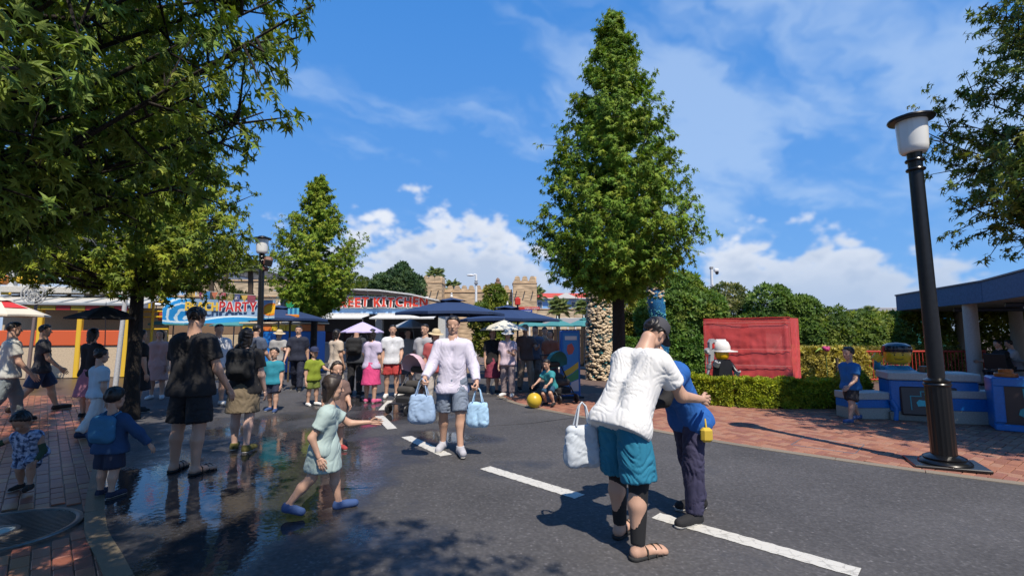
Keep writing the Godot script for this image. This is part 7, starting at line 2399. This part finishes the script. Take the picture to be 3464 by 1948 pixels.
# ---------------------------------------------------------------- the crowd
func hand_of(root: Node3D, o: Dictionary, i: int) -> Vector3:
	var a: Array = figure(o).j.A[i]
	return root.transform * (a[2] + a[3] * o.h * 0.05)

func held_umbrella(label: String, at: Vector3, edge: float, top: float, r: float, ribs: int, m: Material, hand: Vector3) -> void:
	var u := parasol("held_umbrella", label, Vector3(at.x, 0, at.z), edge, top, r, ribs, two_sided(m as StandardMaterial3D), 0.3, "umbrellas held up in the crowd", mat("pole_grey", 0.25, 0.26, 0.27, 0.4), false, 0.0)
	var h := u.transform.affine_inverse() * hand
	part(u, "shaft", tube_mesh([h, Vector3(0, top, 0)], [0.008, 0.007], 6), mat("pole_grey", 0.25, 0.26, 0.27, 0.4))
	part(u, "tip", tube_mesh([Vector3(0, top - 0.01, 0), Vector3(0, top + 0.07, 0)], [0.007, 0.003], 6), mat("pole_grey", 0.25, 0.26, 0.27, 0.4))

func soft_bag(called: String, label: String, hand: Vector3, w: float, h: float, c: Array, sd: int) -> void:
	var drop := h * 0.45
	var b := thing(called, label, "bag", hand + Vector3(0, -h - drop, 0), rng.randf_range(-0.4, 0.4))
	var pr := []
	for y in [0.12, 0.24, 0.36, 0.48, 0.6, 0.72, 0.84]:
		pr.append([Vector3(-w * 0.33, h * y, 0), Vector3(w * 0.33, h * y, 0), w * (0.18 - 0.12 * y), w * (0.18 - 0.12 * y)])
	var m := cloth(c[0], c[1], c[2], c[3])
	part(b, "sack", sdf_mesh(pr, 0.014, 0.05, [[Vector3(0, h * 0.9, 0), Vector3.UP]], 0.012, sd).mesh(), m)
	for z in [-0.03, 0.03]: part(b, "handle", tube_mesh([Vector3(-w * 0.22, h * 0.93, z), Vector3(-w * 0.1, h + drop * 0.8, z * 0.3), Vector3(0, h + drop, 0), Vector3(w * 0.1, h + drop * 0.8, z * 0.3), Vector3(w * 0.22, h * 0.93, z)], [0.008, 0.007, 0.007, 0.007, 0.008], 5), m)

func stroller(label: String, at: Vector3, turn: float, hood: Array, seat: Array, group := "baby strollers") -> void:
	var s := thing("stroller", label, "stroller", at, turn, group)
	var k := mat("stroller_frame", 0.02, 0.02, 0.022, 0.4)
	for x in [-0.22, 0.22]:
		part(s, "push_bar", tube_mesh([Vector3(x, 0.10, 0.32), Vector3(x, 0.45, 0.0), Vector3(x, 0.98, -0.42)], [0.014, 0.014, 0.014], 8), k)
		part(s, "rear_leg", tube_mesh([Vector3(x, 0.10, -0.32), Vector3(x, 0.55, -0.06)], [0.013, 0.013], 8), k)
		for z in [0.33, -0.33]:
			part(s, "wheel", lathe_mesh([Vector2(0.03, 0.02), Vector2(0.085, 0.018), Vector2(0.095, 0.0), Vector2(0.085, -0.018), Vector2(0.03, -0.02)], 20), k, Vector3(x, 0.097, z), Basis(Vector3.BACK, PI / 2))
	part(s, "handle", tube_mesh([Vector3(-0.22, 0.98, -0.42), Vector3(0.22, 0.98, -0.42)], [0.016, 0.016], 8), k)
	part(s, "seat", sdf_mesh([[Vector3(-0.12, 0.42, 0.12), Vector3(0.12, 0.42, 0.12), 0.075, 0.075], [Vector3(-0.12, 0.50, -0.12), Vector3(0.12, 0.50, -0.12), 0.08, 0.08], [Vector3(-0.12, 0.78, -0.24), Vector3(0.12, 0.78, -0.24), 0.06, 0.06]], 0.02, 0.12).mesh(), cloth(seat[0], seat[1], seat[2], seat[3]))
	part(s, "basket", box_mesh(Vector3(0.38, 0.16, 0.5), 0.04), cloth("stroller_black", 0.015, 0.015, 0.017), Vector3(0, 0.24, -0.03))
	var hb := MB.new()
	for i in 10:
		for q in 8:
			var g := func(a: int, b: int) -> Vector3:
				var t := -0.35 + 2.2 * a / 10.0
				var w := PI * b / 8.0
				return Vector3(cos(w) * 0.25, 0.76 + 0.30 * sin(t) * sin(w) + 0.03, -0.14 - 0.02 + 0.30 * cos(t) * sin(w) * -1.0 + 0.12)
			hb.quad(g.call(i, q), g.call(i + 1, q), g.call(i + 1, q + 1), g.call(i, q + 1), Vector3(0, 1, 0.2))
	part(s, "hood", hb.mesh(), two_sided(cloth(hood[0], hood[1], hood[2], hood[3])))
	part(s, "foot_rest", box_mesh(Vector3(0.34, 0.02, 0.14), 0.008), k, Vector3(0, 0.2, 0.32))

func crowd() -> void:
	rng.seed = 909
	make_units()
	var black := ["black", 0.012, 0.012, 0.014]
	var navy := ["navy", 0.016, 0.022, 0.05]
	var white := ["white", 0.68, 0.68, 0.67]
	# ---- nearest figures, each with a pose of its own
	person("tall man in black shirt and shorts, seen from behind", V(-3.50, 0, 5.30), PI - 0.12, {"h": 1.8, "cell": 0.012, "foot": "sandal", "build": 1.06, "bottom": "shorts", "frac": 0.92, "legs": [[0.05, 0.08, 0.11], [-0.05, 0.05, 0.11]], "arms": [[0.25, 0.28, 0.5, 0.1], [0.15, 0.25, 0.4, 0.0]], "hair": "short", "loose": 1.08, "head": [0.2, -0.1]}, {"top": black, "bottom": ["black_b", 0.010, 0.012, 0.016], "shoes": black, "dark_sole": 1})
	person("woman with black backpack and khaki skirt beside the man in black", V(-3.45, 0, 6.25), PI + 0.15, {"h": 1.57, "build": 0.98, "sw": 0.098, "hair": "long", "bottom": "skirt", "frac": 0.86, "flare": 0.12, "pack": 1, "legs": [[0.12, 0.08, 0.04], [-0.1, 0.1, 0.04]], "arms": [[0.2, 0.12, 0.5, 0.2], [0.1, 0.15, 0.3, 0.0]]}, {"top": black, "bottom": ["khaki", 0.16, 0.125, 0.08], "shoes": ["olive_shoe", 0.10, 0.09, 0.02], "pack": ["pack_black", 0.010, 0.011, 0.013], "skin": ["pale", 0.58, 0.38, 0.30]})
	person("small child with light blue backpack and navy clothes, from behind", V(-3.72, 0, 4.55), PI - 0.05, {"h": 1.0, "hr": 4.9, "leg": 0.45, "sw": 0.115, "build": 1.15, "cell": 0.013, "top": "long", "bottom": "shorts", "frac": 0.95, "pack": 1, "arms": [[0.2, 0.6, 0.3, 0.0], [0.3, 0.75, 0.2, 0.0]], "legs": [[0.08, 0.1, 0.09], [-0.08, 0.05, 0.09]]}, {"top": ["child_navy", 0.016, 0.055, 0.14], "bottom": navy, "pack": ["pack_blue", 0.035, 0.16, 0.30], "shoes": navy})
	var camo := mat("cloth_camo", 0.9, 0.9, 0.95, 0.85)
	var ci := FastNoiseLite.new()
	ci.seed = 3
	ci.frequency = 0.03
	ci.fractal_octaves = 2
	var im := ci.get_seamless_image(256, 256)
	im.convert(Image.FORMAT_L8)
	var cb := im.get_data()
	var rgb := PackedByteArray()
	for q in cb:
		var t := Color(0.75, 0.80, 0.88) if q > 140 else (Color(0.45, 0.55, 0.68) if q > 105 else Color(0.16, 0.22, 0.34))
		rgb.append_array([t.r8, t.g8, t.b8])
	camo.albedo_texture = ImageTexture.create_from_image(Image.create_from_data(256, 256, false, Image.FORMAT_RGB8, rgb))
	camo.uv1_triplanar = true
	camo.uv1_scale = Vector3.ONE * 2.6
	person("toddler in blue camouflage romper stamping in the puddle", V(-4.62, 0, 4.72), 0.25, {"h": 0.83, "hr": 4.2, "leg": 0.43, "sw": 0.118, "build": 1.2, "cell": 0.010, "top": "sleeveless", "under": 1, "bottom": "shorts", "frac": 0.85, "lean": 0.42, "legs": [[0.75, 0.7, 0.18], [0.0, 0.35, 0.22]], "arms": [[0.1, 0.35, 0.8, 0.2], [0.5, 1.05, 0.15, 0.0]], "head": [0.1, -0.35]}, {"top": ["camo", 1, 1, 1], "bottom": ["camo", 1, 1, 1], "under": ["moss", 0.03, 0.06, 0.03], "shoes": ["wet_shoe", 0.02, 0.016, 0.014], "skin": ["tan", 0.42, 0.23, 0.15]})
	person("child in pale mint dress running across the lane", V(-1.60, 0, 4.15), 1.75, {"h": 1.17, "run": true, "hr": 5.6, "leg": 0.49, "cell": 0.011, "sw": 0.10, "top": "tee", "bottom": "dress", "frac": 0.80, "flare": 0.12, "lean": 0.14, "legs": [[0.36, 0.2, 0.03], [-0.26, 0.45, 0.03]], "arms": [[0.9, 0.2, 0.7, 0.1], [-0.5, 0.2, 0.9, 0.0]], "hair": "bob", "head": [0.3, 0.0]}, {"top": ["mint", 0.36, 0.46, 0.44], "bottom": ["mint", 0.36, 0.46, 0.44], "shoes": ["kid_blue", 0.035, 0.075, 0.20], "hair": ["brown", 0.03, 0.02, 0.014]})
	person("girl in brown dress standing behind the running child", V(-2.28, 0, 6.3), 0.6, {"h": 1.13, "hr": 5.6, "leg": 0.49, "cell": 0.015, "sw": 0.10, "bottom": "dress", "frac": 1.0, "flare": 0.125, "hair": "long", "arms": [[0.3, 0.15, 0.9, 0.2], [0.1, 0.2, 0.3, 0.0]]}, {"top": ["mauve", 0.16, 0.10, 0.085], "bottom": ["mauve", 0.16, 0.10, 0.085], "shoes": ["red_shoe", 0.35, 0.05, 0.05], "hair": ["brown", 0.03, 0.02, 0.014]})
	var lil := {"h": 1.73, "cell": 0.011, "build": 0.92, "top": "long", "loose": 1.0, "bottom": "shorts", "frac": 0.95, "hem": -0.22, "legs": [[0.28, 0.12, 0.05], [-0.12, 0.12, 0.06]], "arms": [[0.25, 0.30, 0.55, 0.0], [0.3, 0.28, 0.75, -0.05]], "grip": [1, 1], "hair": "short"}
	var lm := person("man in pale lilac shirt and grey shorts facing the camera", V(-0.76, 0, 6.2), 0.05, lil, {"top": ["lilac", 0.60, 0.57, 0.68], "bottom": ["slate", 0.17, 0.21, 0.28], "shoes": ["pale_shoe", 0.42, 0.42, 0.46]})
	soft_bag("shopping_bag", "light blue tote hanging from the lilac man's left hand", hand_of(lm, lil, 0), 0.27, 0.32, ["sky", 0.36, 0.56, 0.76], 3)
	soft_bag("shopping_bag", "large pale blue bag carried on the lilac man's right", hand_of(lm, lil, 1) + Vector3(0, 0.05, 0), 0.32, 0.36, ["denim_pale", 0.30, 0.42, 0.60], 4)
	var bent := {"h": 1.74, "cell": 0.010, "build": 1.06, "loose": 1.05, "top": "tee", "bottom": "shorts", "frac": 0.98, "lean": 0.52, "leggings": 1, "foot": "sandal", "legs": [[0.22, 0.15, 0.09], [0.0, 0.10, 0.12]], "arms": [[0.75, 0.2, 0.75, 0.15], [0.6, 0.15, 0.8, 0.1]], "grip": [1, 0], "hair": "short", "cap": "brim", "head": [-0.1, -0.45]}
	var bm := person("stooping man in white shirt, teal shorts and black leggings", V(0.78, 0, 3.48), 2.2, bent, {"top": white, "bottom": ["teal_shorts", 0.012, 0.16, 0.26], "leggings": ["legging_black", 0.012, 0.012, 0.014], "shoes": ["sandal", 0.03, 0.025, 0.02], "dark_sole": 1, "cap": ["cap_grey", 0.05, 0.05, 0.06]})
	soft_bag("plastic_bag", "thin white plastic bag hanging beside the stooping man", V(0.52, 0.98, 3.62), 0.26, 0.32, ["plastic", 0.52, 0.57, 0.62], 6)
	person("person in blue polo and navy trousers bending to the left", V(1.46, 0, 4.05), -1.25, {"h": 1.6, "cell": 0.011, "build": 1.0, "top": "tee", "bottom": "trousers", "frac": 0.9, "under": 1, "lean": 0.50, "legs": [[0.12, 0.1, 0.06], [-0.18, 0.12, 0.06]], "arms": [[0.7, 0.15, 0.7, 0.1], [0.8, 0.15, 0.5, 0.1]], "hair": "short", "head": [0.0, -0.4]}, {"top": ["polo_blue", 0.012, 0.10, 0.36], "bottom": ["navy_trousers", 0.035, 0.033, 0.075], "under": black, "shoes": black, "hair": ["black", 0.012, 0.010, 0.010]})
	var po := thing("hip_pouch", "small yellow pouch on the blue polo person's hip", "pouch", V(1.52, 0.70, 3.83))
	part(po, "pocket", box_mesh(Vector3(0.09, 0.11, 0.06), 0.02), cloth("pouch_yellow", 0.55, 0.38, 0.04))
	part(po, "loop", tube_mesh([Vector3(0, 0.05, 0), Vector3(0, 0.12, -0.02)], [0.008, 0.008], 5), cloth("pouch_yellow", 0.55, 0.38, 0.04))
	person("boy in blue shirt walking left past the counter", V(5.72, 0, 8.2), -1.35, {"h": 1.28, "hr": 5.9, "leg": 0.49, "bottom": "shorts", "frac": 0.9, "legs": [[0.3, 0.1, 0.04], [-0.25, 0.3, 0.04]], "arms": [[0.4, 0.15, 0.6, 0.0], [-0.3, 0.15, 0.3, 0.0]]}, {"top": ["boy_blue", 0.012, 0.12, 0.34], "bottom": ["charcoal", 0.02, 0.02, 0.024], "shoes": ["kid_blue", 0.035, 0.075, 0.20]})
	# ---- left group on the bricks
	person("child in pale blue shirt and white trousers by dark trunk", V(-6.05, 0, 7.1), 2.7, {"h": 1.30, "hr": 5.9, "leg": 0.49, "bottom": "trousers", "frac": 0.88, "legs": [[0.3, 0.1, 0.05], [-0.25, 0.3, 0.05]], "cell": 0.017}, {"top": ["ice", 0.42, 0.52, 0.58], "bottom": ["white_trousers", 0.60, 0.58, 0.55], "shoes": navy})
	var walk := {"key": "walk", "h": 1.70, "bottom": "shorts", "frac": 0.95, "legs": [[0.38, 0.12, 0.04], [-0.32, 0.28, 0.04]], "arms": [[-0.3, 0.15, 0.3, 0.0], [0.35, 0.15, 0.4, 0.0]], "cell": 0.02}
	var stroll := {"key": "stroll", "h": 1.70, "bottom": "trousers", "frac": 0.88, "legs": [[0.28, 0.12, 0.04], [-0.25, 0.25, 0.04]], "arms": [[-0.2, 0.15, 0.3, 0.0], [0.25, 0.15, 0.4, 0.0]], "cell": 0.02}
	var lady := {"key": "lady", "h": 1.58, "sw": 0.097, "build": 0.95, "hair": "long", "bottom": "skirt", "frac": 1.15, "flare": 0.13, "cell": 0.02, "arms": [[0.2, 0.12, 1.5, 0.1], [0.0, 0.12, 0.3, 0.0]], "grip": [1, 0]}
	var girl := {"key": "girl", "h": 1.56, "sw": 0.097, "build": 0.95, "hair": "bob", "bottom": "dress", "frac": 1.05, "flare": 0.13, "cell": 0.022}
	var kid := {"key": "kid", "h": 1.22, "hr": 5.8, "leg": 0.48, "bottom": "shorts", "cell": 0.02, "legs": [[0.2, 0.1, 0.05], [-0.15, 0.15, 0.05]]}
	var chap := {"key": "chap", "h": 1.68, "bottom": "shorts", "cell": 0.022, "arms": [[0.1, 0.12, 0.9, 0.2], [0.0, 0.12, 0.3, 0.0]]}
	var cap_kid := {"key": "cap_kid", "h": 1.20, "hr": 5.7, "leg": 0.48, "bottom": "shorts", "cell": 0.02, "cap": "brim", "arms": [[0.9, 0.2, 0.5, 0.1], [0.0, 0.2, 0.3, 0.0]]}
	var hat_lady := {"key": "hat_lady", "h": 1.57, "sw": 0.097, "build": 0.95, "hair": "bob", "cap": "sun", "bottom": "trousers", "frac": 0.85, "cell": 0.022, "arms": [[0.5, 0.15, 1.3, 0.2], [0.0, 0.12, 0.3, 0.0]], "head": [0.4, -0.2]}
	var cap_chap := {"key": "cap_chap", "h": 1.70, "bottom": "trousers", "cell": 0.022, "cap": "brim", "legs": [[0.15, 0.1, 0.08], [-0.1, 0.1, 0.06]], "arms": [[0.6, 0.2, 1.2, 0.2], [0.1, 0.15, 0.5, 0.1]], "head": [-0.5, -0.2]}
	var pack := {"key": "pack", "h": 1.66, "bottom": "trousers", "pack": 1, "cell": 0.022}
	person("man in pale grey shirt walking out at the left edge", V(-8.2, 0, 7.9), 2.5, stroll, {"top": ["stone", 0.46, 0.46, 0.42], "bottom": ["grey_trousers", 0.16, 0.19, 0.20], "shoes": black})
	person("man in black shirt and navy shorts striding on bricks", V(-8.95, 0, 9.2), 2.3, walk, {"top": ["dark_grey", 0.035, 0.035, 0.04], "bottom": ["navy_shorts", 0.03, 0.05, 0.10], "shoes": ["brown_shoe", 0.05, 0.03, 0.02], "skin": ["warm", 0.55, 0.33, 0.21]})
	var uw := person("dark haired woman in black under the black umbrella", V(-7.45, 0, 8.55), 2.9, lady, {"top": black, "bottom": ["rose", 0.36, 0.16, 0.22], "shoes": black})
	held_umbrella("black umbrella touching the dark sweetgum trunk", V(-7.05, 0, 8.3), 1.74, 1.95, 0.56, 8, mat("umbrella_black", 0.010, 0.011, 0.014, 0.7), hand_of(uw, lady, 0))
	person("woman in black just left of the dark sweetgum trunk", V(-7.05, 0, 9.15), 2.6, girl, {"top": black, "bottom": black, "shoes": black})
	person("woman in pink dress right of the dark sweetgum trunk", V(-8.05, 0, 11), 0.4, girl, {"top": ["pinkish", 0.50, 0.30, 0.27], "bottom": ["pinkish", 0.50, 0.30, 0.27], "shoes": white})
	person("child in mustard shirt beside the woman in pink dress", V(-7.95, 0, 11.6), 0.2, kid, {"top": ["mustard", 0.45, 0.30, 0.06], "bottom": ["grey_shorts", 0.2, 0.2, 0.22], "shoes": white})
	person("person in white shirt between the man and woman in black", V(-6.1, 0, 10.0), 0.9, chap, {"top": ["white_b", 0.60, 0.62, 0.66], "bottom": ["beige", 0.40, 0.33, 0.26], "shoes": white})
	person("person in grey and navy behind the woman with backpack", V(-5.85, 0, 11), 2.9, stroll, {"top": ["steel", 0.07, 0.09, 0.14], "bottom": navy, "shoes": black})
	person("boy in teal shirt and dark shorts facing the camera", V(-4.55, 0, 9.25), 0.1, kid, {"top": ["teal_shirt", 0.02, 0.22, 0.30], "bottom": navy, "shoes": ["kid_blue", 0.035, 0.075, 0.20]})
	person("woman in grey top in front of the blue snack cart", V(-6.3, 0, 13), 0.3, hat_lady, {"top": ["grey_top", 0.30, 0.30, 0.30], "bottom": ["grey_skirt", 0.22, 0.20, 0.20], "cap": ["straw", 0.52, 0.42, 0.26], "shoes": black})
	# ---- middle distance
	person("man all in dark navy before the blue snack cart", V(-5.55, 0, 12.5), 0.2, stroll, {"top": ["ink", 0.012, 0.016, 0.035], "bottom": ["ink", 0.012, 0.016, 0.035], "shoes": black})
	person("child in lime green shirt left of the girl in brown", V(-4.1, 0, 10), 0.9, cap_kid, {"top": ["lime_shirt", 0.20, 0.26, 0.02], "bottom": ["lime_shorts", 0.13, 0.17, 0.03], "cap": ["cap_navy", 0.02, 0.03, 0.08], "shoes": white})
	person("woman in beige and white walking towards the food stall", V(-4.2, 0, 11.5), 2.6, lady, {"top": ["beige_top", 0.50, 0.42, 0.34], "bottom": ["white_skirt", 0.52, 0.47, 0.42], "shoes": white})
	person("person with dark backpack queueing at the food stall", V(-3.75, 0, 11.6), PI, pack, {"top": ["charcoal_top", 0.03, 0.035, 0.045], "bottom": ["charcoal", 0.02, 0.02, 0.024], "pack": ["pack_black", 0.010, 0.011, 0.013], "shoes": black})
	var pw := person("woman in lilac top and hot pink skirt under lilac umbrella", V(-3.02, 0, 10.4), 2.9, lady, {"top": ["lilac_top", 0.52, 0.46, 0.62], "bottom": ["hot_pink", 0.62, 0.06, 0.20], "shoes": ["pink_shoe", 0.55, 0.10, 0.22], "leggings": ["hot_pink", 0.62, 0.06, 0.20]})
	held_umbrella("lilac umbrella above the woman in hot pink skirt", V(-3.3, 0, 10.6), 1.50, 1.72, 0.46, 8, mat("umbrella_lilac", 0.50, 0.44, 0.72, 0.7), hand_of(pw, lady, 0))
	person("man in white shirt and red shorts near the food stall", V(-2.78, 0, 11.2), 0.3, chap, {"top": ["white_b", 0.60, 0.62, 0.66], "bottom": ["red_shorts", 0.45, 0.05, 0.05], "shoes": white})
	var gw := person("person in grey under a grey umbrella at the stall counter", V(-2.82, 0, 13), 0.4, lady, {"top": ["grey_top", 0.30, 0.30, 0.30], "bottom": ["dark_skirt", 0.06, 0.06, 0.07], "shoes": black})
	held_umbrella("pale grey umbrella before the dark stall opening", V(-2.7, 0, 12.8), 1.62, 1.84, 0.50, 8, mat("umbrella_grey", 0.36, 0.38, 0.40, 0.7), hand_of(gw, lady, 0))
	person("parent in grey pushing the stroller with pink hood", V(-1.80, 0, 9.95), -0.4, chap, {"top": ["ash", 0.36, 0.36, 0.38], "bottom": ["grey_shorts", 0.2, 0.2, 0.22], "shoes": black})
	stroller("black stroller with pale pink hood on the dashed line", V(-1.92, 0, 9.15), -0.5, ["pink_hood", 0.58, 0.40, 0.46], ["stroller_seat", 0.05, 0.045, 0.04])
	person("woman in red and white top behind the lilac man", V(-1.5, 0, 9.4), 0.2, hat_lady, {"top": ["brick_red", 0.35, 0.07, 0.07], "bottom": ["white_skirt", 0.52, 0.47, 0.42], "cap": ["straw", 0.52, 0.42, 0.26], "shoes": white})
	var ww := person("woman in black dress under the white umbrella", V(-0.48, 0, 12), 0.2, lady, {"top": black, "bottom": ["berry", 0.20, 0.03, 0.06], "shoes": black})
	held_umbrella("wide off white umbrella right of the lilac man", V(-0.2, 0, 12.1), 1.56, 1.80, 0.62, 8, mat("umbrella_white", 0.58, 0.57, 0.50, 0.7), hand_of(ww, lady, 0))
	person("woman in pale pink top right of the white umbrella pole", V(-0.1, 0, 11.4), -0.3, hat_lady, {"top": ["blush", 0.60, 0.48, 0.54], "bottom": ["blush_b", 0.30, 0.24, 0.24], "cap": ["hat_white", 0.6, 0.6, 0.58], "shoes": white})
	person("man in brown shirt below the second navy parasol", V(0.35, 0, 12.5), 0.3, cap_chap, {"top": ["cocoa", 0.12, 0.08, 0.07], "bottom": ["sand_shorts", 0.35, 0.27, 0.20], "cap": ["cap_khaki", 0.2, 0.17, 0.11], "shoes": black})
	person("man in slate blue shirt near the teal parasols", V(0.64, 0, 13.2), -0.4, stroll, {"top": ["slate_blue", 0.11, 0.13, 0.18], "bottom": ["taupe", 0.17, 0.14, 0.12], "shoes": black})
	person("man in tan shirt before the brown plank fence", V(0.95, 0, 14), 0.2, walk, {"top": ["tan_shirt", 0.34, 0.22, 0.14], "bottom": navy, "shoes": white})
	person("woman in rust top left of the blue kiosk", V(0.98, 0, 12.3), -0.2, girl, {"top": ["rust", 0.34, 0.12, 0.07], "bottom": ["plum", 0.10, 0.06, 0.07], "shoes": black})
	person("child in sea green shirt next to the yellow ball", V(0.80, 0, 9.95), -0.7, {"h": 1.06, "hr": 5.3, "leg": 0.46, "lean": 0.35, "legs": [[0.9, 1.4, 0.2], [0.7, 1.3, 0.2]], "arms": [[0.7, 0.2, 0.4, 0.1], [0.6, 0.3, 0.4, 0.0]], "bottom": "shorts", "cell": 0.018}, {"top": ["sea_green", 0.03, 0.24, 0.27], "bottom": ["deep_sea", 0.012, 0.06, 0.12], "shoes": black})
	stroller("dark stroller with sea green hood beside the blue kiosk", V(1.02, 0, 10.55), 0.5, ["sea_hood", 0.05, 0.22, 0.22], ["stroller_seat", 0.05, 0.045, 0.04])
	var ball := thing("beach_ball", "yellow ball on the asphalt by the crouching child", "ball", V(0.44, 0.15, 9.65))
	var bb := MB.new()
	bb.ball(Vector3.ZERO, Vector3.ONE * 0.15, 20, 14)
	part(ball, "skin", bb.mesh(), mat("ball_yellow", 0.55, 0.38, 0.03, 0.35))
	part(ball, "valve", lathe_mesh([Vector2(0, 0.154), Vector2(0.015, 0.152), Vector2(0.018, 0.146)], 10), white_m())
	# ---- guests seated under the canopy
	var sit := {"key": "sit", "h": 1.64, "bottom": "trousers", "lean": 0.25, "legs": [[1.42, 1.5, 0.12], [1.42, 1.45, 0.12]], "arms": [[0.7, 0.15, 0.9, 0.1], [0.6, 0.15, 0.9, 0.1]], "cell": 0.022}
	person("seated guest in black shirt beside the first canopy column", V(13.55, 0.0, 13.25), -1.8, sit, {"top": black, "bottom": black, "shoes": black}, "guests seated under the canopy")
	person("seated guest in pale top at the small grey table", V(14.15, 0.0, 13.5), -2.2, sit, {"top": ["ice_b", 0.42, 0.46, 0.52], "bottom": navy, "shoes": black}, "guests seated under the canopy")
	person("seated guest in blue shirt at the right picture edge", V(14.6, 0.0, 13.0), 1.4, sit, {"top": ["guest_blue", 0.02, 0.06, 0.17], "bottom": black, "shoes": black}, "guests seated under the canopy")

func white_m() -> Material:
	return mat("white_plastic", 0.7, 0.7, 0.68, 0.4)
